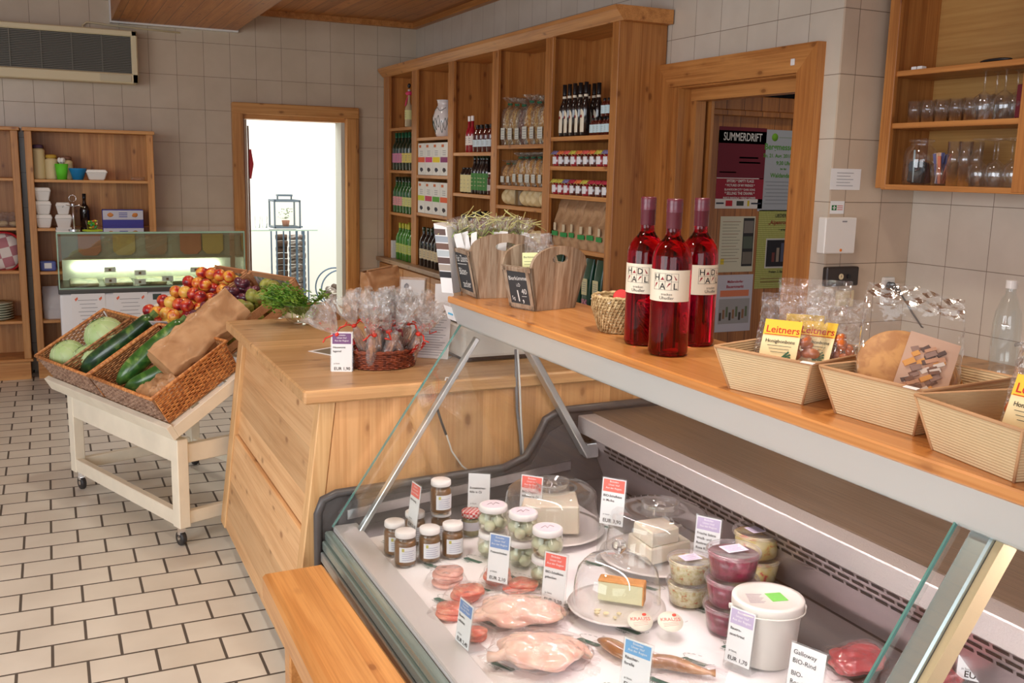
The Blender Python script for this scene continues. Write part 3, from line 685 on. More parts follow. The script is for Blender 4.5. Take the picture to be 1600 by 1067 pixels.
# local axes inside tilted frame: x = -a (towards the shop door end is -), y = down the slope, z = out
def tl(a, s_, n_): return tilt_mat(a, s_, n_).translation
def stand():
    r = thing('fruit_stand', 'whitewashed wooden display stand on castors carrying tilted fruit baskets', 'display stand', (SN.x+.2, SN.y+.5, 0))
    L, W = 1.114, .62
    def leg(a, b_, h):
        b = B(); b.hexa([st(a-.03, b_-.0, .09), st(a+.03, b_, .09), st(a+.03, b_+.05, .09), st(a-.03, b_+.05, .09)], [st(a-.03, b_, h), st(a+.03, b_, h), st(a+.03, b_+.05, h), st(a-.03, b_+.05, h)], .003); build('leg', b, w_st, r, True)
    for a in (.03, L-.03): leg(a, 0, .48); leg(a, W, .84)
    def rail(a0, b0, a1, b1, z0, z1, n='rail'):
        b = B(); p, q = st(a0, b0, (z0+z1)/2), st(a1, b1, (z0+z1)/2); b.bar(p, q, .035, z1-z0, (0, 0, 1), .003); build(n, b, w_st, r, True)
    rail(.06, .02, L-.06, .02, .375, .478); rail(.06, .02, L-.06, .02, .095, .16); rail(.06, W+.025, L-.06, W+.025, .095, .15)
    for a in (.03, L-.03): rail(a, .05, a, W, .37, .45); rail(a, .05, a, W, .10, .155)
    for a in (.05, L-.05):
        for b_ in (.03, W+.02):
            c = st(a, b_, .032)
            bb = B(); bb.lathe([(.012, -.011), (.03, -.011), (.032, -.006), (.032, .006), (.03, .011), (.012, .011)], 18, c, M_ST @ Matrix.Rotation(math.pi/2, 4, 'X')); o = build('castor', bb, m_dark, r, True)
            bb = B(); bb.cyl(.012, -.012, .012, c, 12, M_ST @ Matrix.Rotation(math.pi/2, 4, 'X')); bb.box(-.016, .016, -.013, .013, .03, .06, 0, T(*c)); bb.cyl(.016, .05, .062, (c.x, c.y, 0), 12); build('castor_fork', bb, m_chrome, o, True)
    # tilted tray
    def slab(a0, a1, s0, s1, n0, n1, nm):
        b = B(); b.hexa([tl(a0, s0, n0), tl(a1, s0, n0), tl(a1, s1, n0), tl(a0, s1, n0)], [tl(a0, s0, n1), tl(a1, s0, n1), tl(a1, s1, n1), tl(a0, s1, n1)], .002); build(nm, b, w_st, r, True)
    slab(-.03, 1.235, -.035, -.008, -.055, .012, 'tray_lip')
    slab(-.03, -.005, -.008, .88, -.055, -.002, 'tray_side'); slab(1.20, 1.225, -.008, .88, -.055, -.002, 'tray_side')
    for k in range(6): slab(-.005, 1.2, .0+k*.15, .11+k*.15, -.022, -.004, 'tray_slat')
stand()
# ------------------------------------------------------------------ baskets, crates and fruit on the stand
m_wick = two_tone('wicker', srgb(196, 142, 92), srgb(146, 98, 60), 60., rough=.55, bump=.3)
m_wick2 = two_tone('grey_brown_wicker', srgb(184, 150, 126), srgb(134, 102, 82), 60., rough=.6, bump=.3)
m_wick3 = two_tone('orange_wicker', srgb(222, 152, 86), srgb(176, 106, 54), 60., rough=.5, bump=.3)
def weave(b, p00, p10, p11, p01, rows, stakes, r=.0035, amp=.003, wrap=False):
    """woven willow wall between four corners: strands run p00->p10"""
    p00, p10, p11, p01 = map(Vector, (p00, p10, p11, p01)); n = (p10-p00).cross(p01-p00).normalized()
    for j in range(rows):
        v = (j+.5)/rows; a = p00.lerp(p01, v); c = p10.lerp(p11, v); N = stakes*2
        b.tube([a.lerp(c, i/N)+n*amp*math.sin(math.pi*i/2+math.pi*(j % 2)) for i in range(N+1)], r, 4, cap=False)
    for i in range(stakes+1):
        u = i/stakes; b.tube([p00.lerp(p10, u), p01.lerp(p11, u)], r*.8, 4, cap=False)
def tray_basket(a0, W, D, H, label, divider=None, nm='basket'):
    m_ = tilt_mat(a0, 0, 0)
    r = thing(nm, label, 'basket', m_.translation, m_.to_euler(), 'wicker baskets on the fruit stand')
    # local: x from -W to 0, y 0..D up the slope, z 0..H
    t = .012
    b = B(); b.box(-W, 0, 0, D, 0, .006); build('base', b, m_wick, r)
    rows = int(H/.0085)
    b = B(); weave(b, (-W, .0, .006), (0, .0, .006), (0, -t, H), (-W, -t, H), rows, int(W/.02)); build('front_wall', b, m_wick2, r)
    b = B(); weave(b, (0, 0, .006), (0, D, .006), (t, D, H), (t, 0, H), rows, int(D/.02)); build('end_wall', b, m_wick3, r)
    b = B(); weave(b, (-W, D, .006), (-W, 0, .006), (-W-t, 0, H), (-W-t, D, H), rows, int(D/.02)); build('end_wall', b, m_wick, r)
    b = B(); weave(b, (0, D, .006), (-W, D, .006), (-W, D+t, H), (0, D+t, H), rows, int(W/.02)); build('back_wall', b, m_wick, r)
    b = B(); b.tube([(-W-t, -t, H), (t, -t, H), (t, D+t, H), (-W-t, D+t, H), (-W-t, -t, H)], .008, 8); build('rim', b, m_wick3, r)
    if divider:
        b = B(); weave(b, (-divider, 0, .006), (-divider, D, .006), (-divider, D, H), (-divider, 0, H), rows, int(D/.03)); b.tube([(-divider, -t, H), (-divider, D, H)], .006, 6); build('divider_wall', b, m_wick, r)
    return r
BD, BH = .375, .143
tray_basket(.012, .575, BD, BH, 'near wicker basket with two zucchini and paper bags')
tray_basket(.625, .565, BD, BH, 'far wicker basket with cabbages and one zucchini', divider=.255)
def tilted(nm, label, cat, a, s_, n_, group=None, rz=0.):
    m_ = tilt_mat(a, s_, n_) @ Matrix.Rotation(rz, 4, 'Z')
    return thing(nm, label, cat, m_.translation, m_.to_euler(), group)
m_cab = two_tone('cabbage_leaf', srgb(200, 222, 166), srgb(160, 194, 120), 5., lo=.35, hi=.65, rough=.45, c3=srgb(206, 222, 178), bump=.3)
def cabbage(a, s_, n_, rad, label):
    r = tilted('cabbage', label, 'cabbage', a, s_, n_+.012)
    b = B(); b.blob((0, 0, 0), (rad, rad*.95, rad*.86), 4, .05, 2.2, a*9); build('head', b, m_cab, r)
    for k in range(3):
        b = B(); a0 = k*2.1+.4
        def fn(u, v):
            th = a0+(u-.5)*2.1; ph = -.9+v*2.0
            R_ = rad*(1.03+.02*math.sin(u*9)+.05*abs(v-.5)*(v > .85)); return (R_*math.cos(th)*math.cos(ph), R_*.95*math.sin(th)*math.cos(ph), R_*.86*math.sin(ph))
        b.grid(fn, 10, 8); build('outer_leaf', b, m_cab, r)
    b = B()
    for k in range(9):
        th = k*.7
        b.tube([((rad*1.045)*math.cos(th+.12*math.sin(p*3))*math.cos(p), rad*.99*math.sin(th+.12*math.sin(p*3))*math.cos(p), rad*.9*math.sin(p)) for p in (-.5, -.2, .1, .4, .7, 1.0, 1.25)], .0012, 4)
    build('leaf_vein', b, plain('pale_vein', srgb(214, 226, 184), .5), r); return r
cabbage(.975, .255, .10, .096, 'large green cabbage at the top of the far basket')
cabbage(.925, .115, .075, .068, 'pale cabbage half tucked beside the basket divider')
cabbage(1.085, .085, .080, .084, 'pale green cabbage lowest in the far basket')
m_zuc = two_tone('dark_zucchini_skin', srgb(26, 58, 34), srgb(44, 84, 42), 26., rough=.3, coat=.3, c3=srgb(96, 128, 60), stretch=(1, .3, 1), bump=.05)
m_zuc2 = two_tone('mid_zucchini_skin', srgb(46, 92, 36), srgb(76, 124, 50), 26., rough=.3, coat=.3, c3=srgb(140, 164, 90), stretch=(1, .3, 1), bump=.05)
def zucchini(p, q, rad, label, mt, bend=.02):
    """p, q: (a, s, n) of the lower and the upper end"""
    P, Q = tl(*p), tl(*q); L = (Q-P).length
    r = thing('zucchini', label, 'zucchini', P); nn = (tl(0, 0, 1)-tl(0, 0, 0)).normalized(); sd = (Q-P).cross(nn).normalized()
    pts = [P.lerp(Q, i/16)+sd*bend*math.sin(math.pi*i/16) for i in range(17)]
    rr = [rad*(.30, .62, .84, .95, 1, 1, 1, .98, .95, .92, .88, .84, .80, .78, .76, .70, .45)[i] for i in range(17)]
    b = B(); b.tube([x-P for x in pts], rad, 20, radii=rr); build('fruit', b, mt, r)
    d = (pts[-1]-pts[-2]).normalized()
    b = B(); b.tube([pts[-1]-P-d*.004, pts[-1]-P+d*.012, pts[-1]-P+d*.03], .02, 5, smooth=False, radii=[rad*.42, rad*.36, rad*.42]); build('stem', b, plain('zucchini_stem', srgb(96, 122, 62), .6), r)
zucchini((.86, .04, .075), (.68, .40, .165), .046, 'long dark green zucchini in the far basket', m_zuc)
zucchini((.50, .05, .07), (.40, .41, .17), .044, 'dark green zucchini lying upright at the left of the near basket', m_zuc2, -.015)
zucchini((.44, .04, .05), (.27, .33, .085), .040, 'mottled zucchini lying under the other in the near basket', m_zuc2, .03)
m_bag = two_tone('brown_kraft_paper', srgb(200, 156, 112), srgb(176, 130, 88), 9., rough=.55, bump=.5, coat=.1)
def paper_bag(mtx, w_, d_, h_, label, seed=1., nm='paper_bag', fold=True):
    r = thing(nm, label, 'paper bag', mtx.translation, mtx.to_euler())
    b = B()
    def fn(u, v):
        th = 2*math.pi*u; k = 1-.35*max(0, v-.75)/.25
        x = math.copysign(abs(math.cos(th))**.55, math.cos(th))*w_/2*(1+.06*noise.noise(Vector((u*3, v*4, seed)))); y = math.copysign(abs(math.sin(th))**.55, math.sin(th))*d_/2*k*(1-.3*v)
        n_ = noise.noise(Vector((math.cos(th)*2, math.sin(th)*2+seed, v*7)))*.012+noise.noise(Vector((math.cos(th)*6, math.sin(th)*6+seed, v*19)))*.006
        return (x+n_, y+n_, v*h_)
    b.grid(fn, 48, 30, closed=True)
    b.poly([fn(i/48, 0) for i in range(48)]); 
    build('bag', b, m_bag, r)
    b = B(); b.box(-w_*.36, w_*.36, -.004, .004, h_*.97, h_*1.02, .002); build('folded_top', b, m_bag, r); return r
def orient(p, q, roll=0):
    """matrix at p with Z pointing to q"""
    p, q = Vector(p), Vector(q); m_ = (q-p).to_track_quat('Z', 'Y').to_matrix().to_4x4() @ Matrix.Rotation(roll, 4, 'Z'); m_.translation = p; return m_
paper_bag(orient(tl(.17, .15, .15), tl(.16, .62, .19), .9), .17, .12, .44, 'large crumpled brown paper bag lying across the near basket', 1.)
paper_bag(orient(tl(.25, .03, .055), tl(.18, .20, .09), .2), .12, .07, .17, 'small brown paper bag in the lower corner of the near basket', 4.)
paper_bag(orient(tl(.13, .02, .05), tl(.06, .17, .09), 1.2), .11, .07, .15, 'second small paper bag leaning at the right end of the near basket', 8.)
for a, s_, n_, lb in ((.66, .375, .135, 'white price slip behind the long dark zucchini'), (.40, .385, .135, 'white price slip behind the near basket zucchini')):
    r = tilted('price_slip', lb, 'price slip', a, s_, n_); r.rotation_euler = (R(60), 0, R(-25))
    b = B(); b.box(0, .085, 0, .001, 0, .055); build('card', b, m_paper, r); b = B(); b.box(.01, .07, -.001, 0, .03, .033); b.box(.01, .05, -.001, 0, .02, .022); build('print', b, m_grey_ink, r)
# crates
def crate(a0, W, s0, D, H, label, n0=0.):
    r = tilted('fruit_crate', label, 'crate', a0, s0, n0, 'wooden fruit crates on the stand')
    b = B(); b.box(-W, 0, 0, D, 0, .005); build('base', b, w_cr, r)
    for x in (-W, -.006):
        for k in range(2):
            b = B(); b.box(x, x+.006, 0, D, .01+k*H*.5, H*.5+k*H*.5-.006+.008*k, .001); build('side_slat', b, w_cr, r)
    b = B(); b.box(-W, 0, D-.006, D, .01, H*.5, .001); build('back_slat', b, w_cr, r)
    b = B(); b.box(-W, 0, D-.007, D+.001, H*.55, H+.012, .001); build('back_slat', b, w_cr, r)
    b = B(); b.box(-W, 0, 0, .006, .01, H*.62, .001); build('front_slat', b, w_cr, r)
    for x, y in ((-W+.006, .006), (-.026, .006), (-W+.006, D-.026), (-.026, D-.026)):
        b = B(); b.prism([(x, y, 0), (x+.02, y, 0), (x+.02, y+.02, 0), (x, y+.02, 0)], (0, 0, H+.008)); build('corner_block', b, w_cr, r)
    b = B(); b.box(-W+.03, -.03, D-.0085, D-.0072, .02, .085); build('crate_label', b, two_tone('mottled_print', (.55, .5, .5), (.2, .3, .2), 60.), r)
    return r
crate(.585, .31, .40, .50, .10, 'left wooden crate with nectarines at the top of the stand')
crate(.165, .40, .40, .50, .10, 'right wooden crate with plums and green pears')
m_nec = two_tone('nectarine_skin', srgb(238, 176, 70), srgb(206, 62, 40), 26., lo=.4, hi=.6, rough=.33, coat=.2, c3=srgb(140, 28, 40), detail=1.5, bump=.02)
m_nec2 = two_tone('red_nectarine_skin', srgb(226, 120, 60), srgb(190, 44, 36), 22., lo=.3, hi=.5, rough=.33, coat=.2, c3=srgb(120, 22, 36), detail=1.5, bump=.02)
m_nec3 = two_tone('yellow_peach_skin', srgb(240, 202, 96), srgb(232, 140, 60), 18., lo=.5, hi=.7, rough=.36, coat=.2, c3=srgb(190, 60, 44), detail=1.5, bump=.02)
m_plum = two_tone('plum_skin', srgb(78, 38, 56), srgb(118, 56, 66), 30., rough=.3, coat=.25, c3=srgb(150, 110, 120), bump=.03)
m_pear = two_tone('green_pear_skin', srgb(166, 170, 82), srgb(132, 140, 60), 30., rough=.45, c3=srgb(150, 110, 60), bump=.05)
def fruit(nm, cat, mt, rad, shape='round'):
    r = thing(nm, 'x', cat); b = B()
    def cleft(v):
        th = math.atan2(v.y, v.x); return (v.x*(1-.07*math.exp(-(th/.35)**2)), v.y, v.z)
    n = 12
    if shape == 'round': pr = [(rad*math.sin(math.pi*i/n)*(1+.02*math.cos(2*math.pi*i/n)), -rad*.93*math.cos(math.pi*i/n)-(rad*.22 if i == n else 0)) for i in range(n+1)]
    elif shape == 'plum': pr = [(rad*.86*math.sin(math.pi*i/n), -rad*1.15*math.cos(math.pi*i/n)) for i in range(n+1)]
    else: pr = [(rad*math.sin(math.pi*i/n)*(1-.28*(i/n)**2*1.4), -rad*1.15*math.cos(math.pi*i/n)) for i in range(n+1)]
    pr[0] = (0, pr[0][1]); pr[-1] = (0, pr[-1][1]); b.lathe(pr, 18, fn=cleft); build('fruit', b, mt, r)
    b = B(); b.tube([(0, 0, rad*(.72 if shape == 'round' else 1.05)), (.002, 0, rad*(.9 if shape == 'round' else 1.28))], .0018, 5); build('stalk', b, plain('stalk_brown', (.12, .07, .03), .8), r); return r
OR = ('first', 'second', 'third', 'fourth', 'fifth', 'sixth', 'seventh', 'eighth')
rnd = random.Random(11)
nec = [Many(fruit('nectarine', 'nectarine', m, .033)) for m in (m_nec, m_nec2, m_nec3)]
plum = Many(fruit('plum', 'plum', m_plum, .026, 'plum')); pear = Many(fruit('pear', 'pear', m_pear, .035, 'pear'))
def rr_(): return (rnd.uniform(0, 6.28), rnd.uniform(0, 6.28), rnd.uniform(0, 6.28))
LN = ['red and yellow nectarine in the left crate', 'dark red nectarine in the left crate', 'yellow nectarine in the left crate']
for lay, (nx, ny) in enumerate(((4, 6), (4, 6), (4, 5))):
    for i in range(nx):
        for j in range(ny):
            a = .62+(.25/(nx-1))*i+rnd.uniform(-.006, .006)+(.0 if lay % 2 == 0 else .0); s_ = .440+(.40-.03*lay)/(ny-1)*j+lay*.015+rnd.uniform(-.006, .006)
            if lay == 2 and j == 3 and i == 0: continue
            k = rnd.choice((0, 0, 1, 2)) if j > 1 else rnd.choice((0, 1, 1, 2)); nec[k](tl(a, s_, .042+lay*.042), rr_(), '%s, %s layer, %s row from below, %s from left' % (LN[k].replace(' in the left crate', ''), ('bottom', 'middle', 'top')[lay], OR[j], OR[nx-1-i]), 'nectarines in the left crate')
for lay, (nx, ny) in enumerate(((3, 8), (3, 7), (2, 6))):
    for i in range(nx):
        for j in range(ny):
            a = .545-.052*i-(.02 if lay == 1 else .015 if lay else 0)+rnd.uniform(-.006, .006); s_ = .435+.42/(ny)*j+.01*lay+rnd.uniform(-.005, .005)
            plum(tl(a, s_, .035+lay*.036), rr_(), 'dark plum, %s layer, %s row from below, %s from left' % (('bottom', 'middle', 'top')[lay], OR[j], OR[i]), 'plums in the right crate')
for lay, (nx, ny) in enumerate(((3, 5), (2, 5))):
    for i in range(nx):
        for j in range(ny):
            a = .365-.068*i-(.03 if lay else 0)+rnd.uniform(-.004, .004); s_ = .49+.345/(ny-1)*j+rnd.uniform(-.005, .005)
            pear(tl(a, s_, .043+lay*.05), rr_(), 'green pear, %s layer, %s row from below, %s from left' % (('bottom', 'top')[lay], OR[j], OR[i]), 'green pears in the right crate')
# ------------------------------------------------------------------ helpers for shop goods
def hV(px, py, x, y):
    d = ray(px, py); t = (x*d.x+y*d.y)/(d.x**2+d.y**2); return 1.62+t*d.z
def band(col): return plain('print_%02x%02x%02x' % col, srgb(*col), .7)
def price_card(label, base, top_z, bot_z, rot, head, lines, price, w_=.066, tilt=.12, group='price cards in the display case', hand=False):
    """upright card in a clear holder; base = point it stands on"""
    r = thing('price_card', label, 'price card', base, (0, 0, rot), group)
    lo = bot_z-base.z; h = top_z-bot_z; Mt = Matrix.Rotation(-tilt, 4, 'X')
    b = B(); b.box(-w_/2-.003, w_/2+.003, -.0015, .0, .0, lo+h+.003, 0, Mt); b.box(-w_/2-.003, w_/2+.003, .0, .045, 0, .0015); build('holder', b, m_acryl, r)
    b = B(); b.box(-w_/2, w_/2, -.0026, -.0016, lo, lo+h, 0, Mt); c = build('card', b, m_paper, r)
    if head:
        b = B(); b.box(-w_/2+.003, w_/2-.003, -.0032, -.0027, lo+h*.71, lo+h-.003, 0, Mt); hd = build('header_band', b, band(head), c)
        b = B()
        for k, t_ in enumerate(('Bioladen', 'Unser Hof', 'Aus der Region')): b.text(t_, .0072, Mt @ T(0, -.0037, lo+h*(.915-.07*k)) @ XZ, 'CENTER')
        build('header_text', b, plain('white_ink', (.9, .88, .86), .8), c)
    b = B()
    if hand:
        for k, t_ in enumerate(lines):
            b.text(t_, .0135 if k < 2 else .0135, Mt @ T(-w_/2+.006, -.0033, lo+h-.02-.018*k-(.008 if k > 1 else 0)) @ XZ @ Matrix.Shear('XY', 4, (.25, 0)), 'LEFT')
    else:
        for k, t_ in enumerate(lines): b.text(t_, .0092*w_/.066, Mt @ T(-w_/2+.005, -.0033, lo+h*.60-.0125*k) @ XZ, 'LEFT', bold=.012)
        b.text('je Stück', .006, Mt @ T(-w_/2+.008, -.0033, lo+h*.2) @ XZ, 'LEFT')
        b.text(price, .0138*w_/.066, Mt @ T(w_/2-.005, -.0033, lo+h*.05) @ XZ, 'RIGHT', bold=.012)
    build('lettering', b, m_ink, c, recalc=False); return r
def bottle_prof(r, h, neck=.32, nr=.34, shoulder=.5):
    """(radius, z) outline: r body radius, h height"""
    hb = h*shoulder
    return [(0, .002), (r*.8, .0), (r, h*.015), (r, hb), (r*.985, hb+h*.03), (r*.9, hb+h*.07), (r*.68, hb+h*.13), (r*nr*1.25, hb+h*.18), (r*nr, hb+h*.24), (r*nr*.96, h*.97)]
# ------------------------------------------------------------------ three rose wine bottles
m_rose = liquid('rose_wine', (.56, .004, .03), 0., 1.36)
m_caps = plain('maroon_capsule', srgb(94, 32, 46), .35, coat=.2)
m_lab = plain('cream_label', srgb(232, 222, 200), .6)
def wine():
    r = thing('wine_bottle', 'x', 'wine bottle', group='rosé wine bottles on the case top')
    b = B(); rr = .0425
    pr = [(0, .004), (.03, .0), (.040, .002), (rr, .008), (rr, .198), (.0415, .212), (.037, .226), (.029, .238), (.020, .247), (.0160, .256), (.0150, .27), (.0150, .322), (0, .322)]
    b.lathe(pr, 48); build('bottle', b, m_rose, r)
    b = B(); b.lathe([(.0156, .268), (.0166, .270), (.0166, .300), (.0172, .301), (.0172, .304), (.0168, .305), (.0172, .311), (.0168, .313), (.0172, .318), (.0172, .327), (.016, .330), (0, .330)], 32); build('capsule', b, m_caps, r)
    b = B(); R2 = rr+.0006
    wp = lambda p: (R2*math.sin(p.x/R2), -R2*math.cos(p.x/R2), p.y)
    b.grid(lambda u, v: (R2*math.sin(-1.3+2.6*u), -R2*math.cos(-1.3+2.6*u), .118+.066*v), 30, 1); lb = build('label', b, m_lab, r, recalc=False)
    b = B(); R2 = rr+.0011
    for k, (ch, x, z) in enumerate((('H', -.030, .162), ('D', -.003, .162), ('A', -.016, .144), ('L', .013, .144))):
        b.text(ch, .0185, T(0, 0, 0), 'LEFT', lambda p, x=x, z=z: wp(Vector((p.x+x, p.y+z, 0))), .01)
    b.text('trocken', .0075, T(0, 0, 0), 'CENTER', lambda p: wp(Vector((p.x, p.y+.131, 0)))); b.text('Uhudler', .0095, T(0, 0, 0), 'CENTER', lambda p: wp(Vector((p.x, p.y+.1225, 0))))
    for xx in (-.031, -.0175, -.004, .0095, .024): b.grid(lambda u, v, xx=xx: wp(Vector((xx+.0006*u-.0005, .142+.0345*v, 0))), 1, 4)
    for zz in (.1425, .1595, .1765): b.grid(lambda u, v, zz=zz: wp(Vector((-.031+.055*u, zz+.0005*v, 0))), 12, 1)
    build('lettering', b, m_ink, lb, recalc=False)
    b = B()
    for pts in ([(-.015, .163), (-.006, .163), (-.010, .170)], [(.013, .175), (.018, .163), (.021, .164)], [(-.029, .146), (-.021, .157), (-.026, .157)], [(-.001, .147), (.009, .157), (.004, .157)], ):
        b.poly([wp(Vector((x, z, 0))) for x, z in pts])
    build('emblem', b, band((150, 40, 50)), lb, recalc=False); return r
wn = Many(wine())
for px, py, a, l in ((1043, 561, 25, 'front rosé wine bottle with cream label and maroon cap'), (1003, 544, 35, 'left of the two rear rosé wine bottles, beside the straw basket'), (1086, 545, -28, 'right rear rosé wine bottle nearest the cardboard trays')):
    p = at(px, py-3, z=TOPZ); p.y += .03; p.x += .02; wn(p+Vector((0, 0, .0005)), (0, 0, face_cam(p, -R(a)+R(14))), l)
# ------------------------------------------------------------------ straw basket with small goods
def straw_basket():
    p = Vector((1.245, 2.005, TOPZ+.001)); r = thing('straw_basket', 'round coiled straw basket left of the rosé bottles', 'basket', p)
    b = B(); n = 13; m_straw = two_tone('straw', srgb(206, 182, 136), srgb(160, 130, 86), 90., rough=.7)
    for j in range(n):
        rad = .048+.018*min(1, j/8); z = .004+j*.0068; k = 30
        pts = []; 
        b.tube([((rad+.0014*math.sin(i*3.3+j))*math.cos(2*math.pi*i/60), (rad+.0014*math.sin(i*3.3+j))*math.sin(2*math.pi*i/60), z+.0012*math.sin(i*1.7+j*2)) for i in range(61)], .0046, 5)
    for i in range(46):
        a = 2*math.pi*i/46
        b.tube([((.0535+.018*min(1, j/8))*math.cos(a+.045*j), (.0535+.018*min(1, j/8))*math.sin(a+.045*j), .004+j*.0068) for j in range(n)], .0013, 4)
    b.cyl(.048, 0, .005); build('basket', b, m_straw, r)
    q = thing('small_jar', 'small white-labelled jar lying in the straw basket', 'jar', p+Vector((.0, -.01, .07)), (R(65), 0, R(-40)))
    b = B(); b.cyl(.018, -.01, .04, bev=.003); build('body', b, m_jarglass, q); b = B(); b.cyl(.0186, .0, .03); build('label', b, m_lab, q); b = B(); b.cyl(.019, .04, .05, bev=.002); build('lid', b, m_red, q)
    q = tag(build('sweet', B().blob((0, 0, 0), (.016, .013, .012), 2, .1), m_red), 'red wrapped sweet in the straw basket', 'sweet'); q.location = p+Vector((.036, -.008, .088))
    q = tag(build('napkin', B().grid(lambda u, v: (-.05+.1*u, -.045+.09*v, .012*math.sin(u*9)*math.cos(v*7)), 10, 10), m_paper), 'crumpled white napkin lining the straw basket', 'napkin'); q.location = p+Vector((-.01, .0, .075))
straw_basket()
# ------------------------------------------------------------------ weathered wooden tubs with chalk boards
m_chalk = plain('slate_board', (.035, .037, .04), .75)
m_chalkw = plain('chalk', (.75, .75, .72), .9)
def tub(loc, rot, W, D, hf, ha, label, texts, rim='grey_tub_rim'):
    r = thing('wooden_tub', label, 'wooden tub', loc, (0, 0, rot), 'wooden tubs on the case top')
    fl = .03; t = .009
    def sb(y, fy):
        b = B(); n = 18; pts = [(0, 0), (W, 0), (W+fl, hf*.62)]
        for i in range(n+1):
            a = math.pi*i/n; pts.append((W/2+(W/2+fl*.9)*math.cos(a)*(1 if i else 1), hf+(ha-hf)*math.sin(a)**.8 if 0 < i < n else hf))
        pts = pts[:2]+[(W+fl, hf)]+pts[4:-1]+[(-fl, hf)]
        hole = [(W/2+W*.2*math.cos(a), ha*.80+.013*math.sin(a)) for a in [2*math.pi*k/14 for k in range(14)]]
        vs = []
        bm = b.bm
        for yy in (y, y+t):
            o = [bm.verts.new((x, yy+fy*z/hf, z)) for x, z in pts]; h_ = [bm.verts.new((x, yy+fy*z/hf, z)) for x, z in hole]
            es = [bm.edges.new((o[i], o[(i+1) % len(o)])) for i in range(len(o))]+[bm.edges.new((h_[i], h_[(i+1) % len(h_)])) for i in range(len(h_))]
            bmesh.ops.triangle_fill(bm, use_beauty=True, edges=es); vs.append((o, h_))
        for q in (0, 1):
            A, C_ = vs[0][q], vs[1][q]
            for i in range(len(A)): bm.faces.new((A[i], A[(i+1) % len(A)], C_[(i+1) % len(A)], C_[i]))
        return build('side_board', b, w_tub, r)
    sb(0, -.012); sb(D-t, .012)
    b = B(); b.hexa([(0, 0, 0), (.008, 0, 0), (.008, D, 0), (0, D, 0)], [(-fl, -.012, hf), (-fl+.008, -.012, hf), (-fl+.008, D+.012, hf), (-fl, D+.012, hf)]); build('front_board', b, w_tub, r)
    b = B(); b.hexa([(W-.008, 0, 0), (W, 0, 0), (W, D, 0), (W-.008, D, 0)], [(W+fl-.008, -.012, hf), (W+fl, -.012, hf), (W+fl, D+.012, hf), (W+fl-.008, D+.012, hf)]); build('back_board', b, w_tub, r)
    b = B(); b.box(.004, W-.004, .004, D-.004, 0, .006); build('base', b, w_tub, r)
    # chalkboard on the -x face; text frame: right = -y
    L = math.hypot(fl, hf); ez = Vector((-fl, 0, hf)).normalized(); ex = Vector((0, -1, 0)); ey = ez
    Mc = Matrix((ex, ey, ex.cross(ey))).transposed().to_4x4(); Mc.translation = Vector((0, D, 0))-Vector((.0012, 0, 0))
    b = B(); b.box(.012, D-.012, .016, L-.014, 0, .0015, 0, Mc); sl = build('chalkboard', b, m_chalk, r)
    for z0, z1, x0, x1 in ((.004, .016, .0, D), (L-.014, L-.002, -.008, D+.008), (.004, L-.002, -.0, .012), (.004, L-.002, D-.012, D+.0)):
        b = B(); b.box(x0, x1, z0, z1, .0, .004, .001, Mc); build('frame_strip', b, w_tub, r)
    b = B()
    for tx, sz, x, y in texts: b.text(tx, sz, Mc @ T(x, y, .0022) @ Matrix.Rotation(R(4), 4, 'Z') @ Matrix.Shear('XY', 4, (.12, 0)), 'LEFT')
    build('chalk_lettering', b, m_chalkw, sl, recalc=False); return r
tub(Vector((1.195, 2.366, TOPZ+.0005)), R(15), .150, .105, .121, .178, 'right wooden tub with chalk price 1,40 in front of the green packs', (('Bierkümmel', .0165, .016, .083), ('i.Ö', .013, .045, .066), ('5g', .015, .018, .026), ('1,', .048, .036, .022), ('40', .022, .063, .046), ('—', .02, .062, .034)))
tub(Vector((1.145, 2.655, TOPZ+.0005)), R(-6), .165, .160, .143, .195, 'left wooden tub with chalk lettering and cellophane packs tied with raffia', (('Für Zeanits', .029, .016, .102), ('————', .026, .02, .088), ('Blüten-', .031, .026, .062), ('zucker', .031, .046, .024)))
m_raffia = plain('raffia', srgb(206, 200, 130), .7); m_raffia2 = plain('green_raffia', srgb(150, 176, 90), .7)
def film_bag(w_, d_, h_, seed, b=None, neck=None):
    b = b or B()
    def fn(u, v):
        th = 2*math.pi*u; c, s_ = math.cos(th), math.sin(th)
        k = math.sin(math.pi*min(1, (v*.92+.08))**.8)**.45 if neck is None else (1-.78*math.exp(-((v-neck)/.09)**2))*(1 if v < neck else 1.0)
        fl = (1-v)**.6*d_/2+.001 if neck is None else d_/2*k
        x = math.copysign(abs(c)**.7, c)*w_/2*(1 if neck is None else k)
        n_ = .05*noise.noise(Vector((c*3, s_*3+seed, v*6)))+.03*noise.noise(Vector((c*9, s_*9+seed, v*15)))
        if neck is not None and v > neck: n_ += .10*math.sin(th*5+seed)*(v-neck)/(1-neck)
        return (x*(1+n_), math.copysign(abs(s_)**.7, s_)*fl*(1+n_*2), v*h_)
    b.grid(fn, 40, 22, closed=True); return b
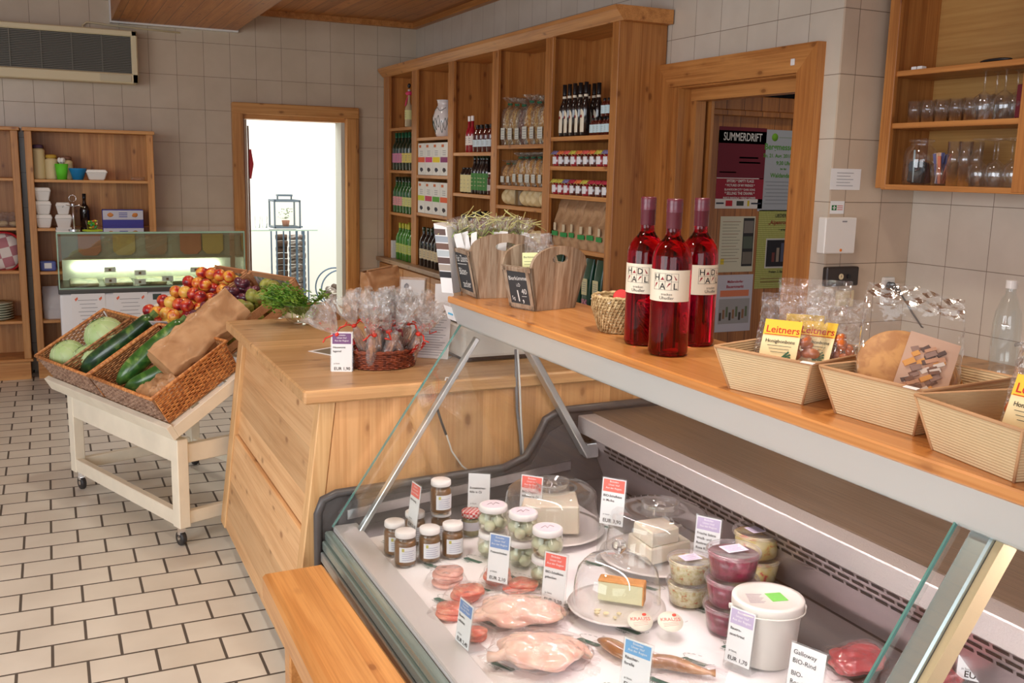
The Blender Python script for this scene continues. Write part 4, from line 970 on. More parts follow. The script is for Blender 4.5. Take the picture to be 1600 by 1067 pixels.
def raffia_pack():
    r = thing('spice_pack', 'x', 'pack', group='cellophane packs in the left wooden tub')
    build('film', film_bag(.05, .04, .16, 2., neck=.72), m_film, r)
    b = B(); b.blob((0, 0, .05), (.02, .015, .048), 3, .15, 5); build('filling', b, two_tone('dried_petals', srgb(214, 178, 150), srgb(150, 168, 110), 60., c3=srgb(190, 120, 110)), r)
    b = B(); b.box(-.010, .010, -.0235, -.0225, .04, .125); build('label_strip', b, m_paper, r)
    b = B(); rn = random.Random(3)
    for i in range(9):
        a = rn.uniform(0, 6.28); L = rn.uniform(.03, .07)
        b.tube([(0, 0, .115), (L*.4*math.cos(a), L*.4*math.sin(a), .125+L*.5), (L*math.cos(a), L*math.sin(a), .125+L*rn.uniform(.1, 1))], .0011, 4)
    b.lathe([(.007, .112), (.009, .115), (.007, .118)], 12); build('raffia_bow', b, m_raffia, r)
    b = B(); [b.tube([(0, 0, .112), (.02*math.cos(a), .02*math.sin(a), .13), (.035*math.cos(a), .035*math.sin(a), .12)], .0012, 4) for a in (.3, 2.2, 4.4)]; build('green_raffia_bow', b, m_raffia2, r); return r
rp = Many(raffia_pack())
c0 = Vector((1.145, 2.655, TOPZ+.012)); ca, sa = math.cos(R(-6)), math.sin(R(-6))
for i, (x, y, tx, ty, lb) in enumerate(((.02, .03, -14, -16, 'raffia-tied pack leaning out at the near left of the left tub'), (.03, .085, -8, -18, 'raffia-tied pack in the middle left of the left tub'), (.03, .135, 8, -14, 'raffia-tied pack at the far left corner of the left tub'), (.08, .04, -12, 4, 'raffia-tied pack near the handle side of the left tub'), (.08, .10, 2, 2, 'raffia-tied pack in the centre of the left tub'), (.125, .05, -8, 14, 'raffia-tied pack at the right end of the left tub'), (.125, .115, 8, 12, 'raffia-tied pack at the far right corner of the left tub'))):
    rp(c0+Vector((x*ca-y*sa, x*sa+y*ca, .022)), (R(tx), R(ty), R(-70+i*13)), lb, scale=1.3)
def caraway():
    c = Vector((1.195, 2.366, TOPZ+.010))
    for i, (x, y, tx, lb) in enumerate(((.05, .05, -6, 'clear pack of brown caraway with yellow label in the right tub'), (.095, .075, 10, 'clear pack of brown caraway behind the yellow-labelled one'))):
        p = c+Vector((x-.015, y+x*.26, .03)); r = thing('caraway_pack', lb, 'pack', p, (R(tx), R(-4), R(-48)))
        build('film', film_bag(.075, .045, .17, 5.+i), m_film, r)
        b = B(); b.blob((0, 0, .045), (.03, .017, .04), 3, .12, 5); build('filling', b, two_tone('caraway_seed', srgb(120, 84, 50), srgb(70, 46, 26), 220.), r)
        if i == 0:
            b = B(); b.box(-.034, .012, -.026, -.0252, .045, .115); l = build('label', b, band((222, 226, 168)), r)
            b = B(); b.text('Bierkümmel', .008, T(-.030, -.0262, .10) @ XZ); 
            for k in range(5): b.box(-.028, .002+.004*(k % 2), -.0264, -.0262, .09-k*.008, .0908-k*.008)
            build('lettering', b, m_ink, l, recalc=False)
caraway()
# tall leaflet dispenser behind the left tub
def tower():
    p = at(703, 459, z=TOPZ); p.z = TOPZ+.0005; r = thing('leaflet_dispenser', 'tall white cardboard leaflet dispenser at the far end of the case top', 'leaflet dispenser', p+Vector((.0, .02, 0)), (0, 0, R(-52)))
    b = B(); b.hexa([(-.02, 0, 0), (.02, 0, 0), (.02, .05, 0), (-.02, .05, 0)], [(-.035, -.03, .215), (.012, -.03, .205), (.012, .03, .21), (-.035, .03, .218)]); build('box', b, m_paper, r)
    cols = [(96, 78, 72), (150, 160, 170), (110, 84, 74), (176, 186, 190), (90, 70, 66), (160, 150, 140), (40, 40, 44)]
    for k, c in enumerate(cols):
        b = B(); z0 = .2-k*.022; f = lambda z: (-.02-.015*z/.215, -.0012-.03*z/.215, z)
        g = lambda z: (.02-.008*z/.215, -.0012-.03*z/.215, z)
        b.poly([f(z0-.02), g(z0-.02), g(z0-.001), f(z0-.001)]); build('picture', b, band(c), r, recalc=False)
tower()
# ------------------------------------------------------------------ corrugated cardboard trays
def corr():
    m, t = newmat('corrugated_card'); tc = t.n('TexCoord').outputs['Object']
    s = t.n('SeparateXYZ', i_0=tc).outputs; v = t.math('SINE', t.math('MULTIPLY', s[2], 2*math.pi/.0042)); v = t.math('ADD', t.math('MULTIPLY', v, .5), .5)
    nz = t.n('TexNoise', i_Vector=tc, i_Scale=25.)
    c = t.mix(t.math('MULTIPLY', nz.outputs[0], .5), srgb(214, 188, 146), srgb(194, 164, 120)); p = t.n('BsdfPrincipled', i_Base_Color=c, i_Roughness=.75)
    b = t.n('Bump', i_Strength=.55, i_Distance=.0016, i_Height=v); t.t.links.new(b.outputs[0], p.inputs['Normal']); t.out(p.outputs[0]); return m
m_corr = corr(); m_kraft = plain('kraft_card', srgb(190, 146, 104), .75)
def card_tray(loc, rot, label, W=.152, D=.186, h=.076, f=.024):
    r = thing('cardboard_tray', label, 'cardboard tray', loc, (0, 0, rot), 'corrugated cardboard trays'); t = .0035
    lo = [(0, 0, 0), (W, 0, 0), (W, D, 0), (0, D, 0)]; hi = [(-f, -f*.8, h), (W+f, -f*.8, h), (W+f, D+f*.8, h), (-f, D+f*.8, h)]
    for k, nm in enumerate(('front_wall', 'end_wall', 'back_wall', 'end_wall')):
        a, c = k, (k+1) % 4; n = (Vector(lo[c])-Vector(lo[a])).cross(Vector(hi[a])-Vector(lo[a])).normalized()*-t
        b = B(); b.hexa([lo[a], lo[c], tuple(Vector(lo[c])+n), tuple(Vector(lo[a])+n)], [hi[a], hi[c], tuple(Vector(hi[c])+n), tuple(Vector(hi[a])+n)]); build(nm, b, m_corr, r)
    b = B(); b.box(0, W, 0, D, 0, .003); build('base', b, m_kraft, r)
    b = B()
    b.tube([hi[0], hi[1], hi[2], hi[3], hi[0]], .0028, 6); build('rim', b, m_kraft, r)
    for k in (0, 1): b = B(); b.tube([lo[k], hi[k]], .0022, 6); build('corner_edge', b, m_kraft, r)
    return r
TR = [(Vector((1.100, 1.388, TOPZ+.0005)), R(-75), 'left cardboard tray holding yellow-labelled candy bags'), (Vector((1.152, 1.176, TOPZ+.0005)), R(-86), 'middle cardboard tray holding the film-wrapped brown wafers'), (Vector((1.128, .958, TOPZ+.0005)), R(-99), 'right cardboard tray at the picture edge with one candy bag')]
for p, a, l in TR: card_tray(p, a, l)
def tr_pt(k, x, y, z): p, a, _ = TR[k]; return p+Vector((x*math.cos(a)-y*math.sin(a), x*math.sin(a)+y*math.cos(a), z))
m_candy = two_tone('amber_candy', srgb(206, 110, 50), srgb(166, 74, 34), 30., rough=.15, coat=.6)
def candy_bag(k, x, y, z, tx, rz, label, sd, lab=True, name='candy_bag', honey=False, h_=.155):
    r = thing('candy_bag', label, 'candy bag', tr_pt(k, x, y, z), (R(tx), 0, TR[k][1]+R(rz)), 'candy bags in the cardboard trays')
    build('film', film_bag(.125, .045, h_, sd), m_film, r)
    b = B(); b.grid(lambda u, v: (-.066+.132*u, .0015*math.sin(u*50)+.002*math.sin(u*7), h_-.012+.026*v), 60, 2); build('seal_strip', b, m_film, r)
    rn = random.Random(int(sd*10))
    for i in range(20):
        b = B(); b.blob((0, 0, 0), (.013, .009, .010), 2, .08, 2, i); o = build('candy', b, m_candy, r); o.location = (rn.uniform(-.05, .05), rn.uniform(-.012, .012), .02+.06*rn.random()+.006*(i % 3)); o.rotation_euler = (rn.uniform(0, 3), rn.uniform(0, 3), 0)
    if lab:
        Ml = T(-.012, -.0255, .035) @ Matrix.Rotation(R(-8), 4, 'X')
        b = B(); b.box(-.034, .034, -.001, 0, 0, .082, 0, Ml); c = build('label', b, band((244, 226, 176)), r)
        b = B(); b.box(-.034, .034, -.0016, -.0011, .052, .082, 0, Ml); build('label_header', b, band((246, 198, 60)), c)
        b = B(); b.text('Leitners', .019, Ml @ T(-.030, -.002, .057) @ XZ @ Matrix.Shear('XY', 4, (.35, 0)), bold=.01); b.box(-.031, .031, -.0021, -.0018, .0525, .0537, 0, Ml); build('lettering', b, band((200, 40, 30)), c, recalc=False)
        b = B(); b.text('HoneyFriends' if honey else 'Honigbonbons', .0092, Ml @ T(0, -.002, .038) @ XZ, 'CENTER', bold=.01)
        for q in range(3): b.box(-.022+q*.004, .022-q*.003, -.0021, -.0018, .032-q*.006, .0328-q*.006, 0, Ml)
        build('small_print', b, m_ink, c, recalc=False)
        if not honey:
            b = B()
            for a in (-.5, -.1, .3, .7): b.bar(Ml @ Vector((.004, -.002, .006)), Ml @ Vector((.004+.02*math.cos(a), -.002, .01+.014*math.sin(a)+.004)), .003, .0004, (0, 1, 0))
            build('leaf_drawing', b, m_green_ink, c)
candy_bag(0, .055, .085, .006, -18, 18, 'candy bag with yellow label at the front of the left tray', 1.3)
candy_bag(0, .10, .12, .008, -24, 14, 'second candy bag standing behind the yellow-labelled one in the left tray', 2.1)
candy_bag(0, .06, .155, .012, -10, 30, 'rearmost candy bag in the left tray with its film standing up', 3.7, h_=.17)
candy_bag(2, .115, .07, .006, -12, 12, 'candy bag with yellow label in the right tray', 4.9, honey=True)
m_filmw = clear('smooth_cellophane', (.98, .98, .97), 1.4, .06, .03, (1, 1, 1), .6, 14)
def wafer_pack():
    r = thing('wafer_bag', 'clear bag of round brown wafers with a photo card in the middle tray', 'wafer bag', tr_pt(1, .085, .055, .012), (R(-38), R(6), TR[1][1]+R(44)))
    m_waf = two_tone('brown_wafer', srgb(206, 150, 84), srgb(178, 120, 62), 40., rough=.6)
    for i in range(6):
        b = B(); b.lathe([(0, -.004), (.066, -.004), (.07, 0), (.066, .004), (0, .004)], 32, mtx=Matrix.Rotation(math.pi/2, 4, 'X')); o = build('wafer', b, m_waf, r); o.location = (.008*i-.01, .004+i*.0095, .085)
    b = B(); b.box(-.028, .052, -.004, -.003, .0, .15, 0, Matrix.Rotation(R(10), 4, 'Y')); c = build('photo_card', b, band((206, 170, 148)), r)
    rn = random.Random(8); cl = [(120, 82, 66), (200, 150, 120), (226, 214, 206), (86, 66, 62), (226, 160, 80), (150, 120, 110)]
    for i in range(44):
        b = B(); x = -.016+rn.random()*.048; z = .04+rn.random()*.085; b.box(-rn.uniform(.004, .010), rn.uniform(.004, .012), -.0046-.0001*i, -.0041, -rn.uniform(.002, .005), rn.uniform(.002, .005), 0, Matrix.Rotation(R(10), 4, 'Y') @ T(x, 0, z) @ Matrix.Rotation(R(-38+rn.uniform(-12, 12)), 4, 'Y')); build('picture_patch', b, band(cl[i % 6]), c)
    b = B(); b.box(-.0278, .0518, -.0046, -.0041, .001, .024, 0, Matrix.Rotation(R(10), 4, 'Y')); build('card_footer', b, m_paper, c)
    build('film', film_bag(.16, .085, .21, 7.7), m_filmw, r)
    b = B(); b.grid(lambda u, v: (-.08+.16*u, .004*math.sin(u*9)+.012*v, .195+.05*v+.006*math.sin(u*5)), 40, 6); build('seal_strip', b, m_film, r)
wafer_pack()
for k, px, py in ((0, 1262, 567), (1, 1424, 606)):
    p = at(px, py, z=TOPZ+.079); b = B(); b.box(-.012, .012, -.004, .004, 0, .0008); o = tag(build('price_sticker', b, m_paper), 'small white sticker on the rim corner of the %s cardboard tray' % ('left', 'middle')[k], 'sticker'); o.location = p; o.rotation_euler = (R(10), 0, TR[k][1])
# papers and water bottle behind the trays, on the work counter along the side wall
b = B(); b.box(2.55, 3.425, 1.0, 3.10, .86, .90, .004); b.box(2.60, 3.42, 1.02, 3.08, 0, .86); tag(build('work_counter', b, w_ct), 'pine work counter along the tiled side wall behind the case', 'counter')
def papers():
    rn = random.Random(2)
    for i, (px, py) in enumerate(((1372, 548), (1392, 541), (1350, 540), (1400, 553))):
        p = at(px, py, z=.905); o = tag(build('paper_sheet', B().box(-.105, .105, -.148, .148, 0, .0015), [m_paper, band((196, 190, 200)), m_paper, band((214, 196, 190))][i]), ['lowest loose paper sheet', 'grey newspaper sheet', 'tilted white paper sheet', 'uppermost pinkish paper sheet'][i]+' on the work counter behind the trays', 'paper'); o.location = (p.x, p.y, .901+.002*i); o.rotation_euler = (0, 0, R(20+i*33))
papers()
def water():
    p = at(1588, 520, x=3.0); r = thing('water_bottle', 'clear plastic water bottle at right picture edge by the tiled wall', 'bottle', (p.x-.05, p.y, .901))
    h = max(.2, hV(1580, 436, p.x, p.y)-.901); s_ = h/.30
    b = B(); b.lathe([(z1*s_, z2*s_) for z1, z2 in ((0, .004), (.03, 0), (.036, .01), (.036, .06), (.034, .07), (.036, .08), (.036, .18), (.032, .215), (.02, .25), (.0125, .265), (.0125, .285))], 28); build('bottle', b, clear('pet_plastic', (.9, .94, .94), 1.6, .05, .04), r)
    b = B(); b.cyl(.0145*s_, .278*s_, .30*s_, bev=.001); build('cap', b, m_white, r)
    b = B(); b.text('eau', .03, T(-.02, -.0385*s_, .13*s_) @ XZ); build('lettering', b, m_grey_ink, r, recalc=False)
water()
# ------------------------------------------------------------------ goods on the till counter
def bowl():
    c = Vector((.935, 4.02, CT+.0005)); r = thing('glass_bowl', 'clear glass bowl of water with parsley at the counter corner', 'bowl', c)
    b = B(); b.lathe([(0, .004), (.035, .0), (.040, .004), (.065, .018), (.088, .05), (.095, .082), (.098, .085), (.092, .084), (.084, .052), (.06, .024), (.03, .009), (0, .008)], 40); build('bowl', b, clear('bowl_glass', (.96, .98, .96), 1.6, .02), r)
    b = B(); rn = random.Random(4); st_ = B()
    def sprig(o, d, L):
        d = d.normalized(); pts = [o+d*L*t+Vector((0, 0, -.035*t*t*L/.15)) for t in (0, .35, .7, 1)]
        st_.tube(pts, .0013, 4)
        for t in range(13):
            q = pts[3].lerp(pts[1], rn.random()*.8)+Vector((rn.gauss(0, .014), rn.gauss(0, .014), rn.gauss(0, .012)))
            for k in range(3):
                a = rn.uniform(0, 6.28); e1 = Vector((math.cos(a), math.sin(a), rn.uniform(-.4, .6))).normalized(); e2 = e1.cross(Vector((rn.random(), rn.random(), 1))).normalized(); s_ = rn.uniform(.011, .018)
                b.poly([q, q+e1*s_*.5+e2*s_*.45, q+e1*s_*.8+e2*s_*.2, q+e1*s_*1.2, q+e1*s_*.8-e2*s_*.2, q+e1*s_*.5-e2*s_*.45])
    for i in range(70):
        a = rn.uniform(2.3, 4.3) if i < 62 else rn.uniform(0, 6.28); sprig(Vector((rn.uniform(-.03, .03), rn.uniform(-.03, .03), .04)), Vector((math.cos(a), math.sin(a)*.8+.2, rn.uniform(.6, 1.7))), rn.uniform(.10, .22))
    q = thing('parsley', 'bunch of fresh green parsley hanging over the glass bowl rim', 'parsley', c)
    build('leaves', b, two_tone('parsley_leaf', srgb(104, 158, 52), srgb(156, 196, 84), 30., rough=.5), q, recalc=False); build('stems', st_, plain('parsley_stem', srgb(130, 170, 90), .5), q)
    b = B()
    for i in range(16):
        a = rn.uniform(0, 6.28); rr2 = rn.uniform(.01, .05); o = Vector((rr2*math.cos(a), rr2*math.sin(a), .02)); b.tube([o, o+Vector((rn.uniform(-.02, .03), rn.uniform(-.02, .02), .035))], .002, 4)
    build('submerged_stems', b, plain('pale_stem', srgb(176, 196, 80), .5), q)
bowl()
def stick_basket():
    c = Vector((.985, 3.065, CT+.001)); r = thing('oval_basket', 'oval brown wicker basket of cellophane-wrapped sticks on the counter', 'basket', c, (0, 0, R(8)))
    m_rb = two_tone('reddish_wicker', srgb(140, 66, 36), srgb(96, 40, 22), 60., rough=.45)
    b = B(); ax, ay = .118, .09; rows = 9
    for j in range(rows):
        k = .90+.10*j/rows; z = .004+j*.0062
        b.tube([((ax*k+.002*math.sin(i*math.pi/2+j*math.pi))*math.cos(2*math.pi*i/96), (ay*k+.002*math.sin(i*math.pi/2+j*math.pi))*math.sin(2*math.pi*i/96), z) for i in range(97)], .0032, 4)
    for i in range(48):
        a = 2*math.pi*i/48; b.tube([(ax*.9*math.cos(a), ay*.9*math.sin(a), 0), (ax*math.cos(a), ay*math.sin(a), .058)], .0016, 4)
    b.lathe([(0, .001), (ax*.9, .001)], 48, sy=ay/ax); build('wall', b, m_rb, r, recalc=False)
    b = B()
    for q in range(2):
        b.tube([((ax+.003)*math.cos(2*math.pi*i/96), (ay+.003)*math.sin(2*math.pi*i/96), .06+.003*math.sin(i*.8+q*math.pi)) for i in range(97)], .0034, 5)
    build('rim', b, m_rb, r)
    q = tag(build('napkin', B().grid(lambda u, v: ((.02+.118*u)*math.cos(-1.2+3.6*v), (.02+.095*u)*math.sin(-1.2+3.6*v), .015+.05*u**2+.006*math.sin(v*22)*u+(.008 if u > .9 else 0)), 8, 60), napk()), 'red napkin with white dots lining the oval basket', 'napkin'); q.location = c+Vector((.006, 0, .004)); q.rotation_euler = (0, 0, R(8))
    return c
def napk():
    m, t = newmat('dotted_napkin'); tc = t.n('TexCoord').outputs['Object']; vo = t.n('TexVoronoi', i_Vector=tc, i_Scale=75., i_Randomness=.2)
    c = t.ramp(vo.outputs['Distance'], [(.28, (.85, .8, .8)), (.34, srgb(214, 36, 34))]); p = t.n('BsdfPrincipled', i_Base_Color=c, i_Roughness=.7); t.out(p.outputs[0]); return m
bc = stick_basket()
m_rib = plain('red_ribbon', srgb(226, 52, 30), .35, coat=.3); m_rib2 = plain('maroon_ribbon', srgb(110, 24, 36), .4)
m_stick = two_tone('meat_stick', srgb(150, 84, 48), srgb(196, 136, 88), 30., rough=.45, coat=.3)
m_wrap = clear('wrap_film', (.96, .96, .96), 2.4, .09, .12, (1, .98, .96), .9, 40)
def stick_pack(rib, nm, sd):
    r = thing('stick_pack', nm, 'stick pack', group='cellophane stick packs in the oval basket'); rn = random.Random(sd)
    for i in range(4):
        b = B(); a = i*1.57; b.tube([(.006*math.cos(a), .006*math.sin(a), .0), (.007*math.cos(a+.4), .007*math.sin(a+.4), .05), (.004*math.cos(a), .004*math.sin(a), .10)], .0046, 8); build('stick', b, m_stick, r)
    b = B()
    def fn(u, v):
        th = 2*math.pi*u; z = v*.20
        k = .015 if z < .09 else (.015-.011*(z-.09)/.025 if z < .115 else .004+.042*((z-.115)/.085)**.8)
        k *= 1+.18*math.sin(th*6+sd+z*30)*max(0, (z-.09)/.11)+.12*math.sin(th*11+sd*2)*max(0, (z-.09)/.11)
        return (k*math.cos(th), k*math.sin(th)*(.75 if z > .115 else 1), z+.008*math.sin(th*4+sd)*(z > .17))
    b.grid(fn, 48, 26, closed=True); build('film', b, m_wrap, r)
    b = B(); b.lathe([(.0045, .111), (.0065, .114), (.0045, .117)], 10)
    for s_ in (-1, 1): b.tube([(0, 0, .114), (s_*.018, rn.uniform(-.01, .01), .122), (s_*.03, rn.uniform(-.015, .01), .114+rn.uniform(-.01, .012)), (s_*.042, rn.uniform(-.01, .01), .12)], .0022, 4)
    b.lathe([(.0, .108), (.008, .112), (.006, .118), (0, .12)], 8, at_=(0, -.005, 0)); build('ribbon', b, rib, r); return r
sp = [Many(stick_pack(m_rib, 'x', 1)), Many(stick_pack(m_rib, 'x', 5)), Many(stick_pack(m_rib2, 'x', 9))]
k = 0
for i, (x, y) in enumerate(((-.085, -.01), (-.06, -.045), (-.03, -.06), (.0, -.062), (.03, -.058), (.06, -.045), (.085, -.01), (-.05, .0), (-.02, -.02), (.015, -.02), (.05, -.005), (-.07, .03), (-.03, .03), (.01, .03), (.045, .04), (.075, .03), (0, .065))):
    side = 'left' if x < -.035 else 'right' if x > .035 else 'middle'; row = 'front' if y < -.03 else 'back' if y > .02 else 'centre'
    kind = 2 if i in (2, 10, 13) else i % 2
    sp[kind](bc+Vector((x, y, .006)), (R(-y*330), R(x*420), R(i*47)), 'cellophane stick pack with %s ribbon, %s %s of the basket%s' % ('maroon' if kind == 2 else 'red', row, side, {1: ', towards the middle', 5: ', by the rim', 7: ', upper one', 11: ', far one', 15: ', outer one', 3: ', left one', 4: ', right one', 8: ', left one', 9: ', right one', 12: ', nearer one', 16: ', rearmost one'}.get(i, '')), scale=1.22)
p = Vector((.828, 3.02, CT+.0005))
price_card('white price card with purple header leaning on the oval basket', p, hV(548, 520, p.x, p.y), hV(535, 582, p.x, p.y)+.002, R(-22), (122, 84, 128), ('Hauswurst', 'lagernd'), 'EUR 1,90', group='none'); del bpy.data.objects[[o.name for o in bpy.data.objects if o.name.startswith('price_card')][-1]]['group']
b = B(); b.box(-.10, .06, -.05, .055, 0, .0012); o = tag(build('leaflet', b, m_paper), 'white leaflet lying under the oval basket', 'leaflet'); o.location = (.90, 3.33, CT+.0005); o.rotation_euler = (0, 0, R(-62))
b = B(); b.box(-.085, .045, -.04, .045, .0012, .0018); build('photo', b, band((120, 110, 90)), o)
def holder():
    p = Vector((1.33, 3.78, CT+.0005)); r = thing('brochure_holder', 'clear acrylic holder with white brochures behind the stick packs', 'brochure holder', p, (0, 0, R(-32)))
    Mt = Matrix.Rotation(R(-14), 4, 'X')
    b = B(); b.box(-.055, .055, -.012, -.010, 0, .21, 0, Mt); b.box(-.055, .055, .012, .014, 0, .21, 0, Mt); b.box(-.055, -.053, -.012, .014, 0, .21, 0, Mt); b.box(.053, .055, -.012, .014, 0, .21, 0, Mt); b.box(-.055, .055, -.012, .06, 0, .002); build('holder', b, m_acryl, r)
    b = B(); b.box(-.05, .05, -.008, .008, .004, .20, 0, Mt); c = build('brochure', b, m_paper, r)
    b = B(); b.prism([(-.035, -.009, .165), (-.015, -.009, .165), (-.015, -.009, .177), (-.025, -.009, .186), (-.035, -.009, .177)], (0, -.0006, 0)); b.bm.transform(Mt); build('house_print', b, band((90, 110, 130)), c)
holder()
def bread_bags():
    for i, (px, py, w_, d_, h_, q, l) in enumerate(((508, 492, .13, .10, .10, (0, .4, .2), 'open brown paper bag behind the parsley bowl'), (556, 494, .12, .09, .12, (.1, .25, .3), 'small crumpled brown paper bag between the other bread bags'), (600, 492, .20, .12, .215, (-.10, .0, 1), 'tall upright brown paper bag near the counter back edge'), (655, 490, .17, .11, .10, (.2, .1, .8), 'low brown paper bag behind the brochure holder'))):
        p = at(px, py, z=CT); p = Vector((p.x, min(p.y, 4.08), CT+.003)); p.x = at(px, py, y=p.y).x
        paper_bag(orient(p, p+Vector(q), i*1.0), w_, d_, h_, l, 20.+i*3, 'bread_bag')
bread_bags()
def standing_sheet(nm, px0, py0, w_, h_, rot, label, lines, tilt=-12):
    p = at(px0, py0, z=CT); p.z = CT+.001; r = thing(nm, label, 'sign', p, (0, 0, rot)); Mt = Matrix.Rotation(R(tilt), 4, 'X')
    b = B(); b.box(0, w_, 0, .002, 0, h_, 0, Mt); b.box(0, w_, .0, .05, 0, .002); build('sheet', b, m_paper, r)
    if lines:
        b = B()
        for k in range(lines): b.box(.012, w_-.014-.02*((k*7) % 3)/2, -.001, -.0002, h_-.02-k*.0088, h_-.0184-k*.0088, 0, Mt)
        build('print', b, m_grey_ink, r)
    return r
standing_sheet('notice_sheet', 640, 558, .14, .155, R(-38), 'printed notice sheet leaning beside the white scale', 15)
standing_sheet('blank_board', 676, 545, .07, .24, R(-30), 'tall blank white board standing at the end of the case', 0)
def scale_box():
    r = thing('weighing_scale', 'white weighing scale standing on the counter behind the case glass', 'scale', (1.41, 3.12, CT+.001))
    b = B(); b.box(-.16, .13, -.10, .16, .014, .12, .012, seg=2); build('housing', b, plain('scale_white', srgb(222, 222, 218), .45), r)
    b = B(); b.box(-.15, .12, -.095, .15, .004, .016); build('underside', b, m_black, r)
    for x, y in ((-.13, -.08), (.10, -.08), (-.13, .13), (.10, .13)): b = B(); b.cyl(.010, 0, .006, (x, y, 0)); build('foot', b, m_dark, r)
    b = B(); b.box(-.14, .11, -.08, .14, .124, .132, .002); b.box(-.02, .0, .02, .04, .12, .126); build('weighing_plate', b, m_steel, r)
scale_box()
b = B(); pts = [at(806, 546, y=2.775), at(807, 600, y=2.778), at(808, 640, y=2.778), at(813, 680, y=2.778), at(816, 728, y=2.778)]; b.tube(pts, .0055, 6); tag(build('power_cable', b, plain('cable_grey', (.2, .2, .21), .4)), 'dark grey cable hanging down the counter front behind the glass', 'cable')
b = B(); pts = [at(809, 546, y=2.770), at(812, 600, y=2.770), at(814, 650, y=2.770), at(819, 728, y=2.770)]; b.tube(pts, .0035, 6); tag(build('power_cable', b, m_white), 'white cable hanging beside the dark grey one on the counter front', 'cable')
b = B(); pts = [at(x, y, y=2.785) for x, y in ((716, 573), (697, 590), (687, 620), (683, 638), (690, 662), (698, 680), (706, 705), (722, 728), (741, 742))]; pts[0].z = CT+.004; b.tube(pts, .0028, 6); o = tag(build('power_cable', b, m_white), 'thin white cable curving down the counter front from the scale', 'cable')
b = B(); b.tube([at(683, 638, y=2.782), at(690, 660, y=2.782), at(697, 679, y=2.782)], .0042, 6); build('cable_joint', b, m_dark, o, world=False)
# ------------------------------------------------------------------ goods inside the display case
m_jlid = plain('white_lid', srgb(238, 232, 230), .35); m_jlab = plain('white_jar_label', srgb(226, 226, 230), .6)
m_honey = plain('brown_preserve', srgb(120, 74, 22), .3, var=.3, vs=60, coat=.4)
def jam_jar():
    r = thing('preserve_jar', 'x', 'jar', group='brown preserve jars in the display case'); rr, h = .0305, .096
    b = B(); b.lathe([(0, .002), (rr*.9, 0), (rr, .006), (rr, h*.70), (rr*.88, h*.80), (rr*.86, h*.84)], 32); build('glass', b, m_jarglass, r)
    b = B(); b.lathe([(0, .004), (rr*.86, .004), (rr*.94, .008), (rr*.94, h*.68), (rr*.8, h*.76), (0, h*.76)], 28); build('filling', b, m_honey, r)
    b = B(); b.lathe([(0, h*.99), (rr*.86, h), (rr*.92, h*.985), (rr*.94, h*.86), (rr*.90, h*.84)], 32); build('lid', b, m_jlid, r)
    b = B(); R2 = rr+.0006; b.grid(lambda u, v: (R2*math.sin(-.85+1.7*u), -R2*math.cos(-.85+1.7*u), .016+.042*v), 16, 1); l = build('label', b, m_jlab, r, recalc=False)
    b = B(); R2 += .0004
    for k in range(5): b.grid(lambda u, v, k=k: (R2*math.sin(-.6+(1.1-.15*(k % 2))*u), -R2*math.cos(-.6+(1.1-.15*(k % 2))*u), .022+k*.006+.0011*v), 8, 1)
    build('print', b, band((130, 130, 170)), l, recalc=False)
    b = B(); b.grid(lambda u, v: (R2*math.sin(-.62+.22*u), -R2*math.cos(-.62+.22*u), .046+.009*v), 4, 1); build('emblem', b, band((190, 180, 90)), l, recalc=False); return r
jj = Many(jam_jar())
JH = .0962
for px, py, lb in ((637, 889, 'brown preserve jar at the front left of the case'), (620, 872, 'brown preserve jar half hidden at the far left of the group'), (675, 883, 'brown preserve jar in the middle of the front row'), (711, 876, 'brown preserve jar at the right end of the front row'), (652, 856, 'brown preserve jar in the back row behind the middle one'), (693, 853, 'brown preserve jar in the back row carrying the top jar')):
    p = on_deck(px, py-2); p.y += .02; p.z = dz(p.x)+.0035; jj(p, (0, 0, face_cam(p, R(18))), lb)
    if 'carrying' in lb: top = p+Vector((-.01, -.02, JH)); 
jj(top, (0, 0, face_cam(top, R(25))), 'brown preserve jar stacked on top of the others')
def red_jar():
    p = on_deck(740, 840); p.y += .02; r = thing('jam_jar', 'small jar with red and white chequered lid behind the preserves', 'jar', p+Vector((0, 0, .001)))
    b = B(); b.lathe([(0, .002), (.026, 0), (.028, .006), (.028, .05), (.024, .058)], 28); build('glass', b, m_jarglass, r)
    b = B(); b.lathe([(0, .004), (.0255, .004), (.0255, .05), (0, .05)], 24); build('filling', b, plain('pale_jar_filling', srgb(150, 140, 96), .5, var=.3, vs=60), r)
    m, t = newmat('red_check'); tc = t.n('TexCoord').outputs['Object']; ck = t.n('TexChecker', i_Vector=tc, i_Color1=srgb(206, 40, 46), i_Color2=srgb(232, 214, 210), i_Scale=130.); p_ = t.n('BsdfPrincipled', i_Base_Color=ck.outputs[0], i_Roughness=.4); t.out(p_.outputs[0])
    b = B(); b.lathe([(0, .074), (.027, .074), (.029, .071), (.029, .058), (.027, .057)], 28); build('lid', b, m, r)
    b = B(); b.lathe([(.0286, .02), (.0286, .045)], 28); build('label', b, band((200, 198, 206)), r)
red_jar()
m_ball = plain('cheese_ball', srgb(222, 220, 196), .4, coat=.4, var=.06)
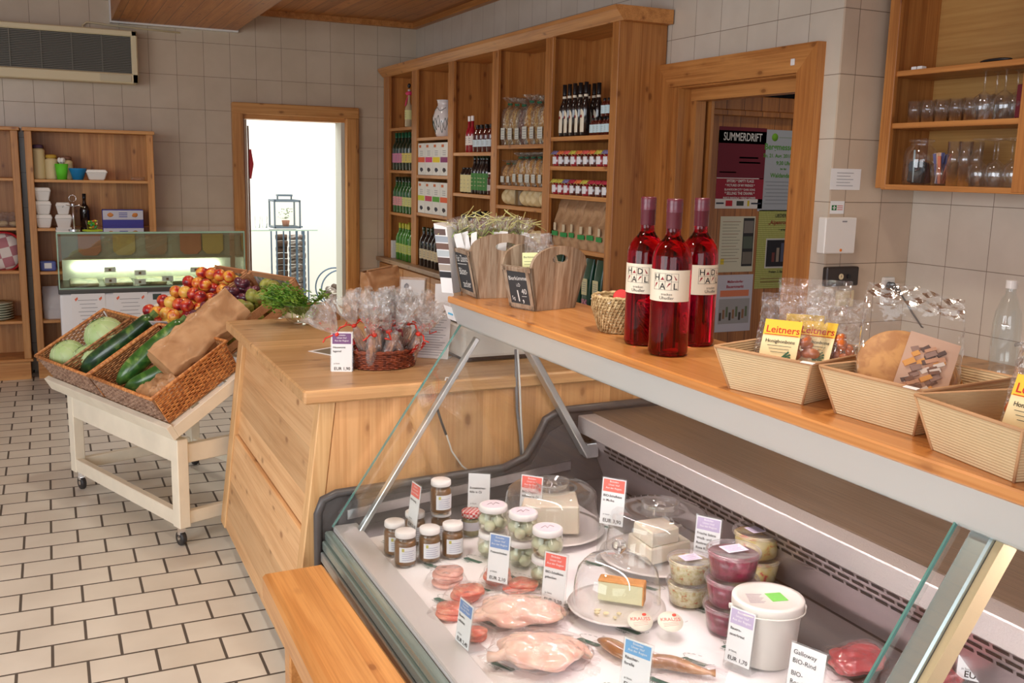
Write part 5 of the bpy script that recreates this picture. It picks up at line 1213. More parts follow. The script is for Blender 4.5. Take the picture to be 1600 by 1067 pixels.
def ball_jar():
    r = thing('cheese_jar', 'x', 'jar', group='jars of cheese balls'); 
    b = B(); b.lathe([(0, .002), (.030, 0), (.037, .006), (.0425, .022), (.0425, .040), (.037, .054), (.035, .058)], 36); build('glass', b, m_jarglass, r)
    b = B(); b.lathe([(0, .003), (.028, .003), (.035, .008), (.0405, .023), (.0405, .038), (.036, .05), (0, .05)], 30); build('oil', b, clear('olive_oil', (.985, .985, .93), .8), r)
    for i in range(7):
        a = i*1.05; rr = .024 if i < 6 else 0; b = B(); b.blob((rr*math.cos(a), rr*math.sin(a), .021+.012*(i % 2)), (.0165, .0165, .0165), 2, .04, 3, i); build('cheese_ball', b, m_ball, r)
    b = B(); b.lathe([(0, .0735), (.036, .0745), (.039, .072), (.0395, .060), (.0375, .058)], 36); l = build('lid', b, m_jlid, r)
    b = B(); b.lathe([(.0, .0748), (.033, .0748)], 30); build('lid_sticker', b, plain('pinkish_sticker', srgb(230, 214, 222), .6), l, recalc=False)
    b = B(); b.tube([(-.018, -.004, .0752), (-.004, .010, .0752), (-.002, -.006, .0752), (.008, .012, .0752), (.016, .0, .0752)], .0006, 4); build('scribble', b, band((90, 60, 80)), l); return r
bj = Many(ball_jar())
for px, py, lb in ((775, 880, 'left stack of cheese ball jars, behind the blue price card'), (822, 893, 'middle stack of cheese ball jars'), (860, 922, 'right stack of cheese ball jars, nearest the glass dome')):
    p = on_deck(px, py-4); p.y += .025; p.z = dz(p.x)+.004
    bj(p, (0, 0, R(20)), 'lower jar of the '+lb); bj(p+Vector((0, 0, .0755)), (0, 0, R(-15)), 'upper jar of the '+lb)
# ------------------------------------------------------------------ platters, covers, cheese
m_plate = plain('white_china', srgb(236, 228, 226), .2, coat=.4)
m_cheese = plain('white_sheep_cheese', srgb(238, 226, 204), .5, bump=.15, bs=90, sss=.1)
m_dome = clear('plastic_cover', (.93, .93, .93), 1.5, .03, .03)
m_dome2 = clear('glass_cover', (.94, .95, .95), 1.5, .015)
def platter(c, rad, label, h=.012):
    c = Vector((c.x, c.y, dz(c.x+rad*.6)+.004)); r = thing('platter', label, 'platter', c)
    b = B(); b.lathe([(0, .003), (rad*.6, .0), (rad*.62, .002), (rad*.9, h*.7), (rad, h), (rad*.995, h+.003), (rad*.9, h*.8+.003), (rad*.62, .006), (0, .006)], 64); build('plate', b, m_plate, r); return c
def cover(c, rad, h, label, flat=True):
    r = thing('food_cover', label, 'food cover', c+Vector((0, 0, .0165)))
    b = B()
    if flat: b.lathe([(rad, 0), (rad*1.02, .003), (rad*.985, .01), (rad*.93, h*.72), (rad*.9, h*.86), (rad*.80, h*.96), (rad*.34, h), (rad*.30, h*.93), (0, h*.93)], 56); mt = m_dome
    else: b.lathe([(rad, 0), (rad*1.01, .004), (rad, .008), (rad*.97, h*.45), (rad*.90, h*.72), (rad*.72, h*.90), (rad*.4, h*.985), (.014, h), (0, h)], 56); mt = m_dome2
    build('dome', b, mt, r)
    if flat: b = B(); b.lathe([(rad*.28, h*.93), (rad*.34, h), (rad*.36, h*1.12), (rad*.35, h*1.12), (rad*.32, h), (rad*.12, h*1.0), (rad*.10, h*1.1), (0, h*1.12)], 36); build('handle', b, m_dome, r)
    else: b = B(); b.lathe([(.012, h), (.008, h+.006), (.009, h+.01), (.017, h+.02), (.019, h+.028), (.016, h+.038), (.008, h+.044), (0, h+.045)], 28); build('knob', b, liquid('knob_glass', (.95, .95, .95), 0., 1.45), r)
    return r
P1 = platter(Vector((1.27, 2.38, 0)), .158, 'far round white platter under the leftmost plastic cover')
cover(P1, .143, .12, 'far plastic food cover over the cheese wedge')
def blk(nm, label, c, pts, h, mt, lvl=None):
    o = thing(nm, label, 'cheese', c); b = B(); b.hexa([(x, y, 0) for x, y in pts], [(x*.97, y*.97, h) for x, y in pts], .004); build('block', b, mt, o); return o
o = blk('cheese_block', 'large pale sheep cheese block under the far plastic cover', P1+Vector((0, 0, .0165)), [(-.115, -.03), (.04, -.10), (.10, .03), (-.04, .09)], .082, m_cheese)
P2 = platter(Vector((1.43, 2.065, 0)), .156, 'middle round white platter carrying two stacked cheese blocks')
cover(P2, .142, .13, 'middle plastic food cover over the stacked cheese blocks')
o = blk('cheese_block', 'lower wide block of the two stacked cheese blocks', P2+Vector((0, 0, .0165)), [(-.07, -.07), (.07, -.055), (.075, .06), (-.06, .06)], .045, m_cheese)
o = blk('cheese_block', 'upper smaller block of the two stacked cheese blocks', P2+Vector((-.015, -.01, .062)), [(-.05, -.055), (.045, -.045), (.05, .04), (-.045, .045)], .042, m_cheese)
for k in range(2):
    b = B(); b.grid(lambda u, v: (-.02+.04*u, -.012+.024*v, .006*math.sin(u*8+k)+.004*v), 8, 5); o = tag(build('paper_scrap', b, m_paper), ['white paper scrap behind the upper cheese block', 'torn paper scrap at the right of the lower cheese block'][k], 'paper scrap'); o.location = P2+Vector((.055+.02*k, .05-.02*k, .075-.0*k)); o.rotation_euler = (R(30), R(-20), 1+k)
P3 = platter(Vector((1.185, 1.872, 0)), .118, 'near round white plate under the glass cover with knob')
cover(P3, .106, .118, 'near glass food cover with round knob over the cake', False)
def cake():
    r = thing('cheese_slice', 'rectangular slice of baked cheese with orange crust under the glass cover', 'cheese', P3+Vector((.020, .010, .0145)), (0, 0, R(-42)))
    b = B(); b.box(-.055, .055, -.018, .018, 0, .05, .003); build('crumb', b, plain('pale_yellow_crumb', srgb(234, 230, 188), .6, bump=.3, bs=140), r)
    b = B(); b.box(-.056, .056, -.0185, .019, .048, .0535, .002); b.box(.053, .0565, -.0185, .0185, .001, .05, .001); build('crust', b, plain('baked_crust', srgb(226, 158, 92), .55, var=.15, vs=60), r)
    for i, (x, y) in enumerate(((-.058, -.01), (-.048, -.032), (-.066, -.022), (-.02, -.045), (-.04, -.06))):
        b = B(); b.blob((0, 0, 0), (.009-.001*i, .006, .003), 2, .3, 4, i); o = tag(build('crumb_piece', b, plain('crumbs', srgb(238, 222, 180), .6)), 'small pale cheese crumb on the near plate', 'crumb', 'crumbs on the near plate'); o.location = P3+Vector((x, y, .0125))
cake()
# ------------------------------------------------------------------ salad tubs
m_tub = clear('tub_plastic', (.97, .96, .97), 1.1, .12, .0, (1, .97, .97)); m_tlid = clear('tub_lid', (.97, .96, .97), 1.2, .15, .09, (1, .96, .98))
def salad(fill, nm, label_):
    r = thing('salad_tub', 'x', 'salad tub', group='salad tubs in the display case')
    b = B(); b.lathe([(0, .001), (.046, 0), (.048, .003), (.056, .052), (.058, .056), (.056, .057), (.054, .052), (.046, .004)], 40); build('tub', b, m_tub, r)
    b = B(); b.lathe([(0, .003), (.0462, .003), (.0545, .050), (0, .051)], 36, fn=None); build('salad', b, fill, r)
    b = B(); b.lathe([(0, .056), (.050, .0565), (.052, .060), (.058, .0605), (.060, .057), (.060, .052), (.059, .052)], 40); build('lid', b, m_tlid, r)
    if label_: b = B(); b.box(-.026, .026, -.019, .019, .0612, .0618, 0, Matrix.Rotation(.3, 4, 'Z')); l = build('sticker', b, plain('lilac_sticker', srgb(234, 222, 240), .6), r); b = B(); [b.box(-.02, .018-.004*(k % 2), -.013+k*.006, -.012+k*.006, .0618, .0621, 0, Matrix.Rotation(.3, 4, 'Z')) for k in range(5)]; build('print', b, band((150, 130, 170)), l)
    return r
m_beet = two_tone('beetroot_salad', srgb(110, 20, 48), srgb(140, 34, 70), 60., rough=.3, coat=.5, bump=.6)
m_slaw = two_tone('pale_cabbage_salad', srgb(226, 218, 180), srgb(204, 196, 140), 90., rough=.4, coat=.3, bump=.8, c3=srgb(196, 90, 60))
m_slaw2 = two_tone('mixed_salad', srgb(222, 206, 150), srgb(216, 190, 110), 50., rough=.4, coat=.3, bump=.8, c3=srgb(206, 60, 60))
for mt, px, py, n, wd, sc in ((m_beet, 1152, 1006, 3, 'dark red beetroot salad tub', 1.05), (m_slaw, 1086, 962, 2, 'pale cabbage salad tub', .93), (m_slaw2, 1192, 925, 2, 'mixed yellow and red salad tub', 1.08)):
    a, c_ = salad(mt, 'x', True), (salad(mt, 'x', False) if n > 1 else None)
    p = on_deck(px, py-6); p.y += .045; p.x += .01; p.z = dz(p.x)+.0045; lw = Many(c_)
    nm = ['bottom', 'middle'] if n == 3 else ['bottom']
    for k in range(n-1): lw(p+Vector((0, 0, k*.0625*sc)), (0, 0, .5), wd+', %s of its stack' % nm[k], scale=sc)
    a.location = p+Vector((0, 0, (n-1)*.0625*sc)); a.scale = (sc,)*3; a.rotation_euler = (0, 0, -.35); a['label'] = wd+', top of its stack with paper sticker'
def bucket():
    p = on_deck(1213, 1050); p.y += .055; p.x += .012; p.z = dz(p.x)+.0045; r = thing('plastic_bucket', 'white plastic bucket with lid and green sticker beside the beetroot tubs', 'bucket', p, (0, 0, R(-25)))
    mw = plain('bucket_white', srgb(232, 226, 218), .35)
    b = B(); b.lathe([(0, .002), (.060, 0), (.063, .003), (.071, .118), (.073, .12), (.073, .132), (.070, .132)], 48); build('body', b, mw, r)
    b = B(); b.lathe([(0, .136), (.060, .136), (.064, .141), (.0755, .141), (.077, .138), (.077, .122), (.0755, .121)], 48); l = build('lid', b, mw, r)
    b = B(); b.box(.002, .038, -.018, .022, .1365, .1372, 0, Matrix.Rotation(.2, 4, 'Z')); build('green_sticker', b, band((120, 200, 90)), l)
    b = B(); [b.box(-.045, -.01-.004*(k % 3), .018-k*.006, .0188-k*.006, .1363, .1368) for k in range(8)]; build('print', b, band((150, 130, 150)), l)
    b = B(); b.tube([(.078*math.cos(a), .078*math.sin(a), .118-.004*math.sin(a)) for a in [math.pi*(1+i/24) for i in range(25)]], .002, 6); build('handle', b, mw, r)
    for s_ in (-1, 1): b = B(); b.cyl(.006, .073, .083, (0, 0, .118), 12, Matrix.Rotation(s_*math.pi/2, 4, 'Y')); build('handle_lug', b, mw, r)
bucket()
# ------------------------------------------------------------------ meat
m_chk = two_tone('chicken_skin', srgb(240, 202, 184), srgb(236, 182, 166), 14., rough=.3, coat=.5, c3=srgb(240, 216, 190), bump=.5, sss=.2)
def chicken(px, py, rot, label, sd, rx=.098, ry=.070):
    p = on_deck(px, py); p.z = dz(p.x)+.004; r = thing('chicken', label, 'chicken', p, (0, 0, rot))
    b = B(); b.blob((0, 0, .026), (rx, ry, .026), 4, .30, 1.6, sd, flat=.95); b.blob((-rx*.45, -ry*.25, .03), (.045, .03, .022), 3, .2, 2, sd+2); b.blob((-rx*.4, ry*.4, .028), (.045, .026, .022), 3, .2, 2, sd+4); b.blob((rx*.5, .0, .03), (.045, .04, .02), 3, .15, 2, sd+6); build('meat', b, m_chk, r)
    b = B(); b.tube([(-rx*.6, -ry*.3, .03), (-rx*.95, -ry*.5, .024), (-rx*1.15, -ry*.45, .02)], .01, 10, radii=[.018, .010, .012]); build('drumstick', b, m_chk, r)
    b = B(); b.tube([(rx*.6, ry*.35, .026), (rx*1.0, ry*.15, .02), (rx*1.12, -.0, .018)], .01, 10, radii=[.018, .012, .006]); build('wing_tip', b, m_chk, r)
    b = B(); b.blob((0, 0, .027), (rx*1.17, ry*1.22, .031), 4, .22, 2.2, sd+.5, flat=.85); 
    def edge(u, v): a = 2*math.pi*u; k = 1.1+.28*v; return (rx*k*math.cos(a)*(1+.05*math.sin(a*7+sd)), ry*(k+.08*v)*math.sin(a)*(1+.05*math.sin(a*5)), .010-.006*v+.003*math.sin(a*16))
    b.grid(edge, 60, 3, closed=True); build('vacuum_film', b, m_film2, r)
chicken(812, 972, R(-24), 'upper shrink-wrapped pale chicken in the middle of the case', 1.)
chicken(845, 1036, R(-30), 'lower shrink-wrapped pale chicken at the bottom picture edge', 5.)
m_ham = two_tone('pink_sausage_slice', srgb(232, 176, 160), srgb(220, 156, 140), 30., rough=.4, coat=.3, bump=.3)
m_sal = two_tone('red_salami_slice', srgb(214, 96, 74), srgb(226, 140, 112), 40., rough=.4, coat=.3, bump=.4, c3=srgb(240, 190, 160))
def slices(px, py, mt, label, n=4, rot=0, rad=.04, dzz=0., long=1.):
    p = on_deck(px, py); p.z = dz(p.x)+.004+dzz; r = thing('sliced_sausage', label, 'sausage pack', p, (0, 0, rot)); rn = random.Random(px)
    for i in range(n):
        b = B(); b.lathe([(0, 0), (rad, 0), (rad*1.01, .003), (rad*.99, .006), (0, .0055)], 28, sx=long, fn=lambda v: (v.x, v.y, v.z+.002*math.sin(v.x*90+i))); o = build('slice', b, mt, r); o.location = (rn.uniform(-.005, .012), rn.uniform(-.006, .006), .002+i*.0062)
    b = B(); h = n*.0065+.004
    b.grid(lambda u, v: (rad*long*(1.12+.45*(v > .5)*(v-.5)*2)*math.cos(6.283*u)*(1+.04*math.sin(u*30)), rad*(1.12+.45*(v > .5)*(v-.5)*2)*math.sin(6.283*u)*(1+.04*math.sin(u*23)), h*(1-v)**.5), 48, 6, closed=True); b.grid(lambda u, v: (rad*long*1.12*v*math.cos(6.283*u), rad*1.12*v*math.sin(6.283*u), h+.001*math.sin(u*40)*v), 48, 3, closed=True); build('film', b, m_film2, r)
slices(697, 912, m_ham, 'film pack of pale pink sausage slices behind the red ones', 5, 0, .037)
slices(727, 938, m_sal, 'film pack of red salami slices near the front rail', 4, .4, .036, 0., 1.15)
slices(703, 962, m_sal, 'lowest film pack of reddish sausage slices by the front rail', 2, 1., .038)
slices(776, 912, m_sal, 'red salami pack standing left under the blue price card', 5, .2, .031)
slices(811, 925, m_sal, 'red salami pack to the right of the blue price card', 3, -.3, .032, 0, 1.2)
slices(745, 998, m_sal, 'orange sausage piece behind the small blue card at the front rail', 3, .9, .026)
def jerky(px, py, rot, label, sd, L=.15):
    p = on_deck(px, py); p.z = dz(p.x)+.004; r = thing('smoked_fish', label, 'smoked fish', p, (0, 0, rot))
    mj = two_tone('smoked_brown', srgb(150, 100, 60), srgb(196, 150, 104), 20., rough=.3, coat=.6, c3=srgb(120, 70, 40), bump=.4, stretch=(.3, 1, 1))
    b = B(); b.tube([(-L/2+L*i/12, .006*math.sin(i*.5+sd), .014) for i in range(13)], .02, 14, radii=[.006, .014, .019, .021, .022, .022, .021, .019, .016, .013, .010, .007, .012]); 
    for v in b.bm.verts: v.co.z = (v.co.z-.014)*.6+.014
    build('body', b, mj, r)
    b = B(); b.grid(lambda u, v: (-L*.6+L*1.25*u, -.045+.09*v, .004+.026*math.exp(-((v-.5)/.28)**2)*math.exp(-((u-.5)/.4)**4)+.003*noise.noise(Vector((u*12, v*9, sd)))), 30, 20); build('vacuum_film', b, m_film2, r); return r
jerky(975, 1030, R(-68), 'smoked brown fish pack at the left, under the round label', 1.)
jerky(1028, 1045, R(-52), 'smoked brown fish pack in the middle of the lower case', 3.)
jerky(1062, 1052, R(-45), 'smoked brown fish pack at the right of the others', 6.)
for px, py, lb in ((999, 996, 'left round cream label disc on the smoked fish packs'), (1046, 997, 'right round cream label disc on the smoked fish packs')):
    p = on_deck(px, py); p.z += .038; r = thing('round_label', lb, 'label', p, (R(24), R(-4), R(-15)))
    b = B(); b.lathe([(0, .001), (.029, .001), (.029, 0), (0, 0)], 32); build('disc', b, plain('cream_disc', srgb(236, 232, 214), .55), r)
    b = B(); b.text('KRAUSS', .013, T(-.022, .004, .0016) @ Matrix.Rotation(R(-8), 4, 'Z'), bold=.01); [b.box(-.018, .016, -.004-k*.004, -.0035-k*.004, .0011, .0015) for k in range(3)]; build('lettering', b, band((214, 110, 100)), r, recalc=False)
    b = B(); b.blob((.014, .016, .0016), (.005, .004, .0006), 2, .2); build('emblem', b, band((220, 80, 60)), r)
m_raw = two_tone('raw_beef', srgb(168, 52, 60), srgb(190, 80, 84), 16., rough=.25, coat=.6, c3=srgb(226, 160, 150), bump=.4)
for px, py, rot, lb, sd in ((1338, 1045, .3, 'raw dark red roast beef in film at the right of the case', 2.), (1452, 1078, .1, 'raw red meat piece seen through the right glass pane', 5.)):
    p = on_deck(px, py); p.z = dz(p.x)+.004; r = thing('raw_meat', lb, 'meat', p, (0, 0, rot))
    b = B(); b.blob((0, 0, .02), (.075, .05, .021), 4, .25, 2., sd, flat=.9); build('meat', b, m_raw, r)
    b = B(); b.blob((0, 0, .021), (.084, .058, .025), 4, .25, 2., sd, flat=.82); b.grid(lambda u, v: ((.08+.03*v)*math.cos(6.283*u), (.055+.03*v)*math.sin(6.283*u), .008+.004*math.sin(u*60)), 60, 3, closed=True); build('vacuum_film', b, m_film2, r)
# ------------------------------------------------------------------ price cards
RED, LIL, BLU, LBL = (236, 112, 100), (190, 176, 206), (120, 150, 200), (110, 168, 214)
def pc(label, base, bot, top, head, lines, price, extra=20, w_=.066, hand=False):
    p = on_deck(*base); p.z = dz(p.x+.03)+.0045
    price_card(label, p, hV(*top, p.x, p.y), max(hV(*bot, p.x, p.y), p.z+.004), face_cam(p, -R(extra)), head, lines, price, w_, hand=hand)
pc('white price card without coloured header beside the chequered-lid jar', (747, 812), (750, 800), (754, 742), None, ('Ernteküchen-', 'fülle in Öl'), 'EUR 3,70', 8)
pc('red-headed price card behind the middle stack of cheese jars', (826, 838), (830, 812), (838, 746), RED, ('BIO-Ziegen-', 'bällchen in Öl'), 'EUR 5,90', 20)
pc('red-headed price card between the two plastic food covers', (950, 880), (958, 822), (968, 752), RED, ('BIO-Schafkäse', 'in Molke'), 'EUR 3,90', 20)
pc('red-headed price card left of the glass dome', (862, 962), (862, 945), (872, 868), RED, ('BIO-Schafkäse', 'gebacken'), 'EUR 3,20', 26, .06)
pc('blue-headed price card standing on the salami packs', (776, 925), (780, 910), (788, 838), BLU, ('Putenschinken',), 'EUR 2,10', 26, .058)
pc('lilac-headed price card behind the salad tubs', (1098, 915), (1103, 880), (1112, 812), LIL, ('Frische Salate', 'Weiß- und', 'Rotkraut, Paprika', 'Rote Rüben'), 'EUR 1,70', 20)
pc('lilac-headed price card in front of the white bucket', (1150, 1052), (1150, 1038), (1163, 957), LIL, ('Bauern-', 'sauerkraut'), 'EUR 1,70', 30, .06)
pc('blue-headed price card seen nearly edge-on at the front rail', (722, 1016), (722, 1008), (727, 942), BLU, ('Bauern-', 'schinken'), 'EUR 2,40', 62, .062)
pc('light-blue-headed price card among the smoked fish', (990, 1088), (990, 1080), (1000, 1006), LBL, ('Räucher-', 'forelle'), 'EUR 4,90', 30, .066)
pc('handwritten price card with green lettering by the raw beef', (1254, 1098), (1258, 1086), (1274, 1018), None, ('Galloway', 'BIO-Rind', 'BIO-', 'Rostbraten'), '', 26, .075, True)
pc('red-headed price card seen edge-on among the preserve jars', (640, 862), (645, 826), (655, 757), RED, ('BIO-Honig',), 'EUR 5,10', 66, .06)
pc('red-headed price card behind the right glass pane', (1530, 1085), (1545, 1070), (1555, 1000), RED, ('BIO-Rind-', 'fleisch'), 'EUR 8,90', 0, .09)
# ------------------------------------------------------------------ goods on the big wall shelf
FX = SX+.045
def rowy(bay, n, lo=0., hi=1., m=.03):
    y0, y1 = BAYS[bay]; a = y1-m-(y1-y0-2*m)*lo; c = y1-m-(y1-y0-2*m)*hi
    return [a+(c-a)*(i+.5)/n for i in range(n)]
def bottle(nm, glass, rr, h, nr, shoulder, cap, label_c, lz=(.2, .45), cat='bottle', capz=.86, grp=None, band2=None, extra=None):
    r = thing(nm, 'x', cat, group=grp); b = B(); pr = bottle_prof(rr, h, nr=nr, shoulder=shoulder); pr.append((0, h*.97)); b.lathe(pr, 20); build('bottle', b, glass, r)
    k = pr[-2][0]; b = B(); b.lathe([(k*1.08, h*capz), (k*1.12, h), (0, h)], 16); build('cap', b, cap, r)
    if label_c:
        b = B(); R2 = rr+.0008; b.lathe([(R2, h*lz[0]), (R2, h*lz[1])], 20); l = build('label', b, plain('label_%02x%02x%02x' % label_c, srgb(*label_c), .6), r, recalc=False)
        b = B(); R3 = R2+.0006
        for q in range(3): b.grid(lambda u, v, q=q: (-R3*math.cos(-.5+1.0*u), R3*math.sin(-.5+1.0*u), h*(lz[0]+(lz[1]-lz[0])*(.25+.22*q))+h*.012*v), 6, 1)
        build('print', b, m_grey_ink if sum(label_c) > 300 else m_cream, l, recalc=False)
    if extra: extra(r)
    return r
g_dark = plain('dark_green_glass', (.012, .03, .014), .12, coat=.6); g_green = plain('green_glass', srgb(34, 92, 36), .12, coat=.6); g_black = plain('black_glass', (.015, .01, .01), .12, coat=.6)
g_redg = plain('red_syrup', srgb(150, 24, 40), .15, coat=.6); g_brown = plain('brown_syrup', srgb(84, 30, 22), .15, coat=.6); g_lgreen = plain('bright_green_glass', srgb(60, 130, 40), .12, coat=.6); g_clearb = plain('pale_spirit', srgb(196, 176, 140), .12, coat=.6)
c_green = plain('green_cap', srgb(24, 92, 60), .4); c_blk = m_black; c_gold = plain('gold_cap', srgb(196, 160, 80), .35, .6); c_white = m_jlid; c_pink = plain('pink_bow', srgb(230, 60, 110), .5)
WALLX = [SX+.043, SX+.125, SX+.205]
ORD = ('first', 'second', 'third', 'fourth', 'fifth', 'sixth', 'seventh', 'eighth', 'ninth', 'tenth')
def shelf_row(proto, bay, z, n, label, group, lo=0., hi=1., rows=1, rot=0, m=.03, dx=0., sc=None, xs=None, jit=.004):
    rn = random.Random(bay*10+n); mk = proto if isinstance(proto, Many) else Many(proto)
    xx = xs or [WALLX[0]+dx, WALLX[1]+dx, WALLX[2]+dx]
    for q in range(rows):
        for i, y in enumerate(rowy(bay, n, lo, hi, m)):
            mk((xx[q]+rn.uniform(-jit, jit), y-(.0 if q % 2 == 0 else .0), z+.0006), (0, 0, rot+rn.uniform(-.12, .12)), '%s %s, %s%s' % (ORD[i], label, 'front row' if q == 0 else 'back row', '') if rows > 1 else ORD[i]+' '+label, group, sc)
    return mk
Z0 = BT+.0005
# bay 1 (far left): wine bottles
d = bottle('wine_bottle', g_dark, .036, .31, .34, .56, c_green, (206, 130, 160), cat='wine bottle')
shelf_row(d, 0, 1.597, 3, 'pink-label dark wine bottle from the left, far bay', 'pink-label bottles of the far bay', .02, .48, 2)
d = bottle('wine_bottle', g_dark, .036, .31, .34, .56, c_green, (222, 200, 110), cat='wine bottle')
shelf_row(d, 0, 1.597, 3, 'yellow-label dark wine bottle from the left, far bay', 'yellow-label bottles of the far bay', .50, .98, 2)
d = bottle('wine_bottle', g_green, .036, .30, .34, .56, g_dark, (214, 150, 150), cat='wine bottle')
shelf_row(d, 0, 1.242, 3, 'rose-label green wine bottle from the left, far bay', 'rose-label bottles of the far bay', .05, .5, 2)
d = bottle('wine_bottle', g_green, .036, .30, .34, .56, g_dark, (206, 204, 130), cat='wine bottle')
shelf_row(d, 0, 1.242, 3, 'pale-yellow-label green wine bottle from the left, far bay', 'pale-label bottles of the far bay', .52, .98, 2)
d = bottle('wine_bottle', g_lgreen, .038, .31, .32, .58, plain('yellow_cap', srgb(190, 190, 60), .4), (176, 190, 96), cat='wine bottle')
shelf_row(d, 0, Z0, 5, 'bright green wine bottle from the left, far bay bottom', 'bright green bottles of the far bay', .2, .98, 2)
r = thing('book', 'white-spined brochure standing left of the bright green bottles', 'book', (WALLX[0]-.02, rowy(0, 8)[0]+.03, Z0)); b = B(); b.box(-.01, .12, -.02, .02, 0, .15); build('cover', b, m_paper, r)
def bow(r):
    b = B(); b.blob((0, 0, .27), (.03, .03, .018), 2, .4, 4); b.tube([(0, 0, .26), (-.02, .01, .21), (-.03, .0, .17)], .006, 5); build('bow', b, c_pink, r)
    b = B(); b.blob((.0, .0, .33), (.014, .014, .02), 2, .3, 4); build('topper', b, m_black, r)
r = bottle('gift_bottle', g_clearb, .034, .30, .3, .45, c_white, (222, 220, 150), cat='bottle', extra=bow); r['label'] = 'gift bottle with pink bow on the top shelf of the far bay'; r.location = (WALLX[0], rowy(0, 5)[3], 1.947)
# bay 2: vase, boxed juices, wine
def vase():
    r = thing('vase', 'white ceramic vase with green brushwork on the second bay shelf', 'vase', (SX+.095, rowy(1, 6)[3]+.03, 1.855))
    b = B(); b.lathe([(0, .0), (.055, 0), (.062, .01), (.085, .09), (.088, .14), (.070, .20), (.050, .235), (.055, .27), (.062, .275), (.054, .272), (.045, .236), (0, .23)], 36); build('body', b, m_plate, r)
    b = B(); rn = random.Random(6)
    def q(a, z, o=.0015):
        pr = [(.0, .055), (.01, .062), (.09, .085), (.14, .088), (.20, .070), (.235, .050), (.275, .062)]
        for (z0, r0_), (z1, r1_) in zip(pr, pr[1:]):
            if z0 <= z <= z1: rr = r0_+(r1_-r0_)*(z-z0)/(z1-z0); break
        return ((rr+o)*math.cos(a), (rr+o)*math.sin(a), z)
    for i in range(12):
        a0 = math.pi+(i-6)*.32; z0 = .03+.02*(i % 3)
        for s_ in (-1, 1): b.tube([q(a0+s_*.13*math.sin(math.pi*t), z0+.09*t) for t in (0, .25, .5, .75, 1)], .0017, 4)
    b.tube([q(math.pi-1.4+2.8*t, .205+.012*math.sin(t*14)) for t in [k/20 for k in range(21)]], .002, 4)
    build('brushwork', b, band((40, 66, 54)), r)
vase()
def carton(nm, w_, d_, h_, base_c, band_c, band_z, blot):
    r = thing(nm, 'x', 'carton')
    b = B(); b.box(-d_/2, d_/2, -w_/2, w_/2, 0, h_, .002); build('box', b, plain('carton_%02x%02x%02x' % base_c, srgb(*base_c), .5), r)
    b = B(); b.box(-d_/2-.001, -d_/2, -w_/2+.004, w_/2-.004, h_*band_z, h_*(band_z+.16)); build('colour_band', b, band(band_c), r)
    b = B(); b.blob((-d_/2, 0, h_*.17), (.0015, w_*.22, h_*.07), 2, .4, 3, 1.); build('fruit_print', b, band(blot), r)
    b = B(); [b.box(-d_/2-.001, -d_/2, -w_*.2, w_*.2, h_*(.62+.06*k), h_*(.635+.06*k)) for k in range(3)]; build('print', b, m_grey_ink, r)
    b = B(); b.box(-d_/2-.0012, -d_/2, w_*.05, w_*.35, h_*.86, h_*.94); build('logo_print', b, band((206, 110, 60)), r); return r
for z, cl in ((1.5655, ((226, 96, 50), (214, 60, 120), (238, 210, 40), (140, 60, 110))), (1.2685, ((200, 206, 40), (200, 60, 90), (90, 160, 50), (226, 96, 50)))):
    for i, y in enumerate(rowy(1, 4, m=.01)):
        r = carton('juice_carton', .155, .13, .245, (226, 224, 218), cl[i], .40, (50, 36, 40) if i % 2 else (40, 40, 60)); r.location = (SX+.075, y, z+.0005)
        r['label'] = 'white juice carton with %s band, %s of four on the %s carton shelf' % (['orange', 'magenta', 'yellow', 'purple', 'lime', 'rose', 'green', 'red-orange'][i+(0 if z > 1.5 else 4)], ['far left', 'second', 'third', 'right'][i], 'upper' if z > 1.5 else 'lower'); r['group'] = 'juice cartons in the second bay'
d = bottle('wine_bottle', g_black, .037, .31, .34, .6, g_dark, (212, 196, 160), cat='wine bottle')
shelf_row(d, 1, Z0, 7, 'black cream-label wine bottle from the left, second bay bottom', 'black bottles of the second bay', 0, .98, 2)
# bay 3
d = bottle('syrup_bottle', g_redg, .026, .25, .42, .5, c_white, (226, 214, 206))
shelf_row(d, 2, 1.7345, 2, 'slim red white-label syrup bottle from the left', 'slim red syrup bottles', .2, .45, 1)
d = bottle('syrup_bottle', g_brown, .034, .185, .40, .62, c_blk, (206, 220, 226))
shelf_row(d, 2, 1.7345, 4, 'dark black-capped syrup bottle from the left, third bay', 'dark syrup bottles', .45, .98, 2)
r = thing('small_tray', 'green card leaning at the back of the third bay shelf', 'card', (2.90, rowy(2, 8)[6], 1.735)); b = B(); b.box(-.004, 0, -.07, .07, 0, .22, 0, Matrix.Rotation(R(8), 4, 'Y')); build('card', b, band((150, 166, 140)), r)
d = bottle('oil_bottle', g_black, .030, .18, .5, .72, c_blk, (218, 206, 150), lz=(.05, .72))
shelf_row(d, 2, 1.4495, 3, 'short black oil bottle with tall cream label, from the left', 'cream-label oil bottles', .08, .42, 2)
d = bottle('oil_bottle', g_black, .027, .275, .40, .55, g_dark, (70, 130, 60), lz=(.1, .52))
shelf_row(d, 2, 1.4495, 5, 'slender black green-label bottle from the left, third bay', 'green-label bottles', .42, .86, 2)
d = bottle('sauce_jar', g_brown, .03, .15, .8, .7, c_white, (210, 200, 196)); shelf_row(d, 2, 1.4495, 1, 'brown sauce jar right of the green-label bottles', 'brown sauce jars', .88, 1., 2)
d = bottle('vinegar_bottle', g_black, .028, .17, .45, .7, c_blk, (216, 204, 150), lz=(.1, .75)); shelf_row(d, 2, 1.1305, 3, 'short tan-label dark bottle from the left, third bay lower shelf', 'tan-label bottles', .05, .40, 2)
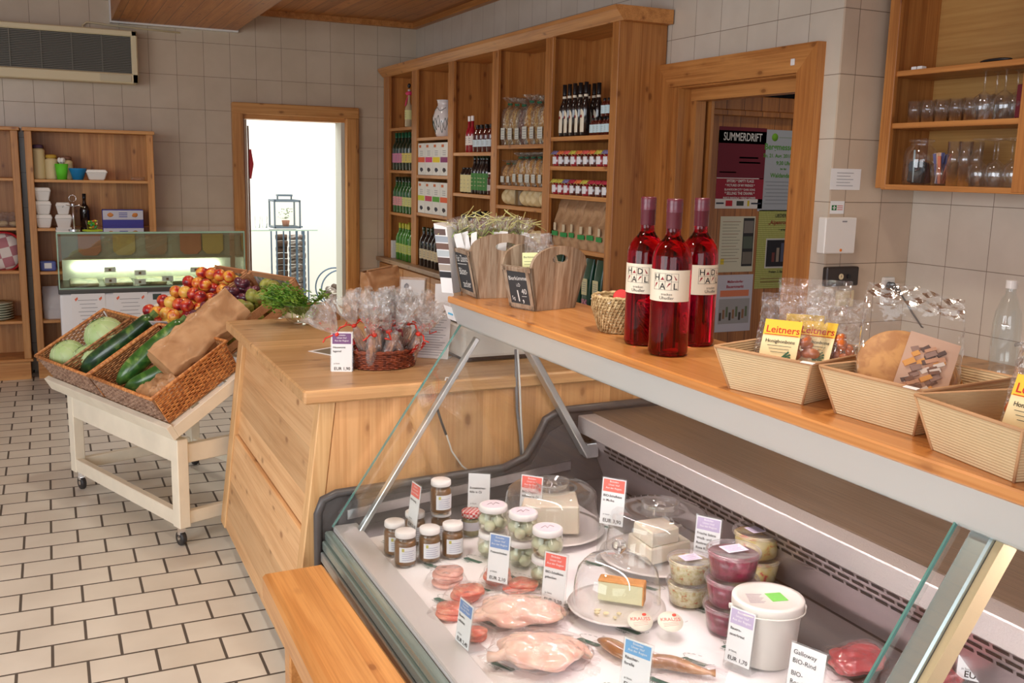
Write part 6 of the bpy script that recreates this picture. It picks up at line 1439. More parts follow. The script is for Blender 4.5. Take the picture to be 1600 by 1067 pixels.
d = bottle('vinegar_bottle', plain('amber_glass', srgb(120, 66, 24), .15, coat=.5), .036, .20, .4, .6, c_blk, (200, 180, 140)); shelf_row(d, 2, 1.1305, 4, 'amber bottle from the left, third bay lower shelf', 'amber bottles', .42, .98, 2)
# bay 4: pasta bags and round wheels
m_past = [two_tone('pasta_a', srgb(206, 166, 96), srgb(166, 116, 62), 70., rough=.5), two_tone('pasta_b', srgb(214, 160, 70), srgb(180, 116, 44), 80., rough=.5), two_tone('pasta_c', srgb(140, 96, 84), srgb(96, 60, 52), 70., rough=.5)]
m_sf = clear('shelf_film', (.98, .98, .97), 1.2, .14, .02, (1, 1, 1), .8, 90)
def pasta(k, h_):
    r = thing('pasta_bag', 'x', 'pasta bag')
    b = B(); b.blob((0, 0, h_*.40), (.040, .049, h_*.41), 3, .14, 3, k); build('pasta', b, m_past[k], r)
    b = film_bag(.11, .092, h_, 3.+k, neck=.86); b.bm.transform(Matrix.Rotation(math.pi/2, 4, 'Z')); build('film', b, m_sf, r)
    b = B(); b.box(-.050, -.049, -.027, .027, h_*.12, h_*.36); l = build('label', b, band((214, 216, 206)), r); b = B(); [b.box(-.0508, -.050, -.02, .02, h_*(.15+.05*q), h_*(.16+.05*q)) for q in range(4)]; build('print', b, m_grey_ink, l)
    b = B(); b.lathe([(.012, h_*.84), (.015, h_*.86), (.012, h_*.88)], 10); b.blob((-.013, 0, h_*.86), (.006, .008, .006), 1); build('green_tie', b, band((30, 110, 70)), r); return r
ps = [Many(pasta(k, .26)) for k in range(3)]; KN = ('tan', 'yellow', 'brown')
for q in range(2):
    for i, y in enumerate(rowy(3, 6, m=.02)):
        k = (0, 0, 2, 1, 0, 1)[i]; ps[k]((WALLX[0]+.018+.10*q, y, 1.7765), (0, 0, .1*math.sin(i*3)), '%s tall bag (%s) from the left on the upper pasta shelf, %s row' % (ORD[i], KN[k], 'front' if q == 0 else 'back'), 'tall pasta bags', (1.05, 1.05, 1.16-.04*(i % 3)))
for q in range(2):
    for i, y in enumerate(rowy(3, 7, m=.02)):
        sc = (.72 if i < 2 else .92) if q == 0 else .95; ps[1]((WALLX[0]+.018+.10*q, y, 1.5215), (0, 0, .1*math.sin(i*5)), '%s bag of yellow noodles from the left, lower pasta shelf, %s row' % (ORD[i], 'front' if q == 0 else 'back'), 'noodle bags on the lower shelf', (.92, .92, sc*.86))
m_wheel = two_tone('pale_disc', srgb(226, 206, 158), srgb(206, 180, 126), 20., rough=.6)
def wheel():
    r = thing('soap_disc', 'x', 'disc'); b = B(); b.lathe([(0, -.016), (.040, -.016), (.050, -.012), (.052, 0), (.050, .012), (.040, .016), (0, .016)], 28, mtx=Matrix.Rotation(math.pi/2, 4, 'Y') @ Matrix.Rotation(0, 4, 'Z')); build('disc', b, m_wheel, r); return r
wh = Many(wheel())
for z, ys, lb in ((1.3955, (.06, .17, .50, .64, .76, .95), 'upper'), (1.1505, (.08, .22, .44, .60, .78, .9), 'lower')):
    for i_, f in enumerate(ys):
        y = rowy(3, 1, f, f)[0]; wh((SX+.07, y, z+.0535), (0, 0, R(52)), '%s pale round disc from the left on the %s disc shelf' % (ORD[i_], lb), 'pale discs in the fourth bay')
r = thing('storage_jar', 'brown jar between the pale discs of the fourth bay', 'jar', (SX+.08, rowy(3, 1, .33, .33)[0], 1.396)); b = B(); b.cyl(.045, 0, .10, bev=.005); build('jar', b, plain('olive_brown', srgb(120, 92, 50), .4), r)
# bay 5: liqueurs, miniatures, jams, coffee bags
def ova(r):
    b = B(); R2 = .0295
    b.grid(lambda u, v: (-R2*math.cos(-.7+1.4*u), R2*math.sin(-.7+1.4*u), .02+v*(.085+.04*(1-(2*u-1)**2)**.5)), 12, 6); build('label_tall', b, m_lab, r, recalc=False)
    b = B(); b.blob((-R2-.0008, 0, .105), (.001, .009, .009), 2); build('fruit_print', b, band((150, 50, 50)), r)
    b = B(); b.lathe([(.0122, .19), (.0122, .225)], 12); build('neck_band', b, m_lab, r, recalc=False)
d = bottle('liqueur_bottle', g_black, .029, .29, .40, .5, c_blk, None, extra=ova, capz=.80)
shelf_row(d, 4, 1.8145, 5, 'liqueur bottle with arched white label from the left', 'liqueur bottles in the near bay', .04, .56, 2)
d = bottle('miniature_bottle', g_brown, .0195, .095, .42, .62, c_blk, (196, 220, 226), lz=(.15, .6))
mn = shelf_row(d, 4, 1.8145, 6, 'pale-blue-label miniature bottle from the left, lower tier', 'miniature bottles in the near bay', .60, 1., 2, m=.01)
shelf_row(mn, 4, 1.8145+.097, 3, 'pale-blue-label miniature bottle from the left, upper tier', 'miniature bottles in the near bay', .8, 1., 1, m=.01)
def jam(c):
    r = thing('jam_jar', 'x', 'jar')
    b = B(); b.lathe([(0, 0), (.025, 0), (.027, .004), (.027, .05), (.023, .056)], 18); build('glass', b, g_redg if c % 2 else g_brown, r)
    b = B(); b.lathe([(0, .072), (.024, .072), (.03, .066), (.036, .056), (.034, .054), (.026, .06)], 24, fn=lambda v: (v.x*(1+.12*math.sin(8*math.atan2(v.y, v.x))*(v.z < .064)), v.y*(1+.12*math.sin(8*math.atan2(v.y, v.x))*(v.z < .064)), v.z)); build('cloth_cap', b, [plain('cloth_%d' % q, srgb(*cc), .8, var=.5, vs=90) for q, cc in enumerate(((214, 110, 60), (190, 180, 70), (170, 40, 60), (120, 110, 150), (210, 90, 80)))][c], r)
    b = B(); b.grid(lambda u, v: (-.0277*math.cos(-.7+1.4*u), .0277*math.sin(-.7+1.4*u), .010+.034*v), 8, 1); build('label', b, m_jlab, r, recalc=False)
    b = B(); b.tube([(-.03, .004, .06), (-.036, -.012, .054), (-.03, -.02, .045)], .0012, 4); b.tube([(-.03, .004, .06), (-.036, .014, .052)], .0012, 4); build('ribbon', b, m_raffia, r); return r
jm = [Many(jam(c)) for c in range(5)]; JN = ('orange', 'yellow-green', 'dark red', 'violet', 'coral')
for z, sq, nm in ((1.6485, (3, 0, 4, 1, 0, 4, 0, 1, 3, 3), 'upper'), (1.4875, (1, 1, 3, 2, 0, 1, 2, 2, 2, 4), 'lower')):
    for q in range(2):
        for i, y in enumerate(rowy(4, 9, m=.005)):
            c = sq[(i+q) % 10]; jm[c]((WALLX[0]-.008+.085*q, y, z+.0005), .0, '%s jam jar from the left, %s cap, %s jam shelf, %s row' % (ORD[i], JN[c], nm, 'front' if q == 0 else 'back'), 'jam jars in the near bay', 1.2)
m_cof = two_tone('coffee_paper', srgb(176, 140, 104), srgb(150, 114, 80), 14., rough=.7, bump=.5)
def coffee():
    r = thing('flour_bag', 'x', 'flour bag')
    b = B()
    def fn(u, v):
        th = 2*math.pi*u; k = 1-.75*v**2.2
        return (math.copysign(abs(math.cos(th))**.6, math.cos(th))*.045*k+.01*noise.noise(Vector((u*5, v*5, 1)))+.02*v*v, math.copysign(abs(math.sin(th))**.6, math.sin(th))*.055*(1-.12*v)+.006*noise.noise(Vector((u*7, v*9, 4))), v*.27)
    b.grid(fn, 32, 16, closed=True); build('bag', b, m_cof, r)
    b = B(); b.box(-.0525, -.0485, -.03, .03, .055, .08); build('green_label', b, band((46, 140, 70)), r)
    b = B(); b.box(-.0515, -.0475, -.008, .014, .085, .125); build('paper_label', b, band((206, 190, 160)), r); return r
cf = Many(coffee())
for q in range(2):
    for i, y in enumerate(rowy(4, 6, m=.02)):
        cf((WALLX[0]+.02+.11*q, y, 1.1915), (0, 0, .1*math.sin(i*2.3)), '%s brown paper flour bag from the left, green label, %s row' % (ORD[i], 'front' if q == 0 else 'back'), 'paper flour bags in the near bay', (1.05, 1.12, 1.06-.05*(i % 2)))
def greenbag():
    r = thing('coffee_bag', 'x', 'coffee bag')
    b = B(); b.grid(lambda u, v: (math.copysign(abs(math.cos(6.283*u))**.5, math.cos(6.283*u))*.035*(1-.85*v**3), math.copysign(abs(math.sin(6.283*u))**.5, math.sin(6.283*u))*.045, v*.30), 28, 12, closed=True); build('bag', b, plain('dark_green_foil', srgb(24, 66, 48), .3, coat=.3), r)
    b = B(); b.box(-.038, -.034, -.028, .028, .10, .19); l = build('label', b, band((206, 202, 160)), r); b = B(); [b.box(-.0386, -.038, -.02, .02, .12+.012*k, .123+.012*k) for k in range(5)]; build('print', b, m_grey_ink, l)
    b = B(); b.box(-.036, -.033, -.03, .03, .03, .075); build('floral_print', b, two_tone('floral', srgb(200, 120, 150), srgb(60, 60, 60), 90.), r); return r
gb = Many(greenbag())
for i, y in enumerate(rowy(4, 5, m=.03)): gb((WALLX[0], y, Z0), 0, 'dark green coffee bag on the bottom of the near bay, %s' % ('far left', 'second from left', 'middle', 'fourth', 'nearest the end panel')[i], 'green coffee bags')
# ------------------------------------------------------------------ goods on the left shelves
def cup_stack(px, zs, h, label, cap):
    p = at(px, 300, y=8.06); r = thing('wafer_packet', label, 'packet', (p.x, 8.06, zs+.0005)); b = B(); b.lathe([(0, 0), (.042, 0)]+[(.044+.0015*(i % 2), .006+i*(h-.03)/18) for i in range(19)]+[(.03, h-.01), (0, h-.008)], 22); build('wafers', b, plain('wafer_cream', srgb(214, 196, 150), .6), r)
    b = B(); b.lathe([(.02, h-.014), (.040, h-.008), (.036, h+.012), (.018, h+.016), (0, h+.012)], 18); build('wrapper_top', b, cap, r)
cup_stack(63, 1.475, .235, 'tall packet of stacked wafer cups at the left end of the top shelf', band((84, 60, 84))); cup_stack(83, 1.475, .165, 'middle packet of wafer cups beside the green cup', band((196, 160, 60))); cup_stack(106, 1.475, .155, 'packet of wafer cups behind the green cup', band((130, 90, 70)))
p = at(97, 278, y=8.0); r = thing('plastic_cup', 'bright green plastic cup with white spoons on the left shelf', 'cup', (p.x, 8.0, 1.4755)); b = B(); b.lathe([(0, .001), (.033, 0), (.046, .115), (.044, .115), (.032, .004)], 24); build('cup', b, band((96, 206, 40)), r)
for i in range(5):
    q = tag(build('spoon', (lambda b: (b.tube([(0, 0, .02), (.012*math.cos(i*1.3), .01*math.sin(i*1.3), .12)], .003, 5), b.blob((.015*math.cos(i*1.3), .013*math.sin(i*1.3), .138), (.013, .006, .02), 2))[0])(B()), m_white), 'white plastic spoon standing in the green cup', 'spoon', 'white spoons in the green cup'); q.location = (p.x, 8.0, 1.478)
p = at(122, 278, y=8.0); r = thing('bowl', 'blue plastic bowl right of the green cup', 'bowl', (p.x, 8.0, 1.4755)); b = B(); b.lathe([(0, .001), (.035, 0), (.058, .075), (.063, .083), (.060, .085), (.054, .076), (.034, .006)], 28); build('bowl', b, band((24, 130, 190)), r)
def foam_box(w_, d_, h_):
    r = thing('foam_box', 'x', 'foam box'); b = B(); b.hexa([(-w_*.36, -d_*.36, 0), (w_*.36, -d_*.36, 0), (w_*.36, d_*.36, 0), (-w_*.36, d_*.36, 0)], [(-w_/2, -d_/2, h_*.74), (w_/2, -d_/2, h_*.74), (w_/2, d_/2, h_*.74), (-w_/2, d_/2, h_*.74)], .006); build('body', b, m_white, r)
    b = B(); b.hexa([(-w_*.53, -d_*.53, h_*.70), (w_*.53, -d_*.53, h_*.70), (w_*.53, d_*.53, h_*.70), (-w_*.53, d_*.53, h_*.70)], [(-w_*.44, -d_*.44, h_), (w_*.44, -d_*.44, h_), (w_*.44, d_*.44, h_), (-w_*.44, d_*.44, h_)], .005); build('lid', b, m_white, r); return r
r = foam_box(.145, .12, .078); p = at(151, 278, y=8.02); r.location = (p.x, 8.02, 1.4755); r['label'] = 'flat white foam box right of the blue bowl'
fb = Many(foam_box(.115, .11, .098)); pa = at(68, 340, y=8.03); pb = at(97, 340, y=8.03)
for i, l in enumerate(('bottom', 'middle', 'top')): fb((pa.x, 8.03, 1.1205+.099*i), 0, 'white foam box, %s of the left stack of three' % l, 'stacked foam boxes')
for i, l in enumerate(('bottom', 'top')): fb((pb.x+.01, 8.03, 1.1205+.099*i), 0, 'white foam box, %s of the stack of two' % l, 'stacked foam boxes', (1, 1, 1) if i == 0 else (.85, .85, .9))
r = bottle('dark_bottle', g_black, .036, .25, .34, .5, m_black, None); p = at(133, 340, y=8.12); r.location = (p.x, 8.12, 1.1205); r['label'] = 'dark bottle standing between foam boxes and the blue carton'
p = at(192, 345, y=8.06); r = thing('cardboard_box', 'blue and white printed box on the left shelf', 'box', (p.x, 8.06, 1.1205)); b = B(); b.box(-.145, .145, -.05, .05, 0, .135, .002); build('box', b, band((70, 70, 160)), r)
b = B(); b.box(-.143, .143, -.052, -.0505, .06, .13); f_ = build('front_panel', b, band((206, 206, 216)), r); b = B(); [b.blob((x, -.052, .095), (.022, .002, .016), 2, .3, 3, x*9) for x in (-.09,)]; build('picture', b, band((216, 140, 70)), f_); b = B(); b.blob((.085, -.052, .095), (.022, .002, .016), 2, .3, 3, 3); build('picture', b, band((206, 130, 60)), f_)
b = B(); [b.box(-.03, .03, -.0535, -.052, .08+.014*k, .085+.014*k) for k in range(3)]; build('print', b, band((70, 70, 160)), f_)
p = at(215, 278, y=8.05); r = tag(build('clear_lid', film_bag(.10, .07, .028, 2.), m_film), 'small clear plastic wrapper at the right end of the top shelf', 'wrapper'); r.location = (p.x, 8.05, 1.476)
p = at(77, 428, y=8.0); r = thing('napkin_pack', 'blue and white napkin pack behind the freezer corner', 'napkin pack', (p.x-.01, 8.05, .801)); b = B(); b.box(-.05, .06, -.05, .05, 0, .07, .008); build('pack', b, band((90, 104, 170)), r); b = B(); b.box(-.02, .03, -.0515, -.0505, .02, .06); build('label', b, m_paper, r)
p = at(86, 480, y=8.05); r = thing('plastic_bag', 'white translucent plastic bag of cups behind the freezer', 'bag', (.015, 8.09, .438)); b = film_bag(.20, .16, .24, 6.); build('bag', b, clear('milky_bag', (.9, .9, .92), 1.2, .2, .55, (.9, .88, .9), .8, 40), r)
# left unit
p = at(12, 345, y=8.06); r = thing('bread_bag', 'film bag of pale rolls on the far left shelf', 'bread bag', (p.x-.07, 8.06, 1.127))
for i in range(6): b = B(); b.blob((0, 0, 0), (.035, .03, .022), 2, .1, 2, i); o = build('roll', b, plain('pale_roll', srgb(196, 170, 130), .7), r); o.location = (-.10+.07*(i % 4), -.02+.035*(i//4), .024+.03*(i//4))
b = film_bag(.30, .12, .11, 9.); build('film', b, m_film, r)
def cushion():
    m, t = newmat('chequered_cloth'); tc = t.n('TexCoord').outputs['Object']; mp = t.n('Mapping', i_Vector=tc); mp.inputs['Rotation'].default_value = (0, R(14), 0); ck = t.n('TexChecker', i_Vector=mp.outputs[0], i_Color1=srgb(222, 212, 206), i_Color2=srgb(180, 120, 128), i_Scale=14.); p_ = t.n('BsdfPrincipled', i_Base_Color=ck.outputs[0], i_Roughness=.9); t.out(p_.outputs[0])
    r = thing('cushion', 'red-edged cushion with pink and white chequers on the far left shelf', 'cushion', (-.385, 8.06, .812)); 
    b = B(); b.blob((0, 0, .135), (.165, .05, .135), 4, .04, 2, 1., pw=.55); build('cover', b, m, r)
    b = B(); pts = [(.168*math.copysign(abs(math.cos(a))**.5, math.cos(a)), 0, .135+.137*math.copysign(abs(math.sin(a))**.5, math.sin(a))) for a in [2*math.pi*k/48 for k in range(49)]]; b.tube(pts, .011, 8); build('red_edging', b, band((200, 26, 36)), r)
cushion()
def plate():
    r = thing('plate', 'x', 'plate'); b = B(); b.lathe([(0, .001), (.07, 0), (.085, .004), (.12, .019), (.121, .023), (.085, .009), (0, .006)], 32); build('plate', b, plain('greenish_china', srgb(196, 198, 176), .3), r); return r
pl = Many(plate())
for i in range(7): pl((-.40, 8.09, .4365+.0185*i), 0, ORD[i]+' pale china plate counted from below in the stack' if i < 6 else 'top plate of the stack on the far left shelf', 'stacked plates')
# freezer top: spiral card holder and candy tub
def holder2():
    p = at(117, 360, z=1.148); r = thing('spiral_stand', 'tall metal spiral stand with foam box on the freezer top', 'stand', (.145, 7.3, 1.1485)); 
    b = B(); b.cyl(.035, 0, .006); b.tube([(0, 0, .005), (0, 0, .17)], .006, 8); b.cyl(.012, .165, .178); build('post', b, m_steel, r)
    b = B(); b.tube([(.022*math.cos(a), 0, .215+.022*math.sin(a)) for a in [2*math.pi*k/20-1.5 for k in range(20)]], .002, 5); [b.tube([(0, 0, .16), (.04*math.cos(a), .02*math.sin(a), .17), (.07*math.cos(a), .03*math.sin(a), .155)], .003, 5) for a in (-.5, 0, .5, 2.8, 3.4)]; build('wire', b, m_chrome, r)
holder2()
def candytub():
    r = thing('candy_tub', 'clear tub of bright green and yellow sweets on the freezer top', 'candy tub', (.26, 7.28, 1.1545)); b = B(); b.lathe([(0, 0), (.033, 0), (.042, .06), (.044, .062)], 28); build('tub', b, m_jarglass, r)
    rn = random.Random(3)
    cols = [band((90, 200, 50)), band((226, 220, 50)), band((40, 160, 110)), band((230, 120, 60))]
    for i in range(34):
        a = rn.uniform(0, 6.28); q = rn.uniform(0, .028); b = B(); b.blob((0, 0, 0), (.009, .007, .007), 1); o = build('sweet', b, cols[i % 4], r); o.location = (q*math.cos(a), q*math.sin(a), .009+.05*rn.random())
    b = B(); b.cyl(.065, 0, .003); o = tag(build('coaster', b, band((190, 210, 40))), 'yellow-green disc under the candy tub', 'coaster'); o.location = (.26, 7.28, 1.1488)
candytub()
# ------------------------------------------------------------------ glasses in the hanging cabinet
m_gl = clear('drinking_glass', (.985, .99, .99), 2.0, .03, .015)
def tumbler(r_=.030, h=.095):
    r = thing('drinking_glass', 'x', 'drinking glass'); b = B(); b.lathe([(0, .006), (r_*.8, .006), (r_*.82, 0), (r_, h), (r_*.94, h), (r_*.78, .012), (0, .012)], 22); build('glass', b, m_gl, r); return r
def goblet():
    r = thing('wine_glass', 'x', 'wine glass'); b = B()
    b.lathe([(.030, 0), (.038, .03), (.041, .055), (.034, .082), (.012, .10), (.004, .106), (.0035, .175), (.008, .180), (.034, .186), (.034, .188), (0, .188)], 26); build('glass', b, m_gl, r); return r
tu = Many(tumbler()); go = Many(goblet()); tall = Many(tumbler(.026, .17))
def cabxy(px, py, z, dx): p = at(px, py, x=CX+dx); return p.y
for q, dx in enumerate((.07, .14, .21)):
    for i in range(9): tu((CX+dx, 2.99-.044*i*1.55+.02*q, 1.8455), 0, '%s small tumbler from the left on the middle cabinet shelf, %s row' % (ORD[i], ('front', 'middle', 'back')[q]), 'tumblers on the middle cabinet shelf', .92 if i < 5 else 1.0) if 2.99-.0682*i > 2.62 else None
for q, dx in enumerate((.07, .16)):
    for i in range(3): go((CX+dx, 2.665-.09*i+.02*q, 1.8455), 0, '%s upside-down wine glass from the left, middle cabinet shelf, %s row' % (ORD[i], ('front', 'back')[q]), 'wine glasses on the middle cabinet shelf', 1.02)
for q, dx in enumerate((.06, .12)):
    for i in range(2): tall((CX+dx, 2.765-.054*i, 1.598), 0, '%s tall straight glass on the bottom cabinet shelf, %s row' % (ORD[i], ('front', 'back')[q]), 'tall glasses on the bottom cabinet shelf')
for q, dx in enumerate((.07, .16)):
    for i in range(3): go((CX+dx, 2.655-.078*i+.01*q, 1.598), 0, '%s upside-down wine glass from the left, bottom cabinet shelf, %s row' % (ORD[i], ('front', 'back')[q]), 'wine glasses on the bottom cabinet shelf', .95)
def bigjar():
    r = thing('storage_jar', 'large lidded glass jar with dark packets on the bottom cabinet shelf', 'jar', (CX+.10, 2.965, 1.598)); b = B(); b.lathe([(0, .003), (.058, 0), (.065, .01), (.065, .12), (.058, .145), (.042, .158), (.042, .17), (.05, .172), (.05, .182), (.0, .188)], 32); build('glass', b, m_gl, r)
    for i, (x, y, c) in enumerate(((-.02, -.015, (24, 20, 20)), (.01, .02, (60, 30, 24)), (-.01, .025, (36, 30, 34)), (.02, -.02, (80, 40, 30)))): b = B(); b.box(-.012, .012, -.022, .022, 0, .085, .004); o = build('packet', b, band(c), r); o.location = (x, y, .008); o.rotation_euler = (.15*(-1)**i, .2*(i % 2), i*.9)
    b = B(); b.tube([(-.03, .0, .01), (-.035, .0, .14)], .004, 6); o = build('spoon_handle', b, band((170, 190, 196)), r)
bigjar()
def sticks():
    r = thing('glass_tumbler', 'glass full of striped sugar sachets between jar and tall glasses', 'glass', (CX+.085, 2.845, 1.598)); b = B(); b.lathe([(0, .004), (.032, 0), (.04, .085), (.039, .085), (.031, .006)], 26); build('glass', b, m_gl, r); rn = random.Random(9); cc = [band((206, 120, 90)), band((226, 220, 220)), band((96, 96, 140)), band((220, 180, 150))]
    for i in range(18): b = B(); b.box(-.003, .003, -.006, .006, 0, .105+.02*rn.random()); o = build('sugar_sachet', b, cc[i % 4], r); o.location = (rn.uniform(-.018, .018), rn.uniform(-.018, .018), .007); o.rotation_euler = (rn.uniform(-.2, .2), rn.uniform(-.2, .2), rn.uniform(0, 3))
sticks()
r = tag(build('napkin', B().box(-.03, .03, -.02, .02, 0, .12, .003), plain('dark_red_paper', srgb(96, 12, 28), .7)), 'dark red folded napkin stack beside the cabinet divider', 'napkin'); r.location = (CX+.06, 2.475, 1.8455)
for y, l in ((2.985, 'left'), (2.955, 'right')): r = tag(build('eraser', B().box(-.014, .014, -.012, .012, 0, .014, .002), m_paper), '%s small white block on the top cabinet shelf' % l, 'block'); r.location = (CX+.05, y, 2.0535)
r = tag(build('spectacles_case', B().blob((0, 0, .008), (.02, .07, .008), 2, .2), m_black), 'flat black object lying on the top cabinet shelf', 'case'); r.location = (CX+.06, 2.62, 2.054)
# ------------------------------------------------------------------ things on the corner wall
YJ = 3.15
def wallbox(nm, label, cat, px0, py0, px1, py1, depth, mt, bev=.003, extra=None):
    a, c = at(px0, py0, y=YJ-depth), at(px1, py1, y=YJ-depth); r = thing(nm, label, cat, ((a.x+c.x)/2, YJ-.0005, (a.z+c.z)/2)); w_, h_ = abs(c.x-a.x)/2, abs(a.z-c.z)/2
    b = B(); b.box(-w_, w_, -depth, 0, -h_, h_, bev); build('body', b, mt, r); return r, w_, h_
r, w_, h_ = wallbox('wall_paper', 'hand-written white note taped above the first aid sticker', 'note', 1299, 263, 1343, 297, .001, m_paper, 0)
b = B(); [b.box(-w_*.6, w_*(.5-.2*(k % 2)), -.002, -.0012, h_*(.6-.3*k)-.001, h_*(.6-.3*k)+.001) for k in range(5)]; build('handwriting', b, m_grey_ink, r)
r, w_, h_ = wallbox('first_aid_sticker', 'small sticker with green cross on the corner wall', 'sticker', 1298, 314, 1318, 334, .001, m_paper, 0)
b = B(); b.box(-w_*.8, -w_*.1, -.0016, -.0011, -h_*.45, h_*.35); s_ = build('green_field', b, band((20, 110, 50)), r); b = B(); b.box(-w_*.53, -w_*.37, -.0021, -.0017, -h_*.35, h_*.25); b.box(-w_*.68, -w_*.22, -.0021, -.0017, -h_*.12, h_*.02); build('white_cross', b, m_paper, s_); b = B(); [b.box(0, w_*.8, -.0016, -.0011, h_*(.2-.3*k), h_*(.3-.3*k)) for k in range(3)]; build('print', b, band((200, 90, 80)), r)
r, w_, h_ = wallbox('control_box', 'white wall control box with orange button', 'control box', 1291, 340, 1335, 396, .045, m_white, .004)
b = B(); b.cyl(.006, .0452, .0475, (.006, 0, -h_*.8), 16, Matrix.Rotation(math.pi/2, 4, 'X')); build('button', b, band((226, 130, 50)), r); b = B(); b.box(.004, .03, -.046, -.0453, h_*.75, h_*.82); build('print', b, m_grey_ink, r)
r, w_, h_ = wallbox('clock_timer', 'black wall thermostat with round cream dial', 'thermostat', 1293, 418, 1341, 446, .03, plain('dark_brown_plastic', (.03, .022, .02), .4), .005)
b = B(); b.cyl(.0125, .0302, .0325, (-.012, 0, 0), 24, Matrix.Rotation(math.pi/2, 4, 'X')); f_ = build('dial', b, m_cream, r); b = B(); b.box(-.0126, -.0114, -.0335, -.0326, 0, .008); b.cyl(.002, .0326, .0335, (-.012, 0, 0), 8, Matrix.Rotation(math.pi/2, 4, 'X')); build('hand', b, m_ink, f_); b = B(); b.cyl(.010, .0302, .036, (.030, 0, 0), 20, Matrix.Rotation(math.pi/2, 4, 'X')); build('knob', b, m_black, r)
r, w_, h_ = wallbox('room_thermostat', 'beige square thermostat below the black one', 'thermostat', 1311, 454, 1333, 479, .022, m_cream, .003)
b = B(); b.cyl(.009, .0222, .026, (.004, 0, -.004), 20, Matrix.Rotation(math.pi/2, 4, 'X')); build('knob', b, plain('beige_knob', srgb(196, 180, 150), .4), r)
a = at(1388, 447, y=YJ-.01); r = thing('wall_socket', 'white double wall socket on the corner tiles', 'socket', (a.x, YJ-.0005, a.z-.022)); b = B(); b.box(-.035, .035, -.012, 0, -.02-.04, .062, .01, seg=2); build('plate', b, m_white, r)
for z in (.022, -.030):
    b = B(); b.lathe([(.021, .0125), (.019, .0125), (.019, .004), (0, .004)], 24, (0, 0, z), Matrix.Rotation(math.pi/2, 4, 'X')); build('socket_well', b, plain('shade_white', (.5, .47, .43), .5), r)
r = thing('power_plug', 'black plug with cable in the upper socket', 'plug', (a.x, YJ-.014, a.z)); b = B(); b.cyl(.019, 0, .022, (0, 0, 0), 20, Matrix.Rotation(math.pi/2, 4, 'X')); b.tube([(0, -.018, 0), (.02, -.03, -.012), (.045, -.03, -.035)], .012, 10, radii=[.013, .011, .008]); build('body', b, m_black, r)
b = B(); b.tube([(.045, -.03, -.035), (.075, -.035, -.07), (.095, -.05, -.11), (.11, -.10, -.17), (.13, -.18, -.19)], .0042, 8); build('cord', b, m_black, r)
p = at(1239, 97, x=2.913); r = tag(build('hook', B().box(-.006, 0, -.012, .012, -.014, .014, .002), m_paper), 'tiny white clip on the wide door frame', 'clip'); r.location = (2.9145, p.y, p.z)
# ------------------------------------------------------------------ posters on the brown door leaf
YP = 4.4395
def poster(nm, label, px0, py0, px1, py1, col, hole=None):
    a, c = at(px0, py0, y=YP), at(px1, py1, y=YP); r = thing(nm, label, 'poster', (a.x, YP-.0004, c.z)); W, H = c.x-a.x, a.z-c.z
    b = B(); b.box(0, W, -.001, 0, 0, H); build('sheet', b, band(col), r); return r, W, H
def ptxt(par, lines, col, nm='lettering'):
    b = B()
    for t_, sz, x, z, al in lines: b.text(t_, sz, T(x, -.0022, z) @ XZ, al, bold=.02)
    return build(nm, b, band(col), par, recalc=False)
def prect(par, x0, x1, z0, z1, col, nm='colour_field', o=.0016):
    b = B(); b.box(x0, x1, -o, -.0011, z0, z1); return build(nm, b, band(col), par)
r, W, H = poster('poster', 'dark red concert poster with the word SUMMERDRIFT on the brown door', 1124, 197, 1190, 326, (226, 216, 206))
prect(r, 0, W, H*.38, H, (110, 16, 34)); prect(r, 0, W, H*.12, H*.37, (150, 26, 44)); prect(r, W*.45, W*.9, H*.56, H*.58, (70, 14, 26)); prect(r, W*.45, W*.85, H*.62, H*.64, (70, 14, 26)); prect(r, W*.05, W*.4, H*.44, H*.455, (70, 14, 26))
prect(r, 0, W, H*.80, H*.955, (70, 12, 24))
b = B(); b.text('SUMMERDRIFT', .062, T(W*.5, -.0026, H*.835) @ XZ @ Matrix.Scale(.66, 4, (1, 0, 0)), 'CENTER', bold=.01); build('lettering', b, band((232, 224, 214)), r, recalc=False)
b = B()
for k, t_ in enumerate(('SPITERS * EMPTY FLAGS', '* PICTURES OF MY FRIENDS *', 'BLANKROOM CITY * DARK SONG', '* SELLING THE DRAMA *', 'MARCH MANDALA * FRENZY SUMMER')):
    s_ = (.0215, .0185, .0165, .0225, .0155)[k]; b.text(t_, s_, T(W*.5, -.0026, H*(.325-.051*k)) @ XZ @ Matrix.Scale(.84, 4, (1, 0, 0)), 'CENTER', bold=.015)
build('lettering', b, band((232, 224, 214)), r, recalc=False)
prect(r, W*.22, W*.36, H*.03, H*.10, (190, 30, 40)); prect(r, W*.45, W*.6, H*.035, H*.095, (60, 60, 50)); prect(r, W*.68, W*.72, H*.03, H*.10, (220, 190, 40)); prect(r, W*.02, W*.18, H*.055, H*.075, (50, 50, 60)); prect(r, W*.76, W*.97, H*.055, H*.075, (50, 50, 60))
r, W, H = poster('poster', 'grey-white Bergmesse poster with green lettering on the brown door', 1191, 202, 1262, 330, (176, 176, 178))
ptxt(r, (('Bergmesse', .047, W*.06, H*.76, 'LEFT'), ('So, 21. Aug. 2011', .028, W*.05, H*.665, 'LEFT'), ('9:30 Uhr', .030, W*.45, H*.575, 'CENTER'), ('bei der', .016, W*.45, H*.515, 'CENTER'), ('Waldandacht', .034, W*.45, H*.42, 'CENTER')), (90, 150, 50))
for k in range(7): prect(r, W*.12+.01*(k % 2), W*.9-.012*(k % 3), H*(.36-.045*k), H*(.366-.045*k), (120, 120, 122), 'small_print')
